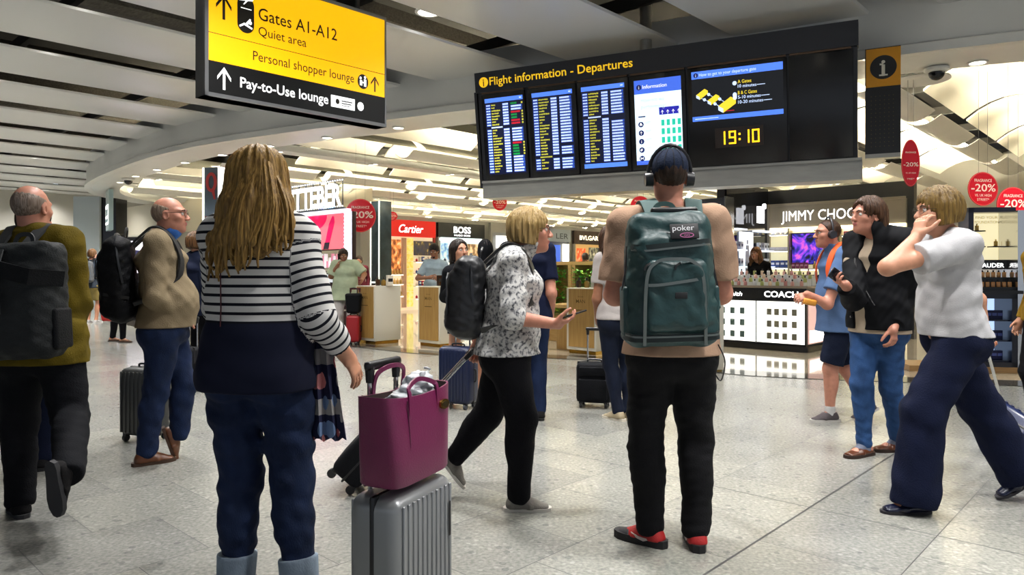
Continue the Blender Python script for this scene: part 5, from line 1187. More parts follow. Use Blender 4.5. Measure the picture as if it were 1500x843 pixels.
p = P(1028, 470, 11.9); t = thingM('poster_lightbox', 'tall dark lightbox with a white poster right of the teal backpack wearer', 'display stand', frame(UV(12.28, 6.12), -D2, D1)); m = MB(); m.bb(-.72, .0, 0, .3, .005, 2.60); m.build('casing', mat('lightbox_black', '#1b1e24', .3), t); m = MB(); m.bb(-.65, -.09, -.02, 0, 1.1, 2.48); m.build('poster', E('lightbox_white', '#e4eaf2', 1.1), t); m = MB(); m.M = Matrix.Translation((-.35, -.024, 2.30)) @ Matrix.Rotation(PI / 2, 4, 'X'); m.bb(-.17, .17, 0, .02, 0, .002); m.build('print_line', M_grey, t); m = MB(); m.bb(-.005, .02, -.03, .31, .005, 2.62); m.build('chrome_edge', M_chrome, t)
p = G(1061, 545); t = thingM('white_plinth', 'plain white plinth just right of the teal backpack', 'plinth', frame((p.x, p.y, 0), (1, 0, 0), (0, 1, 0))); m = MB(); m.rbox((-.215, .25, .62), (.42, .5, 1.2), .01, 2); m.build('body', M_ivory, t); m = MB(); m.bb(-.38, -.02, .03, .47, .006, .03); m.build('foot', M_gold, t)
# fragrance counter: black band, lit panels with sample squares
cu, cv = 11.15, 6.45
t = thingM('fragrance_counter', 'black and white fragrance counter with lit panels of small squares', 'counter', frame(UV(cu, cv), -D2, D1)); w = 2.22
m = MB(); m.bb(-.04, w + .05, -.06, .98, .006, .09); m.build('plinth', M_blackg, t)
m = MB(); m.bb(0, w, .0, .95, .09, .99); m.build('body', M_black, t)
m = MB(); m.bb(-.02, w + .03, -.03, .98, .985, 1.02); m.build('top', mat('counter_top', '#8f8577', .2), t)
m = MB(); m.bb(-.01, w + .01, -.02, 0, .80, .985); m.build('name_band', mat('band_black', '#131315', .25), t)
m = MB(); m.M = Matrix.Translation((0, -.024, 0)) @ Matrix.Rotation(PI / 2, 4, 'X'); m.text('COACH', 1.84, .845, 0, .13, .02, align='C', width=.545); m.text('Paul Smith', 1.20, .85, 0, .10, .008, .25, 'R', .56); m.build('lettering', M_wlet, t, False)
for x0, x1 in ((.5, 1.42), (1.445, w - .02)):
    m = MB(); m.bb(x0, x1, -.014, .0, .12, .775); o = m.build('lit_panel', M_lit, t)
    first = x0 < 1; xs = [.69, .86, 1.03, 1.20] if first else [1.65, 1.77, 1.90, 2.05]
    for z in (.60, .41, .22):
        for i, x in enumerate(xs): m = MB(); m.bb(x - .036, x + .036, -.03, -.012, z - .04, z + .06); m.build('sample_square', mat('sample_teal', '#5c7573', .3) if first else mat('sample_olive', '#8c8a78', .3), o)
m = MB(); m.bb(w, w + .012, .08, .9, .12, .78); o = m.build('side_poster', E('side_pink', '#d8b0a8', .6), t); m = MB(); m.bb(w + .012, w + .016, .12, .86, .14, .33); m.build('poster_foot', M_lit, o)
m = MB(); m.bb(1.423, 1.442, -.018, .0, .1, .78); m.build('divider', M_chrome, t)
R3 = random.Random(9)
for r in range(4):
    for i in range(15):
        p = t.matrix_world @ Vector((.30 + i * .128 + R3.uniform(-.02, .02), .14 + r * .2, 1.02 + r * .055)); col = R3.choice(['#d8a8a0', '#c89090', '#e0c8b0', '#a8b070', '#d0d0d8'])
        put(R3.choice(['round', 'square', 'round']), col, '#2a1a1c', p, RD2, 'little perfume bottle in the ranks on the fragrance counter', 'perfume bottles on the fragrance counter', k=.95)
for r in range(1, 4): m = MB(); m.bb(.2, w - .15, .06 + r * .2, .22 + r * .2, 1.02, 1.02 + r * .055 - .002); m.build('glass_step', mat('acrylic', '#d8dcdc', .1), t)
m = MB(); m.bb(.02, .9, .82, .83, 1.02, 1.42); m.build('acrylic_screen', M_glass, t)
# ---- cosmetics stand at the right edge
g = G(1422, 547); t = thingM('cosmetics_stand', 'cosmetics stand with lit cream cabinet over dark blue lit shelves at right edge', 'display stand', frame((g.x, g.y, 0), (.985, -.17, 0), (.17, .985, 0)))
m = MB(); m.bb(-.7, .62, 0, .6, .006, .08); m.build('plinth', wood_mat('plinth_oak', '#8a6a40', '#a88454', horiz=True), t)
m = MB(); m.bb(-.05, .0, 0, .5, .08, .98); m.bb(.46, .52, 0, .5, .08, .98); m.bb(-.05, .52, 0, .5, .92, .98); m.bb(-.05, .52, 0, .5, .08, .14); m.bb(0, .46, .46, .5, .1, .95); m.build('cabinet', mat('navy_cabinet', '#0d1020', .3), t)
m = MB(); m.bb(.0, .46, .44, .46, .14, .92); m.build('lit_back', E('blue_lit', '#b8d4ff', 1.0), t)
for z in (.14, .39, .64):
    m = MB(); m.bb(0, .46, .05, .45, z, z + .02); m.build('shelf', mat('shelf_navy', '#101830', .2), t)
    for i in range(6): put('box', '#10184a', '#4a5aa8', t.matrix_world @ Vector((.08 + i * .062, .16, z + .02)), -.17, 'dark blue carton on the lit shelves of the stand at right edge', 'blue cartons on the cosmetics stand', k=.85)
m = MB(); m.bb(.52, .62, -.01, .5, .08, 2.0); m.build('steel_post', M_chrome, t)
m = MB(); m.bb(-.08, .56, -.06, .5, .98, 1.02); m.build('worktop', M_black, t)
for r in range(2):
    m = MB(); m.bb(-.06, .52, .04 + r * .13, .15 + r * .13, 1.02, 1.06 + r * .12); m.build('tester_step', M_black, t)
    for i in range(9): put('square', '#c89058', '#1c1410', t.matrix_world @ Vector((-.02 + i * .062, .095 + r * .13, 1.06 + r * .12)), -.17, 'foundation bottle in the two rows under the capital lettering at right', 'foundation bottles on the stand', k=.8)
m = MB(); m.bb(-.08, .56, .26, .32, 1.28, 1.40); m.build('name_strip', M_black, t); m = MB(); m.M = Matrix.Translation((0, .256, 0)) @ Matrix.Rotation(PI / 2, 4, 'X'); m.text('ESTEE LAUDER', .24, 1.305, 0, .075, .008, align='C', width=.50); m.build('lettering', M_wlet, t, False)
m = MB(); m.bb(.08, .14, .25, .55, 1.40, 2.06); m.bb(.08, .62, .25, .55, 2.0, 2.06); m.bb(.08, .62, .5, .55, 1.4, 2.06); m.build('upper_cabinet', mat('navy_cabinet', '#0d1020', .3), t)
m = MB(); m.bb(.14, .62, .47, .5, 1.40, 2.0); m.build('cream_back', E('cream_lit2', '#f0e4b8', .8), t)
m = MB(); m.bb(.16, .30, .3, .45, 1.56, 1.575); m.bb(.16, .30, .3, .45, 1.76, 1.775); m.bb(.38, .6, .3, .45, 1.56, 1.575); m.build('mini_shelf', M_black, t)
for x, z in ((.23, 1.575), (.23, 1.775), (.45, 1.575), (.54, 1.575)): put('square', '#c8a040', '#e0c070', t.matrix_world @ Vector((x, .38, z)), -.17, 'gold bottle on a tiny black shelf in the lit cream cabinet', 'gold bottles in the cream cabinet', k=.8)
m = MB(); m.M = Matrix.Translation((.38, .46, 1.9)) @ Matrix.Rotation(PI / 2, 4, 'X'); m.text('FIND YOUR', 0, .03, 0, .05, 0, align='C', width=.26); m.text('FOUNDATION', 0, -.03, 0, .05, 0, align='C', width=.28); m.build('cabinet_lettering', mat('faint_gold', '#b8a878', .5), t, False)
# ------------------------------------------------------------------ cloth, skin and luggage materials
def skin(name, c, r=.5): return mat(name, c, r, noise=.10, nscale=30, sss=.12)
SK_F = skin('skin_fair', '#b98468'); SK_P = skin('skin_pink', '#b67c66'); SK_T = skin('skin_tan', '#94644a'); SK_D = skin('skin_brown', '#70482f')
def cloth(name, c, r=.85, b=.35, sc=140, n=.12): return mat(name, c, r, noise=n, nscale=9, bump=b, bscale=sc, spec=.12)
def denim(name, c): return mat(name, c, .85, noise=.30, nscale=14, bump=.3, bscale=220, stretch=(1, 1, .45), spec=.2)
def hairm(name, c, c2, r=.45): return mat(name, c, r, c2=c2, nscale=34, stretch=(4, 4, .22), bump=.35, bscale=70, spec=.3)
def lens(d): return lambda px, py, dd=0.0: P(px, py, d + dd)
R90 = PI / 2
def backpack(H, label, w, h, d, z0, m, m2=None, back=.135, name='backpack', r=.06, strap=.055, top=.0, dx=0.0, extra=None, lean=0.0, taper=-.06):
    """z0: top of the bag above the base of the neck, in the wearer's torso frame."""
    Q = H.M @ Matrix([[H.latS[i], H.fS[i], H.up[i], H.neck[i]] for i in range(3)] + [[0, 0, 0, 1]])
    t = thing(name, label, 'backpack'); t.matrix_world = Q; k = H.s; c = (dx, -back - d / 2, z0 - h / 2)
    f = SDF(max(.006, H.vox)); f.box(c, (w / 2, d / 2, h / 2), r, taper=taper); f.box((dx, -back - d * .82, z0 - h * .55), (w * .40, d * .34, h * .38), min(r, .045), .03)
    f.wr = wrinkle(.005, 1.9, int(w * 100)); f.build('bag_body', m, t)
    m2 = m2 or M_black; zn = 0
    for sg in (-1, 1):
        mb = MB(); pts = [(sg * .075, -back - .01, -.06), (sg * .085, -.085, .015), (sg * .095, -.03, .052), (sg * .105, .03, .035), (sg * .115, .095, -.05), (sg * .125, .128, -.17), (sg * .150, .105, -.28), (sg * .185, .02, -.37), (sg * .16, -back, -.43)]
        pts = crom([(x * k * H.B['sh'] ** .5 + 0, y * k if y > -back + .02 else y, z * k) for x, y, z in pts], 4)
        nr = [Vector((p[0] * .3, p[1] + .0, (p[2] + .25) * .6 + .02)) for p in pts]
        mb.ribbon(pts, nr, [strap if i < len(pts) * .72 else strap * .5 for i in range(len(pts))], .014); mb.build('strap', m2, t)
    mb = MB(); mb.ribbon(crom([(dx - .05, -back - .04, z0 - .01), (dx - .03, -back - .03, z0 + .04), (dx + .03, -back - .03, z0 + .04), (dx + .05, -back - .04, z0 - .01)], 5), (0, 1, 0), .02, .008); mb.build('grab_handle', m2, t)
    if extra: extra(t, c, w, h, d)
    else:
        yb = -back - d * .82 - d * .34; zc = z0 - h * .55; mz = mat('dark_zip', '#2e3034', .4, metal=.4)
        m = MB(); m.ribbon(arc(dx - w * .37, dx + w * .37, zc - h * .02, zc + h * .30, yb - .004), (0, -1, .1), .009, .006); m.build('pocket_zip', mz, t)
        m = MB(); m.ribbon(crom([(dx - w * .5, -back - d * .3, z0 - h * .55), (dx - w * .47, -back - d * .45, z0 - h * .15), (dx - w * .25, -back - d * .5, z0 + .004), (dx + w * .25, -back - d * .5, z0 + .004), (dx + w * .47, -back - d * .45, z0 - h * .15), (dx + w * .5, -back - d * .3, z0 - h * .55)], 5), (0, -.3, 1), .010, .012); m.build('main_zip', mz, t)
        for sg in (-1, 1): m = MB(); m.ribbon([(dx + sg * (w / 2 - .002), -back - .02, z0 - h * .72), (dx + sg * (w / 2 + .004), -back - d * .5, z0 - h * .70), (dx + sg * w * .42, yb + .03, z0 - h * .66)], (sg, -.2, 0), .018, .006); m.build('side_strap', m2, t)
    return t
def arc(x0, x1, z0, z1, y, n=10, drop=.1):        # inverted-U zip line on a bag front
    return crom([(x0, y + .02, z0 - drop), (x0 + .01, y, z0 + (z1 - z0) * .7), (x0 + .05, y, z1), ((x0 + x1) / 2, y - .005, z1 + .012), (x1 - .05, y, z1), (x1 - .01, y, z0 + (z1 - z0) * .7), (x1, y + .02, z0 - drop)], n)
def suitcase(label, M, W, D, Hh, shell, ribs=9, side=M_black, handle=.0, grip=M_black, wheels=True, rib_r=.006, soft=False, name='suitcase', wheel_c=None, z0=.045, badge=None, band=True, hx=.0, hy=None):
    t = thingM(name, label, 'suitcase', M); m = MB()
    m.rbox((0, 0, z0 + Hh / 2), (W, D, Hh), min(D * .28, .045), 4)
    if ribs:
        for i in range(ribs):
            x = -W * .40 + i * W * .80 / (ribs - 1)
            for sy in (-1, 1): m.rbox((x, sy * D / 2, z0 + Hh * .5), (W * .80 / ribs * .55, rib_r * 2, Hh * .90), rib_r * .9, 2)
    m.build('shell', shell, t)
    if band:
        m = MB(); m.rbox((0, 0, z0 + Hh / 2), (W + .006, .022 if not soft else .014, Hh + .006), .010, 2); m.build('zip_band', side, t)
    if soft:
        m = MB(); m.rbox((0, -D / 2 - .008, z0 + Hh * .36), (W * .82, .03, Hh * .5), .012, 3); m.build('front_pocket', shell, t); m = MB(); m.rbox((0, -D / 2 - .006, z0 + Hh * .80), (W * .78, .022, Hh * .22), .010, 3); m.build('upper_pocket', shell, t)
    for sx in (-1, 1):
        for sy in (-1, 1):
            m = MB(); x, y = sx * (W / 2 - .045), sy * (D / 2 - .03); r = .026
            if wheels: m.cyl((x - .011, y, r), (x + .011, y, r), r, n=16); m.build('wheel', wheel_c or mat('wheel_rubber', '#1b1b1d', .5), t); m = MB(); m.rbox((x, y, .05), (.038, .034, .03), .008, 2); m.build('wheel_fork', M_black, t)
    m = MB(); m.tube(crom([(-.06, 0, z0 + Hh - .005), (-.055, 0, z0 + Hh + .022), (.055, 0, z0 + Hh + .022), (.06, 0, z0 + Hh - .005)], 4), .008, 8); m.build('carry_handle', M_black, t)
    m = MB(); m.tube(crom([(W / 2 - .005, 0, z0 + Hh * .40), (W / 2 + .018, 0, z0 + Hh * .41), (W / 2 + .018, 0, z0 + Hh * .59), (W / 2 - .005, 0, z0 + Hh * .60)], 4), .008, 8); m.build('side_handle', M_black, t)
    if handle:
        hy = D / 2 - .028 if hy is None else hy; zt = z0 + Hh + handle
        for sx in (-1, 1): m = MB(); m.cyl((hx + sx * .075, hy, z0 + Hh - .02), (hx + sx * .075, hy, zt - .02), .0085, n=10); m.build('handle_rod', M_chrome, t)
        m = MB(); m.rbox((hx, hy, zt), (.19, .03, .032), .012, 3)
        for sx in (-1, 1): m.cyl((hx + sx * .075, hy, zt - .055), (hx + sx * .075, hy, zt), .013, .017, n=10)
        m.build('handle_grip', grip, t)
    if badge: m = MB(); m.rbox((W * .36, -D / 2 - .008, z0 + Hh * .72), (.012, .004, .12), .002, 1); m.build('badge', badge, t)
    return t
def phone(label, M, c='#101014', lit=None, name='phone'):
    t = thingM(name, label, 'phone', M); m = MB(); m.rbox((0, 0, 0), (.072, .148, .009), .004, 2); m.build('case', mat('phone_case' + c, c, .3), t)
    m = MB(); m.rbox((0, 0, .0048), (.066, .140, .001), .0004, 1); m.build('screen', mat('phone_glass', '#15181f', .08) if not lit else E('phone_lit', lit, .8), t); return t
def headphones(H, c='#15151a'):
    q = H.hk; m = MB(); m.tube([H.hd((.095 * math.cos(a), -.008, .008 + .135 * math.sin(a))) for a in [PI * i / 14 for i in range(15)]], .0085 * q, 8)
    for sg in (-1, 1): m.cyl(H.hd((sg * .074, -.006, -.008)), H.hd((sg * .108, -.006, -.010)), .036 * q, .031 * q, n=18)
    m.build('headphones', mat('headphone' + c, c, .35), H.obj)
# ================================================================== 1 mustard coat, walking away at the left edge
d = 3.72; L = lens(d)
H = Human('person in a mustard jacket and dark trousers walking away at the left edge', 1.73, L(55, 500), -.06, SK_P, dict(pelvis=L(60, 503), neck=L(52, 346), headc=L(47, 306), ankL=L(30, 738), footL=(48, 0), kneeL=L(28, 625, .06), ankR=L(100, 692, -.42), kneeR=L(103, 610, -.02), footR=(-14, 82), wriR=L(108, 470, .26), elbR=L(112, 445, .06), wriL=L(-2, 470, .26), elbL=L(-8, 440, .05)), dict(chest=1.15, waist=1.22, hip=1.08, sh=.96, arm=1.05, belly=.5), .007)
H.body(); H.hair(hairm('hair_grey_stubble', '#6a5a4e', '#8f8074'), 'fringe')
H.top(cloth('mustard_cotton', '#594b10', n=.18), 'jacket', .028, ('long', .98), hem=-.10, flare=.02, neckup=.035, wr=.009, slt=.022); H.bottom(cloth('dark_trousers', '#111216'), t=.02, tk=.026, th=.030, wr=.006); H.shoes(cloth('dark_suede', '#1b1a1b'), '#26262a')
def ex(t, c, w, h, dd):
    y = c[1] - dd * .66 - .022
    m = MB(); m.ribbon([(c[0] - w / 2 - .03, c[1] - .02, c[2] + h * .30), (c[0] - w * .36, y, c[2] + h * .33), (c[0], y - .004, c[2] + h * .28), (c[0] + w * .36, y, c[2] + h * .20), (c[0] + w / 2 + .03, c[1] - .02, c[2] + h * .17)], (0, -1, 0), .075, .014); m.build('lid_fold', cloth('charcoal_nylon_b', '#17181a', .6), t)
    m = MB(); m.ribbon([(c[0], y + .03, c[2] + h * .44), (c[0], y - .014, c[2] + h * .25), (c[0], y - .010, c[2] - h * .1)], (0, -1, 0), .025, .008); m.build('buckle_strap', mat('grey_webbing', '#3a3c3e', .7), t)
    for sg in (-1, 1): m = MB(); m.rbox((c[0] + sg * (w / 2 - .005), c[1], c[2] - h * .25), (.035, dd * .7, h * .35), .015, 3); m.build('side_pocket', cloth('charcoal_nylon_b', '#17181a', .6), t)
backpack(H, 'charcoal roll-top backpack on the mustard-jacketed person', .42, .56, .17, -.05, cloth('charcoal_nylon', '#2b2d2e', .6), mat('charcoal_webbing', '#26282a', .7), extra=ex, back=.155, taper=.05, dx=.085)
# ================================================================== 2 behind, mostly hidden
d = 4.6; L = lens(d)
H = Human('person in navy clothes half hidden behind the mustard-jacketed one', 1.70, L(50, 480), 0, SK_P, dict(ankR=L(66, 672), ankL=L(38, 672), footR=(8, 0)), dict(sh=1.05), .01)
H.body(); H.hair(hairm('hair_dark_brown', '#1d130c', '#38261a')); H.top(cloth('navy_jacket', '#161c30'), 'jacket', .025, ('long', .96), hem=-.10, neckup=.03); H.bottom(cloth('navy_trousers', '#10162a'), t=.014, tk=.02, th=.024); H.shoes(cloth('dark_suede', '#1b1a1b'), '#0c0c0c')
# ================================================================== 3 beige jumper, profile to the right
d = 4.74; L = lens(d)
H = Human('bald person in glasses, beige jumper and blue jeans standing in profile', 1.765, L(240, 480), -1.22, SK_P, dict(pelvis=L(243, 474), neck=L(234, 346), headc=L(249, 316), head=(-8, 2, 0), ankR=L(214, 660, -.05), footR=(20, 0), kneeR=L(228, 575, -.04), ankL=L(262, 636, .12), kneeL=L(270, 565, .12), footL=(6, 72), elbR=L(226, 437, -.22), wriR=L(262, 462, -.075), handR=dict(dir=(-.1, .35, -1), palm=(0, 1, .2), curl=.2), wriL=L(252, 460, .18), elbL=L(232, 430, .24)), dict(chest=1.1, waist=1.3, belly=1.1, hip=1.05, dep=1.12), .006)
H.body(); H.eyes(); H.glasses('#20140f'); H.hair(hairm('hair_grey_fuzz', '#7a6658', '#93816f'), 'fringe')
H.top(cloth('beige_wool', '#7d6f58', n=.1), 'jumper', .018, ('long', .97), hem=-.02, flare=.015, wr=.007, slt=.02)
f = SDF(.006); f.cone(H.neck - H.up * .02, H.neck + (H.hd((0, -.005, -.075)) - H.neck) * .8, .074, .069, .01); f.cone(H.neck - H.up * .02 + H.fS * .02, H.hd((0, .02, -.10)), .058, .052, .01); f.cone(H.neck - .1 * H.up, H.neck + .2 * H.up, .05, .05, .01, op='sub'); f.clip(H.hd((0, 0, -.085)), H.up - H.fS * .5); f.build('collar', cloth('blue_shirt_collar', '#3f6db8'), H.obj)
H.bottom(denim('blue_jeans', '#15223f'), t=.012, tk=.014, th=.022, wr=.008, waist=.13); H.shoes(mat('brown_leather', '#5a3218', .4, noise=.2, nscale=20), '#3c2616', heel=.008)
backpack(H, 'black rounded backpack worn by the bald person in beige', .36, .56, .17, .01, cloth('black_nylon', '#0c0d10', .6), mat('black_webbing', '#0e0e10', .7), back=.16, r=.09)
p = G(208, 652); suitcase('dark grey hard suitcase standing behind the bald person in beige', frame((p.x - .05, p.y + .15, 0), (.93, -.36, 0), (.36, .93, 0)), .30, .22, .50, mat('graphite_shell', '#2b2c2c', .4), ribs=7, handle=.0)
# ================================================================== 4 woman in navy behind
d = 7.9; L = lens(d)
H = Human('person with short brown hair and navy jacket behind the striped top', 1.67, L(288, 480), -.5, SK_F, dict(ankL=L(284, 553), ankR=L(300, 553)), dict(sh=.9, waist=1.1), .010)
H.body(); H.hair(hairm('hair_auburn', '#3a2412', '#6a4826'), 'bob', vol=1.5, length=0); H.top(cloth('navy_jacket', '#161c30'), 'jacket', .025, ('long', .96), hem=-.12, neckup=.03); H.bottom(cloth('black_trousers', '#0f0f13'), t=.014, tk=.018, th=.02); H.shoes(mat('yellow_trainer', '#b89a20', .6), '#c8b860')
p = G(296, 566); suitcase('dark wheeled case with raised handle beside the navy-jacketed person with brown hair', frame((p.x - .02, p.y - .32, 0), (.8, -.6, 0), (.6, .8, 0)), .30, .2, .42, cloth('black_ballistic', '#15161a', .7), ribs=0, soft=True, handle=.3)
# ================================================================== 5 striped top, long hair
d = 2.76; L = lens(d)
H = Human('person with long golden hair in a striped top and blue jeans', 1.735, L(385, 520), -.12, SK_F, dict(drop=.085, pelvis=L(377, 524), neck=L(381, 318, .0), headc=L(379, 270), head=(-14, 4, 0), ankL=L(346, 838, .02), ankR=L(439, 838, -.02), kneeL=L(354, 690, .05), kneeR=L(428, 690, .04), footL=(10, 0), footR=(-12, 0), elbR=L(466, 468, -.06), wriR=L(506, 520, .08), handR=dict(dir=(.42, .25, -.8), palm=(-.75, .3, -.3), curl=.35, thumb=.3), elbL=L(322, 450, .16), wriL=L(345, 500, .34)), dict(hip=1.10, waist=1.24, chest=1.08, belly=.7, leg=1.20, calf=1.2, arm=1.14, sh=.86, bust=1, dep=1.1, butt=1.0), .0055)
q = NT('striped_jersey'); at = q.n('Attribute', attribute_name='along'); tc = q.n('TexCoord'); sp = q.n('SeparateXYZ'); q.l(tc.outputs['Object'], sp.inputs[0])
st = q.math('LESS_THAN', q.math('FRACT', q.math('DIVIDE', at.outputs['Fac'], .0335)), .33)
blk_ = q.math('MULTIPLY', q.math('LESS_THAN', at.outputs['Fac'], 1.075), q.math('GREATER_THAN', at.outputs['Fac'], .62))
q.l(q.mix(blk_, q.mix(st, hexc('#c9c7c4'), hexc('#12131c')), hexc('#12162a')), q.b.inputs['Base Color']); q.b.inputs['Roughness'].default_value = .85; q.b.inputs['Specular IOR Level'].default_value = .2
H.body(); H.top(q.m, 'striped_top', .024, ('long', .72), hem=-.115, flare=.014, wr=.008, slt=.014, attr=True)
m = MB(); m.tube([H.T(z) - H.fS * (y * 1.0) - H.latS * .075 for z, y in ((.40, .152), (.30, .146), (.2, .140), (.13, .142))], .0025, 6); m.build('seam', mat('dark_red_seam', '#4a1c24', .8), H.obj)
JE = H.bottom(denim('blue_denim', '#18243f'), t=.006, tk=.008, th=.012, wr=.010, waist=-.03)
for s_ in 'RL':
    f = SDF(.0055); a = H.ank[s_]; n = nrm(H.knee[s_] - a); f.cone(a + n * .0, a + n * .10, .066 * H.s + .006, .070 * H.s + .006, .01, [(a - n * .01, -n), (a + n * .09, n)])
    f.build('turn_up', denim('pale_denim', '#7f8d9c'), H.obj)
H.shoes(mat('tan_sandal', '#6a4a34', .6), '#3a2a20', low=True)
for s_ in (-1, 1):
    m = MB(); c = H.pel - H.fH * .2 + H.latH * s_ * .10
    m.tube(snap(JE, [c + H.latH * x + v3((0, 0, z)) for x, z in ((-.065, -.10), (-.065, -.13), (0, -.135), (.065, -.13), (.065, -.10))], .001), .0022, 5); m.build('pocket_seam', mat('denim_thread', '#3a4c70', .8), H.obj)
def lock(f):
    T = lambda px, py, dd: H.W(L(px, py, dd))
    for path, r in ((((362, 245, -.04), (345, 300, -.10), (335, 350, -.135), (322, 392, -.13)), (.045, .052, .045, .018)), (((380, 235, -.08), (372, 300, -.12), (362, 350, -.145), (350, 385, -.15)), (.06, .06, .052, .02)), (((400, 240, -.06), (402, 300, -.10), (398, 340, -.14), (384, 372, -.15)), (.045, .048, .040, .02)), (((408, 255, -.03), (414, 300, -.06), (419, 330, -.09), (424, 358, -.10)), (.03, .032, .026, .012)), (((350, 250, .0), (333, 300, -.04), (316, 350, -.06), (306, 385, -.05)), (.026, .03, .026, .012))):
        f.chain([T(*p) for p in path], list(r), .035)
gold = hairm('hair_golden', '#6a4e24', '#9c7a40')
H.hair(gold, 'long', 1, 1.0, shape=lock)
m = MB(); rr = random.Random(4); T = lambda px, py, dd: Vector(H.W(L(px, py, dd)))
for i in range(70):
    a = rr.uniform(0, 1); x0 = 358 + 48 * a; e = 308 + 114 * a + rr.uniform(-8, 8); ey = 398 - 45 * a ** 1.5 + rr.uniform(-30, 16)
    yy = -.055 - .075 * math.sin(PI * a) ** .6
    pts = crom([T(x0 + rr.uniform(-3, 3), 232 + 60 * (a - .5) ** 2 + rr.uniform(0, 12), yy), T((x0 + e) / 2 + rr.uniform(-6, 6) + (6 if a > .5 else -6), 305 + rr.uniform(-10, 10), yy - .055), T(e + rr.uniform(-7, 7), (ey + 310) / 2 + 18, yy - .075), T(e + rr.uniform(-5, 5), ey, yy - .065 + rr.uniform(-.01, .01))], 4)
    n = len(pts); m.tube(pts, [.0085 * (1 - .75 * (k / n) ** 2) for k in range(n)], 5)
m.build('hair_locks', gold, H.obj)
q = NT('floral_scarf'); tc = q.n('TexCoord'); vo = q.n('TexVoronoi'); vo.inputs['Scale'].default_value = 11; n = q.n('TexNoise'); n.inputs['Scale'].default_value = 9; n.inputs['Detail'].default_value = 5; q.l(tc.outputs['Object'], n.inputs['Vector'])
mp = q.n('Mapping'); q.l(tc.outputs['Object'], mp.inputs[0]); q.l(mp.outputs[0], vo.inputs['Vector']); sc_ = q.n('SeparateColor'); q.l(vo.outputs['Color'], sc_.inputs[0])
petal = q.ramp(q.math('ADD', sc_.outputs[0], q.math('MULTIPLY', n.outputs['Fac'], .3)), (.0, hexc('#d88c8c')), (.35, hexc('#b4b0ae')), (.6, hexc('#6a82a8')), (.8, hexc('#c8b8b0')), (1, hexc('#b05a60')), interp='CONSTANT')
fl = q.math('LESS_THAN', q.math('ADD', vo.outputs['Distance'], q.math('MULTIPLY', n.outputs['Fac'], .5)), .62); sp = q.n('SeparateXYZ'); q.l(tc.outputs['Object'], sp.inputs[0])
band = q.ramp(q.math('FRACT', q.math('MULTIPLY', sp.outputs[2], 5.2)), (0, hexc('#14183a')), (.68, hexc('#9a9694')), interp='CONSTANT')
q.l(q.mix(fl, band, petal), q.b.inputs['Base Color']); q.b.inputs['Roughness'].default_value = .8
rows = []
for py, xl, xr, dd in ((345, 428, 448, .12), (380, 442, 470, .09), (430, 448, 484, .07), (480, 450, 488, .06), (530, 451, 490, .05), (590, 452, 499, .03), (645, 452, 507, .02)):
    rows.append([H.W(L(xl + (xr - xl) * j / 10, py + (3 * math.sin(j * 1.9) if py == 645 else 0), dd + .016 * math.sin(j * 1.7 + py * .01))) for j in range(11)])
m = MB(); vs = [v for r_ in rows for v in r_] + [v + v3((0, .006, 0)) for r_ in rows for v in r_]; nn = 77
fs = [(i * 11 + j, i * 11 + j + 1, (i + 1) * 11 + j + 1, (i + 1) * 11 + j) for i in range(6) for j in range(10)]; fs += [tuple(nn + i for i in f_[::-1]) for f_ in fs]
bd_ = [j for j in range(11)] + [r_ * 11 + 10 for r_ in range(1, 7)] + [66 + j for j in range(9, -1, -1)] + [r_ * 11 for r_ in range(5, 0, -1)]
fs += [(bd_[i], nn + bd_[i], nn + bd_[(i + 1) % len(bd_)], bd_[(i + 1) % len(bd_)]) for i in range(len(bd_))]
m.add(vs, fs); m.build('scarf', q.m, H.obj, True, 60)
# ================================================================== 6 silver case and magenta tote
al = math.radians(25); bx = Vector((math.sin(al), math.cos(al), 0)); by = Vector((-math.cos(al), math.sin(al), 0))
W_, D_, H_ = .355, .195, .515; c0 = Vector((-.352, 2.215, 0)) + bx * W_ / 2 + by * D_ / 2
sv = suitcase('silver ribbed hard suitcase under the magenta handbag', frame(c0, bx, by), W_, D_, H_, mat('silver_shell', '#8b8d8f', .32, metal=.35), ribs=11, handle=.40, rib_r=.005, z0=.04, badge=M_black, hx=-.02, hy=D_ / 2 - .03)
tt = thingM('handbag', 'magenta leather tote standing on the silver suitcase, gold badge on front', 'handbag', frame(c0 + Vector((0, 0, .583)) - by * .01 + bx * .0, bx, by))
Mg = mat('magenta_leather', '#6d1748', .38, noise=.06, nscale=12, bump=.15, bscale=180); Mgi = mat('bag_lining', '#3a2a28', .8)
def ring(w, d, z, n=28, p=5.5):
    o = []
    for i in range(n):
        a = 2 * PI * i / n; cx, sx = math.cos(a), math.sin(a); o.append((w / 2 * math.copysign(abs(cx) ** (2 / p), cx), d / 2 * math.copysign(abs(sx) ** (2 / p), sx), z))
    return o
pro = [(.325, .16, 0), (.34, .168, .008), (.352, .166, .10), (.372, .155, .20), (.40, .138, .275)]
def zof(x, z): return z + (.018 * (2 * x / .42) ** 2 if z > .2 else 0)
vs = [(x, y, zof(x, zz)) for w, dd, z in pro for x, y, zz in ring(w, dd, z)]; inn = [(x, y, zof(x, zz)) for w, dd, z in [(w - .012, dd - .012, max(z, .012)) for w, dd, z in reversed(pro[1:])] for x, y, zz in ring(w, dd, z)]
vs += inn; n = 28; k = len(vs) // n
m = MB(); m.add(vs, [(i * n + j, i * n + (j + 1) % n, (i + 1) * n + (j + 1) % n, (i + 1) * n + j) for i in range(k - 1) for j in range(n)] + [tuple(range(n - 1, -1, -1)), tuple((k - 1) * n + j for j in range(n))])
m.mi = [1 if (f_[0] // n) >= len(pro) else 0 for f_ in m.f]; m.build('bag_body', [Mg, Mgi], tt, True, 50)
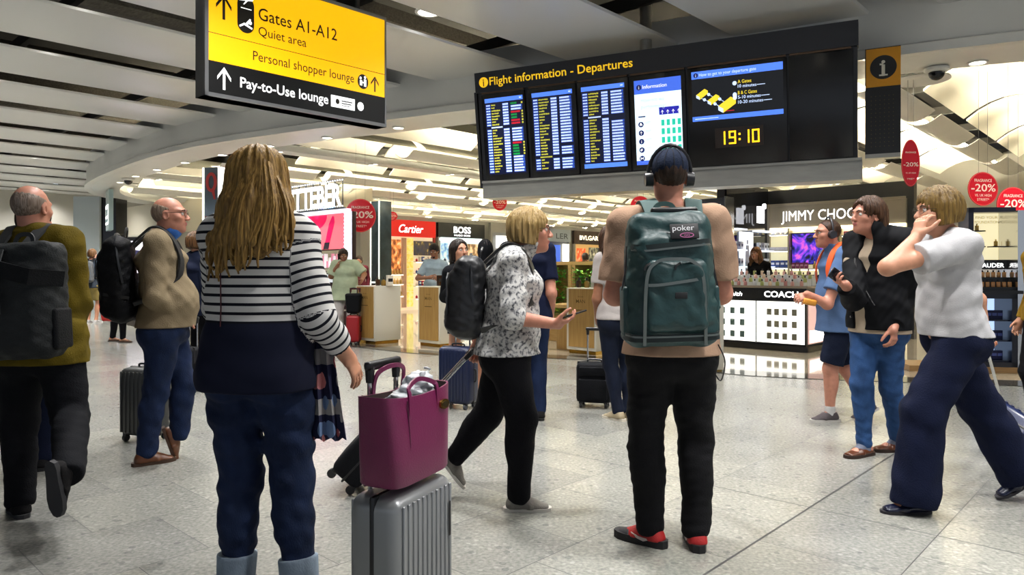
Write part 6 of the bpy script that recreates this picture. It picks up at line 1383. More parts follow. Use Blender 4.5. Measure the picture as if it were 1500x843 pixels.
for sy in (-1, 1):
    m = MB(); pts = crom([(-.085, sy * .074, .13), (-.085, sy * .071, .275), (-.075, sy * .060, .325 + .02 * sy), (0, sy * .05, .345 + .02 * sy), (.075, sy * .060, .325 + .02 * sy), (.085, sy * .071, .275), (.085, sy * .074, .13)], 6); m.ribbon(pts, [(0, sy, 0.001)] * len(pts), .015, .006); m.build('bag_handle', Mg, tt)
m = MB(); m.tube([(-.09, -.0765, .01), (-.095, -.081, .13), (-.105, -.075, .27)], .002, 5); m.build('seam', mat('magenta_seam', '#4d0f33', .5), tt)
m = MB(); m.M = frame((.115, -.079, .225), (1, 0, 0), (0, .08, 1)); m.disc((0, 0, -.002), .028, .017, .008, 24); o = m.build('gold_badge', M_gold, tt); m = MB(); m.M = frame((.115, -.079, .225), (1, 0, 0), (0, .08, 1)); m.disc((0, 0, .006), .018, .010, .002, 20); m.build('badge_enamel', mat('badge_dark', '#2a2008', .3), o)
f = SDF(.005); f.ell((.06, .0, .275), (.06, .035, .05), .01); f.ell((.12, .01, .27), (.04, .03, .06), .01); f.ell((.0, .01, .25), (.05, .04, .03), .01); f.wr = wrinkle(.012, 3, 4)
o = f.build('wrapped_parcel', mat('clear_plastic_wrap', '#c4c8cc', .18, alpha=1)); o.matrix_world = tt.matrix_world; tag(o, 'crumpled clear plastic bag poking out of the magenta handbag', 'plastic bag')
# ================================================================== 7 blond walker with phone
d = 3.88; L = lens(d)
H = Human('person with short blond hair, black and white blouse, walking right with a phone', 1.68, L(745, 505), -R90, SK_P, dict(pelvis=L(743, 504), neck=L(752, 372), headc=L(778, 340), head=(0, 2, 0), ankR=L(760, 716, -.08), kneeR=L(764, 612, -.10), footR=(0, 0), ankL=L(668, 668, .14), kneeL=L(716, 606, .12), footL=(0, 52), elbR=L(752, 466, -.24), wriR=L(808, 474, -.16), handR=dict(dir=(.95, .15, .12), palm=(0, .25, 1), curl=.45, thumb=.7), elbL=L(712, 455, .2), wriL=L(700, 503, .25), handL=dict(dir=(-.3, .1, -.9), palm=(0, -1, 0), curl=.9)), dict(hip=1.08, waist=1.2, chest=1.08, bust=1, belly=.4, dep=1.1, sh=.95, leg=1.08), .0055)
q = NT('floral_blouse'); tc = q.n('TexCoord'); n = q.n('TexNoise'); n.inputs['Scale'].default_value = 62; n.inputs['Detail'].default_value = 2; q.l(tc.outputs['Object'], n.inputs['Vector']); q.l(q.ramp(n.outputs['Fac'], (.32, hexc('#3a3b40')), (.44, hexc('#8e8e90')), (.53, hexc('#bcbbb8'))), q.b.inputs['Base Color']); q.b.inputs['Roughness'].default_value = .8
H.body(); H.eyes(); m = MB()
H.glasses('#2a1a1a'); H.hair(hairm('hair_blond', '#856c3e', '#ab9160'), 'bob', vol=1.25)
H.top(q.m, 'blouse', .018, ('long', .18), hem=-.05, flare=.03, wr=.008, slt=.022, neckup=.03); H.bottom(cloth('black_trousers', '#0f0f13'), t=.014, tk=.018, th=.022, wr=.006, waist=.0); H.shoes(cloth('grey_suede', '#77736c'), '#c9c4bb', sole_t=.018)
backpack(H, 'black leather backpack on the blond walker', .30, .44, .17, -.03, mat('black_leather', '#141518', .42, bump=.2, bscale=40), back=.14, r=.07)
phone('black phone in the blond walker\'s outstretched hand', frame(H.M @ Vector(H.wri['R'] + H.hand['R'][0] * .115 + H.hand['R'][1] * .03), (.2, -.95, .12), (.93, .2, .28)))
p = L(510, 705); gp = G(512, 716); gp2 = P(697, 508, 4.12)
ax = (gp2 - Vector((gp.x, gp.y, .03))).normalized(); sx = Vector((-.05, 1, 0)); sx = (sx - ax * sx.dot(ax)).normalized()
o_ = Vector((gp.x, gp.y, .03)); cs = suitcase('black wheeled case pulled tilted behind the blond walker', Matrix.Translation((0, 0, 0)) @ Matrix([[sx[i], (ax.cross(sx))[i], ax[i], (o_ + ax.cross(sx) * .05 - ax * .0)[i]] for i in range(3)] + [[0, 0, 0, 1]]), .32, .20, .46, cloth('black_ballistic', '#15161a', .7), ribs=0, soft=True, handle=max(.3, (gp2 - o_).length - .53), band=True, hy=-.05)
m = MB(); m.rbox((-.05, -.13, .30), (.05, .01, .03), .004, 2); m.build('red_tag', mat('tag_red', '#9a2418', .6), cs)
# ================================================================== 8 hidden man in navy tee
d = 6.1; L = lens(d)
H = Human('person in a navy tee half hidden behind the blond walker', 1.74, L(774, 500), .2, SK_P, dict(headc=L(760, 338), neck=L(772, 358), wriR=L(806, 468, .1), elbR=L(808, 430, -.05)), dict(chest=1.05), .009)
H.body(); H.hair(hairm('hair_dark_brown', '#1d130c', '#38261a')); H.top(cloth('navy_tee', '#10162c'), 'tee', .014, ('short', .7), hem=-.08); H.bottom(denim('blue_jeans', '#15223f'), t=.012, tk=.015, th=.018); H.shoes(cloth('dark_suede', '#1b1a1b'), '#0c0c0c')
# ================================================================== 9 black jacket, red phone, blue case
d = 7.15; L = lens(d)
H = Human('person with tied dark hair in a black dress and jacket beside the blue suitcase', 1.66, L(680, 480), PI + .75, SK_F, dict(neck=L(676, 392), headc=L(673, 369), head=(-8, 6, 0), ankL=L(703, 571, -.05), kneeL=L(706, 522, -.04), ankR=L(662, 571, .1), kneeR=L(664, 520, .05), elbR=L(652, 435, -.05), wriR=L(663, 424, -.25), handR=dict(dir=(.35, -.4, .5), palm=(.8, .2, 0), curl=.6), elbL=L(706, 440, .05), wriL=L(690, 428, -.2), handL=dict(dir=(-.3, -.4, .3), palm=(-.6, .2, .5), curl=.6)), dict(waist=.95, hip=.95, sh=.92, leg=.88, calf=.88), .008)
H.body(); H.eyes('#1a100a'); H.hair(hairm('hair_black', '#0e0a08', '#2a1c14'), 'long', .3, .9, swept=True, shape=lambda f: f.chain([H.hd((0, -.09, .04)), H.hd((0, -.13, -.02)), H.hd((.01, -.125, -.12)), H.hd((.01, -.11, -.2))], [.04, .04, .03, .014], .03))
H.top(cloth('black_jersey', '#0e0f13'), 'jacket', .022, ('long', .95), hem=-.14, flare=.03, vneck=.06, slt=.018); f = SDF(.008); f.econe(H.T(.0), H.T(-.34), (.17, .12), (.20, .15), H.latH, .03, clip=[(H.T(-.31), -H.up)]); f.wr = wrinkle(.005, 1, 3); f.build('skirt', cloth('black_jersey', '#0e0f13'), H.obj)
H.shoes(mat('orange_trainer', '#b87848', .6), '#d8c8b8')
phone('red phone held up by the person in the black jacket', frame(H.M @ Vector((H.wri['R'] + H.wri['L']) / 2 + v3((0, .05, .06))), (.75, .5, .1), (0, -.3, 1)), '#9a1c22')
p = G(670, 601); suitcase('navy ribbed suitcase beside the bare-legged person in black', frame((p.x, p.y + .12, 0), (.9, -.43, 0), (.43, .9, 0)), .33, .22, .52, mat('navy_shell', '#141d3a', .35), ribs=9, handle=.35, wheel_c=mat('wheel_grey', '#4a4c52', .5))
# ================================================================== 10 pale blue shirt at the counter
d = 13.4; L = lens(d)
H = Human('person with dark hair and goatee in a pale blue shirt behind the counter', 1.80, L(635, 470), PI - .35, SK_T, dict(headc=L(636, 368), head=(14, -22, 0), neck=L(638, 383), elbR=L(612, 408, -.1), wriR=L(628, 407, -.3), elbL=L(658, 412, -.1), wriL=L(646, 410, -.28)), dict(chest=1.1, waist=1.1), .011)
H.body(); H.eyes('#140c08'); H.hair(hairm('hair_black', '#0e0a08', '#2a1c14'), 'short'); H.top(cloth('pale_blue_cotton', '#a3b6c2', b=.2), 'shirt', .016, ('short', .8), hem=-.10, neckup=.02, vneck=.05); H.bottom(cloth('black_trousers', '#0f0f13')); H.shoes(cloth('dark_suede', '#1b1a1b'), '#0c0c0c')
f = SDF(.008); f.ell(H.hd((0, .08, -.085)), (.03, .022, .03), .01); f.build('goatee', hairm('hair_black', '#0e0a08', '#2a1c14'), H.obj)
# ================================================================== 11 pale green top, phone, red case
d = 12.85; L = lens(d)
H = Human('person in a pale green top and white trousers phoning beside the red suitcase', 1.66, L(506, 450), PI + .15, SK_T, dict(headc=L(503, 375), head=(10, -12, 0), elbR=L(485, 405, -.05), wriR=L(494, 390, -.15), handR=dict(dir=(.3, .2, .9), palm=(.8, .4, 0), curl=.6), elbL=L(533, 402, 0), wriL=L(530, 411, -.2)), dict(waist=1.35, chest=1.2, hip=1.2, bust=1, belly=.6, arm=1.2), .011)
H.body(); H.eyes('#1a100a'); H.hair(hairm('hair_dark_brown', '#1d130c', '#38261a'), 'short'); H.top(cloth('pale_green_silk', '#aab598', b=.15), 'blouse', .03, ('short', .9), hem=-.16, flare=.05, slt=.04); H.bottom(cloth('white_cotton', '#b9b3b0'), t=.02, tk=.02, th=.03); H.shoes(mat('white_trainer', '#b0aeb0', .6), '#d0d0d0')
phone('phone held to the ear by the person in pale green', frame(H.M @ Vector(H.hd((.092, .02, -.03))), (.0, 1, .3), (.0, -.3, 1)))
p = G(518, 505); sc2 = suitcase('red suitcase carrying a black bag, beside the left oak counter', frame((p.x, p.y + .02, 0), (1, 0, 0), (0, 1, 0)), .22, .26, .46, mat('red_shell', '#8a1018', .4), ribs=0, handle=.45, grip=mat('grip_red', '#5a1018', .5), z0=.04)
f = SDF(.01); f.box((0, 0, .17), (.125, .09, .17), .04, taper=.1); o = f.build('shoulder_bag', cloth('black_nylon', '#0c0d10', .6)); o.matrix_world = Matrix.Translation((p.x + .0, p.y + .0, .535)); tag(o, 'black bag sitting on top of the red suitcase', 'bag'); m = MB(); m.tube(crom([(-.06, 0, .33), (-.05, 0, .42), (.05, 0, .42), (.06, 0, .33)], 4), .008, 6); m.build('bag_handle', M_black, o)
# ================================================================== 12 teal backpack, cap, headphones
d = 3.30; L = lens(d)
H = Human('person in dark cap, headphones, beige tee and black jeans seen from behind', 1.79, L(982, 500), -.03, SK_P, dict(pelvis=L(983, 503), neck=L(980, 312), headc=L(980, 260), head=(0, 10, 0), ankL=L(952, 778, .03), ankR=L(1020, 780, 0), kneeL=L(945, 650, .06), kneeR=L(1019, 650, .06), footL=(52, 0), footR=(-4, 0), elbL=L(901, 432, .02), wriL=L(940, 440, .27), elbR=L(1056, 430, .02), wriR=L(1020, 440, .27)), dict(chest=1.1, sh=1.14, arm=1.12, waist=1.12, hip=1.0, leg=1.02, calf=1.12), .006)
H.body(); H.hair(hairm('hair_dark_brown', '#1d130c', '#38261a'), 'crop', sd=4)
H.top(cloth('beige_tee', '#a3856f', b=.2), 'tee', .016, ('short', .80), hem=-.045, flare=.03, wr=.008, slt=.022); H.bottom(denim('black_denim', '#0d0d10'), t=.012, tk=.014, th=.020, wr=.008, waist=.1)
red = mat('red_mesh', '#a81c1c', .55, bump=.3, bscale=200); sh = H.shoes(red, '#131214', sole_t=.034)
for o, q_ in zip(sh, 'RL'):
    a, R = H.ank[q_], H.foot[q_]; pp = lambda x, y, z: a + R @ v3((x, y, z))
    f = SDF(.005); f.econe(pp(0, .095, -.062), pp(0, .155, -.072), (.049, .032), (.038, .024), R[:, 0], .02); f.clip(pp(0, .085, 0), -R[:, 1]); f.build('toe_cap', mat('black_mesh', '#15131a', .6), o)
    for sg in (-1, 1):
        m = MB(); m.ribbon([pp(sg * .0415, -.02, -.050), pp(sg * .0445, .01, -.056), pp(sg * .047, .04, -.050), pp(sg * .044, .075, -.036)], [R[:, 0] * sg] * 4, [.004, .016, .012, .003], .004); m.build('side_mark', mat('silver_mark', '#c8b8b4', .4), o)
f = SDF(.0055); R = H.RH; f.ell(H.hd((0, -.012, .045)), v3((.083, .104, .088)) , .01, R=R); f.clip(H.hd((0, -.09, -.040)), R @ nrm((0, -.45, -1))); f.econe(H.hd((0, .06, .03)), H.hd((0, .155, .02)), (.07, .012), (.055, .01), R[:, 0], .01); f.build('cap', cloth('navy_cap', '#1c2436'), H.obj)
for i in range(6):
    a = PI * i / 6; pts = [H.hd((.0845 * math.cos(a) * math.cos(t), -.012 + .1055 * math.sin(a) * math.cos(t), .045 + .0895 * math.sin(t))) for t in [.0 + PI * k / 12 for k in range(13)]]
    m = MB(); m.tube(pts, .0014, 5); m.build('cap_seam', mat('cap_thread', '#0c0e18', .9), H.obj)
m = MB(); m.sph(H.hd((0, -.012, .136)), .006, 8, 6); m.build('cap_button', mat('cap_thread', '#0c0e18', .9), H.obj)
headphones(H)
teal = mat('teal_nylon', '#1b3a3b', .45, noise=.15, nscale=8, bump=.35, bscale=30); tealw = mat('teal_webbing', '#2d4a48', .7); zipm = mat('silver_zip', '#6f7673', .35, metal=.6)
def ex(t, c, w, h, dd):
    cx = c[0]; yb = c[1] - dd / 2; zt = c[2] + h / 2; zb = c[2] - h / 2
    f = SDF(.006); f.box((cx + .005, yb - .02, zb + h * .38), (w * .345, .045, h * .26), .035); f.wr = wrinkle(.006, 1.6, 9); f.build('front_pocket', teal, t)
    m = MB(); m.ribbon(arc(cx - w * .345, cx + w * .33, zb + h * .20, zb + h * .625, yb - .066), (0, -1, .1), .013, .006); m.build('pocket_zip', zipm, t)
    m = MB(); m.ribbon(crom([(cx - w * .30, yb - .062, zb + h * .46), (cx - .05, yb - .07, zb + h * .465), (cx + w * .26, yb - .064, zb + h * .50)], 4), (0, -1, 0), .012, .006); m.build('slash_zip', zipm, t)
    m = MB(); pts = crom([(-w * .455, c[1], zt - .14), (-w * .44, yb + .02, zt - .145), (-w * .3, yb - .03, zt - .15), (0, yb - .036, zt - .14), (w * .3, yb - .03, zt - .13), (w * .43, yb + .02, zt - .125), (w * .45, c[1], zt - .12)], 4); pts = [(q_[0] + c[0], q_[1], q_[2]) for q_ in pts]; m.ribbon(pts, [(p[0] * .8, -1, 0) for p in pts], .024, .008); m.build('lid_edge', mat('teal_dark_piping', '#101f20', .6), t); m = MB(); pts = [(p[0], p[1] - .004, p[2] - .012) for p in pts]; m.ribbon(pts, [(p[0] * .8, -1, 0) for p in pts], .008, .007); m.build('lid_zip', zipm, t)
    m = MB(); pts = [(q_[0] + cx, q_[1], q_[2]) for q_ in crom([(-w * .53, c[1], zb + .045), (-w * .51, yb + .01, zb + .045), (-w * .36, yb - .036, zb + .04), (w * .36, yb - .036, zb + .045), (w * .51, yb + .01, zb + .05), (w * .53, c[1], zb + .05)], 4)]; m.ribbon(pts, [(p[0], -1, 0) for p in pts], .03, .008); m.build('base_band', mat('teal_dark_piping', '#101f20', .6), t); m = MB(); m.ribbon([(p[0], p[1] - .006, p[2] + .006) for p in pts], [(p[0], -1, 0) for p in pts], .007, .005); m.build('base_zip', zipm, t)
    m = MB(); m.M = frame((cx + .045, yb - .026, zt - .085), (1, -.03, .02), (-.02, .35, 1)); m.rbox((0, 0, 0), (.115, .066, .01), .004, 2); o = m.build('logo_patch', mat('patch_black', '#0e0d12', .6), t)
    m = MB(); m.M = frame((cx + .045, yb - .026, zt - .085), (1, -.03, .02), (-.02, .35, 1)); m.text('poker', -.004, .002, .0055, .034, .002, align='C', width=.088); m.build('white_lettering', mat('patch_white', '#d8d8dc', .5), o, False)
    m = MB(); m.M = frame((cx + .045, yb - .026, zt - .085), (1, -.03, .02), (-.02, .35, 1)); m.ribbon([(.008 + .027 * math.cos(a), -.019 + .0095 * math.sin(a), .0058) for a in [2 * PI * k / 20 for k in range(21)]], (0, 0, 1), .003, .001); m.text('GO', .008, -.0235, .0055, .013, .0006, align='C', width=.022); m.build('pink_lettering', mat('patch_pink', '#b05a90', .5), o, False)
    m = MB(); m.M = frame((cx + .02, yb - .070, zb + h * .385), (1, 0, 0), (0, 0, 1)); m.rbox((0, 0, 0), (.05, .026, .006), .003, 2); m.build('brand_tab', mat('tab_black', '#15171a', .6), t)
    m = MB(); m.rbox((cx + .035, c[1] + .03, zt + .012), (.20, .03, .03), .012, 3); m.build('top_handle_wrap', M_black, t)
    for sg in (-1, 1):
        m = MB(); m.rbox((c[0] + sg * (w / 2 + .002), c[1], zb + h * .27), (.03, dd * .7, h * .36), .013, 3); m.build('side_pocket', teal, t)
        m = MB(); m.ribbon([(c[0] + sg * (w / 2 - .006), c[1] - .03, zb + h * .75), (c[0] + sg * (w / 2 + .004), c[1] - .03, zb + h * .55), (c[0] + sg * (w / 2 + .018), c[1] - .03, zb + h * .42)], (sg, 0, 0), .016, .006); m.build('side_strap', M_black, t)
    for x in (cx - .10, cx + .02): m = MB(); m.ribbon([(x, yb - .06, zb + h * .62), (x - .02, yb - .075, zb + h * .60), (x - .025, yb - .076, zb + h * .57)], (0, -1, 0), .008, .004); m.build('zip_pull', M_black, t)
backpack(H, 'large teal backpack with silver zips on the capped person in beige', .365, .56, .20, -.02, teal, tealw, extra=ex, back=.150, r=.06, strap=.075, taper=-.09, dx=-.055)
m = MB(); m.tube(crom([tuple(H.W(L(1052, 505, -.1))), tuple(H.W(L(1062, 530, -.1))), tuple(H.W(L(1056, 558, -.08))), tuple(H.W(L(1046, 545, -.06)))], 5), .003, 6); m.build('cable', M_black, H.obj)
# ================================================================== 13 white tee woman, black case
d = 6.1; L = lens(d)
H = Human('person with long brown hair in a white tee left of the teal backpack', 1.65, L(906, 500), .15, SK_T, dict(elbL=L(874, 438, -.02), wriL=L(876, 468, .1), ankL=L(905, 600, -.02), footL=(30, 0), headc=L(893, 352)), dict(sh=.92, waist=.95, leg=.95, arm=.9), .009)
H.body(); H.hair(hairm('hair_brown', '#1f120a', '#4a3020'), 'long', 1, 1.0, shape=lambda f: f.chain([H.hd((0, -.06, .03)), H.hd((-.01, -.1, -.1)), H.hd((-.03, -.11, -.24))], [.075, .075, .04], .03)); H.top(cloth('white_tee', '#aaa3a0', b=.2), 'tee', .014, ('short', .6), hem=-.03); H.bottom(denim('dark_denim', '#101728'), t=.009, tk=.010, th=.012); H.shoes(mat('beige_trainer', '#9a8c70', .6), '#c8c0b0')
p = G(872, 606); suitcase('black soft suitcase beside the person in the white tee', frame((p.x + .03, p.y + .32, 0), (.97, -.25, 0), (.25, .97, 0)), .32, .22, .37, cloth('black_ballistic', '#15161a', .7), ribs=0, soft=True, handle=.30)
# ================================================================== 14 sales assistant behind the fragrance counter
d = 13.3; L = lens(d)
H = Human('sales assistant with long wavy brown hair in black behind the fragrance counter', 1.66, L(1112, 460), PI - .75, SK_F, dict(headc=L(1107, 372), head=(0, 0, 0)), dict(sh=.9), .010)
H.body(); H.eyes('#2a180c'); H.hair(hairm('hair_wavy', '#3a2010', '#8a5a2c'), 'long', 1, 1.1, shape=lambda f: [f.chain([H.hd((sg * .06, -.02, .02)), H.hd((sg * .085, -.02, -.1)), H.hd((sg * .09, .01, -.22))], [.04, .05, .03], .03) for sg in (-1, 1)]); H.top(cloth('black_jersey', '#0e0f13'), 'top', .014, ('long', .96), hem=-.08); H.bottom(cloth('black_trousers', '#0f0f13')); H.shoes(cloth('dark_suede', '#1b1a1b'), '#0c0c0c')
# ================================================================== 15 blue polo, shorts, headphones, walking left
d = 6.08; L = lens(d)
H = Human('person in blue polo, navy shorts and headphones walking left', 1.74, L(1225, 490), R90, SK_P, dict(pelvis=L(1228, 456), neck=L(1226, 366), headc=L(1212, 343), ankL=L(1216, 600, -.05), kneeL=L(1216, 541, -.06), ankR=L(1268, 592, .1), kneeR=L(1238, 540, .1), footR=(0, 25), elbL=L(1212, 446, -.2), wriL=L(1188, 434, -.22), handL=dict(dir=(-1, .1, -.1), palm=(0, .5, -.5), curl=.6), elbR=L(1215, 440, .25), wriR=L(1185, 440, .1)), dict(chest=1.08, waist=1.15, belly=.5, dep=1.05), .0075)
H.body(); H.eyes(); H.glasses(); H.hair(hairm('hair_brown', '#1f120a', '#4a3020'), 'crop'); headphones(H, '#26262c')
H.top(cloth('blue_polo', '#51698f', b=.2), 'polo', .018, ('short', .72), flare=.035, hem=-.17, neckup=.03, slt=.02); H.bottom(cloth('navy_shorts', '#141a2c'), 'shorts', .018, .030, waist=-.04, upto=.90); H.shoes(cloth('grey_trainer', '#4c4648'), '#b8b4ae')
f = SDF(.0075)
for s_ in 'RL': a = H.ank[s_]; n = nrm(H.knee[s_] - a); f.cone(a - n * .03, a + n * .03, .044, .043, .01)
f.build('socks', cloth('white_sock', '#b8b6b4'), H.obj)
backpack(H, 'small orange-strapped backpack on the person in the blue polo', .26, .36, .10, -.06, cloth('blue_grey_bag', '#43587a', .7), mat('orange_strap', '#d4541c', .5), back=.13, strap=.06)
o = MB(); o.rbox((0, 0, 0), (.10, .06, .05), .015, 3); o = o.build('snack_pack', mat('amber_pack', '#c8862a', .5)); o.matrix_world = frame(P(1186, 443, 5.83), (1, .1, -.2), (0, 1, 0)); tag(o, 'amber packet in the hand of the person in the blue polo', 'packet')
# ================================================================== 16 black quilted jacket, loafers
d = 4.92; L = lens(d)
H = Human('person with wavy brown hair, black quilted jacket, blue jeans and brown loafers', 1.78, L(1283, 470), R90 + .45, SK_P, dict(pelvis=L(1286, 470), neck=L(1290, 345), headc=L(1270, 318), head=(-10, 4, 0), ankR=L(1266, 654, .0), footR=(0, 0), kneeR=L(1262, 565, -.02), ankL=L(1314, 654, .12), kneeL=L(1304, 568, .02), footL=(-20, 0), elbL=L(1325, 440, -.05), wriL=L(1310, 478, -.18), handL=dict(dir=(-.1, -.1, -1), palm=(-.6, .7, 0), curl=.45), elbR=L(1250, 440, -.12), wriR=L(1240, 420, -.32), handR=dict(dir=(-.75, -.3, .35), palm=(.3, -.2, .9), curl=.7, thumb=.6)), dict(chest=1.12, waist=1.1, sh=1.08, arm=1.15, belly=.3), .0058)
H.body(); H.eyes('#2a1a10'); H.hair(hairm('hair_chestnut', '#2c1a0e', '#4f341f'), 'short', length=1, vol=1.25, swept=True, shape=lambda f: [f.ell(H.hd((0, -.07, -.05)), (.082, .062, .075), .03), f.chain([H.hd((.05, -.06, -.02)), H.hd((.07, -.075, -.09)), H.hd((.085, -.10, -.115))], [.035, .032, .012], .02), f.chain([H.hd((-.05, -.06, -.02)), H.hd((-.07, -.075, -.09)), H.hd((-.08, -.105, -.11))], [.035, .032, .012], .02), f.chain([H.hd((0, -.09, -.04)), H.hd((.0, -.12, -.10)), H.hd((0, -.145, -.12))], [.04, .034, .014], .02)])
H.top(cloth('cream_tee', '#a79784', b=.2), 'tee', .014, ('short', .4), hem=-.08)
bj = mat('black_quilting', '#0b0c10', .6); q = NT('black_quilt'); tc = q.n('TexCoord'); wv_ = q.n('TexWave', wave_type='BANDS', bands_direction='DIAGONAL'); wv_.inputs['Scale'].default_value = 9; q.l(tc.outputs['Object'], wv_.inputs['Vector']); bp = q.n('Bump'); bp.inputs['Strength'].default_value = .2; bp.inputs['Distance'].default_value = .01; q.l(wv_.outputs['Fac'], bp.inputs['Height']); q.l(bp.outputs[0], q.b.inputs['Normal']); q.b.inputs['Base Color'].default_value = hexc('#090a0e'); q.b.inputs['Roughness'].default_value = .8; q.b.inputs['Specular IOR Level'].default_value = .15
f = SDF(.0058); H.torso(f, .032); p1 = v3((H.pel[0], H.pel[1], H.pel[2] - .10)); f.econe(H.T(.08), p1, (.195, .15), (.20, .155), H.latH, .04)
f.cone(H.neck - H.up * .02, H.neck + (H.hd((0, -.02, -.06)) - H.neck) * .7, .085, .088, .02)
f.box(H.T(.2) + H.fS * .19 + H.latS * .02, (.045, .13, .5), .02, R=np.stack([H.latS, H.fS, H.up], 1), k=.012, op='sub'); f.cone(H.neck + H.up * .02 + H.fS * .02, H.neck + H.up * .14, .056, .07, .01, op='sub')
for s_ in 'RL': H.uarm(f, s_, .024); H.farm(f, s_, .022, .024, .95)
f.wr = wrinkle(.006, 1, 5); f.clip((0, 0, H.pel[2] - .055), (0, 0, -1)); f.build('jacket', q.m, H.obj)
for z in (.02, .12, .22, .32): m = MB(); m.sph(H.T(z) + H.fS * (.165) + H.latS * .082, .008, 8, 6); m.build('press_stud', mat('stud_dark', '#3c3c40', .3, metal=.8), H.obj)
H.bottom(denim('mid_denim', '#27446e'), t=.008, tk=.008, th=.008, wr=.006); H.shoes(mat('loafer_leather', '#4f2812', .3, noise=.2, nscale=15), '#2a180e', low=True, heel=.012)
f = SDF(.0058)
for s_ in 'RL': a = H.ank[s_]; n = nrm(H.knee[s_] - a); f.cone(a - n * .04, a + n * .02, .042, .04, .01); f.cone(a, a + H.foot[s_] @ v3((0, .06, -.05)), .037, .027, .01)
f.build('socks', cloth('grey_sock', '#6a7080'), H.obj)
m = MB(); m.tube(crom([H.shd['R'] + H.up * .03, H.T(.38) + H.fS * .17 + H.latS * .06, H.T(.22) + H.fS * .18 - H.latS * .02, H.T(.1) + H.fS * .17 - H.latS * .1], 4), .006, 6); m.build('bag_strap', M_black, H.obj)
phone('dark phone held by the person in the black quilted jacket', frame(H.M @ Vector(H.wri['R'] + H.hand['R'][0] * .095 + H.hand['R'][1] * .028), (.35, -.1, .55), (-.85, -.35, .45)))
# ================================================================== 17 white tee, wide navy trousers, walking left
d = 3.86; L = lens(d)
H = Human('person in glasses, white tee and wide navy trousers walking left, hand at face', 1.72, L(1400, 490), R90, SK_F, dict(pelvis=L(1396, 486), neck=L(1388, 347), headc=L(1372, 311), head=(0, 0, 0), ankL=L(1340, 716, -.10), kneeL=L(1352, 604, -.10), footL=(0, 0), ankR=L(1492, 690, .10), kneeR=L(1437, 596, .10), footR=(0, 28), elbL=L(1300, 392, -.26), wriL=L(1342, 348, -.16), handL=dict(dir=(.35, .15, .9), palm=(.9, .3, -.3), curl=.35, thumb=.3), elbR=L(1432, 440, .22), wriR=L(1441, 482, .25), handR=dict(dir=(.2, 0, -1), palm=(0, -1, 0), curl=.9)), dict(hip=1.0, waist=1.12, chest=1.02, bust=.8, sh=.92, belly=.1, arm=.95, dep=.95), .0055)
H.body(); H.eyes(); H.glasses('#1a1210'); H.hair(hairm('hair_dark_blond', '#55411f', '#7a6130'), 'bob', vol=1.35)
H.top(cloth('white_jersey', '#a9a8aa', b=.15), 'tee', .018, ('short', .62), hem=-.02, flare=.015, wr=.007, slt=.025); H.bottom(cloth('navy_crepe', '#0e142a'), t=.018, tk=.045, th=.078, wr=.008, waist=.03)
H.shoes(mat('navy_patent', '#10142a', .2), '#15131a', low=True, sole_t=.014, heel=.016)
p = P(1492, 600, 4.9); hp_ = P(1441, 487, 4.12); o_ = Vector((p.x + .05, p.y + .1, .03)); ax = (hp_ - o_).normalized(); sx = Vector((0, 1, 0)); sx = (sx - ax * sx.dot(ax)).normalized()
suitcase('navy wheeled case pulled behind the person in the white tee, right edge', Matrix([[sx[i], (ax.cross(sx))[i], ax[i], o_[i]] for i in range(3)] + [[0, 0, 0, 1]]), .32, .20, .40, mat('navy_gloss_shell', '#0f1c40', .3), ribs=7, handle=max(.3, (hp_ - o_).length - .45))
# ================================================================== 18 sliver at the right edge
d = 5.6; L = lens(d)
H = Human('person in a mustard cardigan just entering at the right edge', 1.66, L(1534, 480), R90, SK_F, {}, dict(sh=.95), .011)
H.body(); H.hair(hairm('hair_brown', '#1f120a', '#4a3020'), 'bob'); H.top(cloth('mustard_knit', '#8a6c20'), 'cardigan', .025, ('long', .95), hem=-.02); H.bottom(cloth('black_trousers', '#0f0f13')); H.shoes(cloth('dark_suede', '#1b1a1b'), '#0c0c0c')
# ================================================================== 19 far left walkers
d = 17.2; L = lens(d)
H = Human('distant person with grey backpack and khaki shorts walking away at left', 1.76, L(135, 430), -.1, SK_F, {}, {}, .013)
H.body(); H.hair(hairm('hair_auburn', '#3a2412', '#6a4826')); H.top(cloth('slate_tee', '#343c48'), 'tee', .02, ('short', .8), hem=-.1); H.bottom(cloth('khaki_shorts', '#8a7a48'), 'shorts', .03, .035, upto=.85); H.shoes(mat('white_trainer', '#b0aeb0', .6), '#d0d0d0')
backpack(H, 'small grey backpack on the distant person in khaki shorts', .34, .50, .18, -.02, cloth('grey_nylon', '#4c5056', .7))
d = 12.7; L = lens(d)
H = Human('person in dark clothes with a red bag, half hidden behind the black backpack', 1.66, L(176, 430), -R90, SK_F, dict(ankL=L(165, 492, .1), kneeL=L(170, 462, .1), ankR=L(180, 490, -.1), kneeR=L(180, 460, -.1)), {}, .012)
H.body(); H.hair(hairm('hair_dark_brown', '#1d130c', '#38261a')); H.top(cloth('black_jersey', '#0e0f13'), 'jacket', .022, ('long', .95), hem=-.14); H.bottom(cloth('black_trousers', '#0f0f13'), t=.01, tk=.01, th=.012); H.shoes(mat('tan_sandal', '#6a4a34', .6), '#3a2a20', low=True)
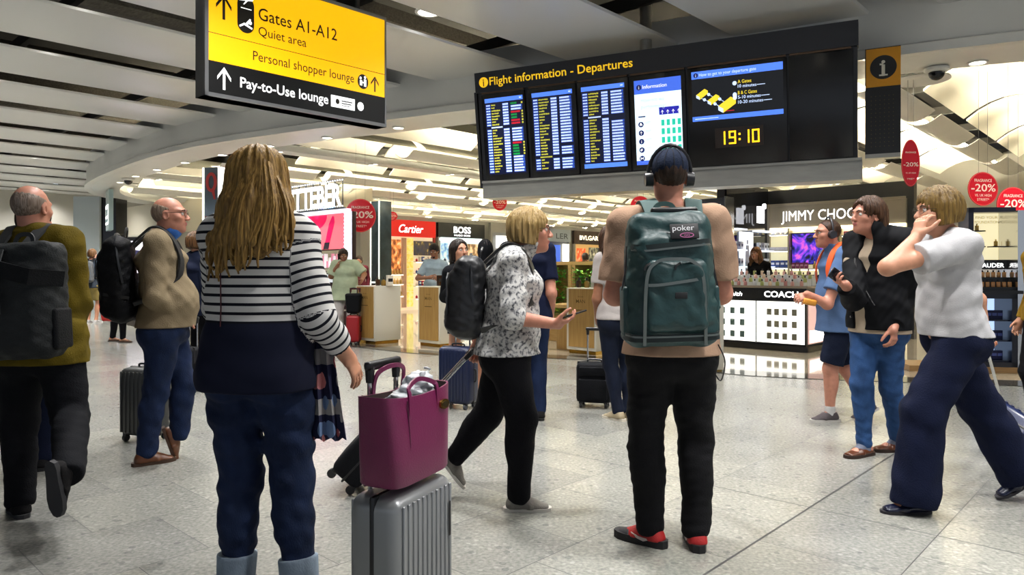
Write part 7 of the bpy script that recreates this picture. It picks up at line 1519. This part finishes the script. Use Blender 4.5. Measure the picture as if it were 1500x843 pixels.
f = SDF(.01); f.box((0, 0, .15), (.20, .06, .15), .03, taper=.12); f.wr = wrinkle(.008, 1, 2); o = f.build('shoulder_bag', mat('scarlet_bag', '#b02018', .5)); o.matrix_world = Matrix.Translation(P(166, 470, 12.4)); tag(o, 'scarlet shopping bag seen between the black backpack and dark trousers', 'bag'); m = MB(); m.tube(crom([(-.08, 0, .28), (-.06, 0, .44), (.06, 0, .44), (.08, 0, .28)], 4), .008, 6); m.build('bag_handle', mat('scarlet_bag', '#b02018', .5), o)
# ================================================================== 20-23 heads behind the displays
def simple(label, px, py, d, face, H_, sk, hm, hk, topm, kind='long', **kw):
    L = lens(d); H = Human(label, H_, L(px, 480), face, sk, kw.get('pose', {}), {}, .011); H.body(); H.hair(hm, hk, **kw.get('hair', {})); H.top(topm, 'top', .018, (kind, .95 if kind == 'long' else .7), hem=-.08, neckup=.02); H.bottom(cloth('black_trousers', '#0f0f13')); H.shoes(cloth('dark_suede', '#1b1a1b'), '#0c0c0c'); return H
simple('sales assistant with pale hair in white behind the cosmetics stand', 1431, 365, 10.6, PI - .6, 1.62, SK_F, hairm('hair_platinum', '#8a7c60', '#c8bc98'), 'bob', cloth('white_coat', '#b4b2ae'))
simple('person with dark hair in black seen under the brown boutique fascia', 857, 375, 19.5, .4, 1.72, SK_T, hairm('hair_dark_brown', '#1d130c', '#38261a'), 'short', cloth('black_jersey', '#0e0f13'))
simple('dark-haired person half hidden behind the one in pale green', 526, 384, 17.5, PI, 1.60, SK_F, hairm('hair_dark_brown', '#1d130c', '#38261a'), 'short', cloth('maroon_top', '#5a2028'))
H = simple('person in a black hood seen between the black jacket and blond walker', 711, 375, 9.2, .3, 1.64, SK_T, hairm('hair_black', '#0e0a08', '#2a1c14'), 'short', cloth('black_jersey', '#0e0f13'))
f = SDF(.01); f.ell(H.hd((0, -.015, .02)), (.097, .118, .12), .02); f.cone(H.hd((0, -.03, -.04)), H.neck, .09, .10, .04); f.ell(H.hd((0, .12, -.0)), (.06, .07, .09), .02, op='sub'); f.build('hood', cloth('black_jersey', '#0e0f13'), H.obj)
for me in list(bpy.data.meshes):
    if me.users == 0: bpy.data.meshes.remove(me)
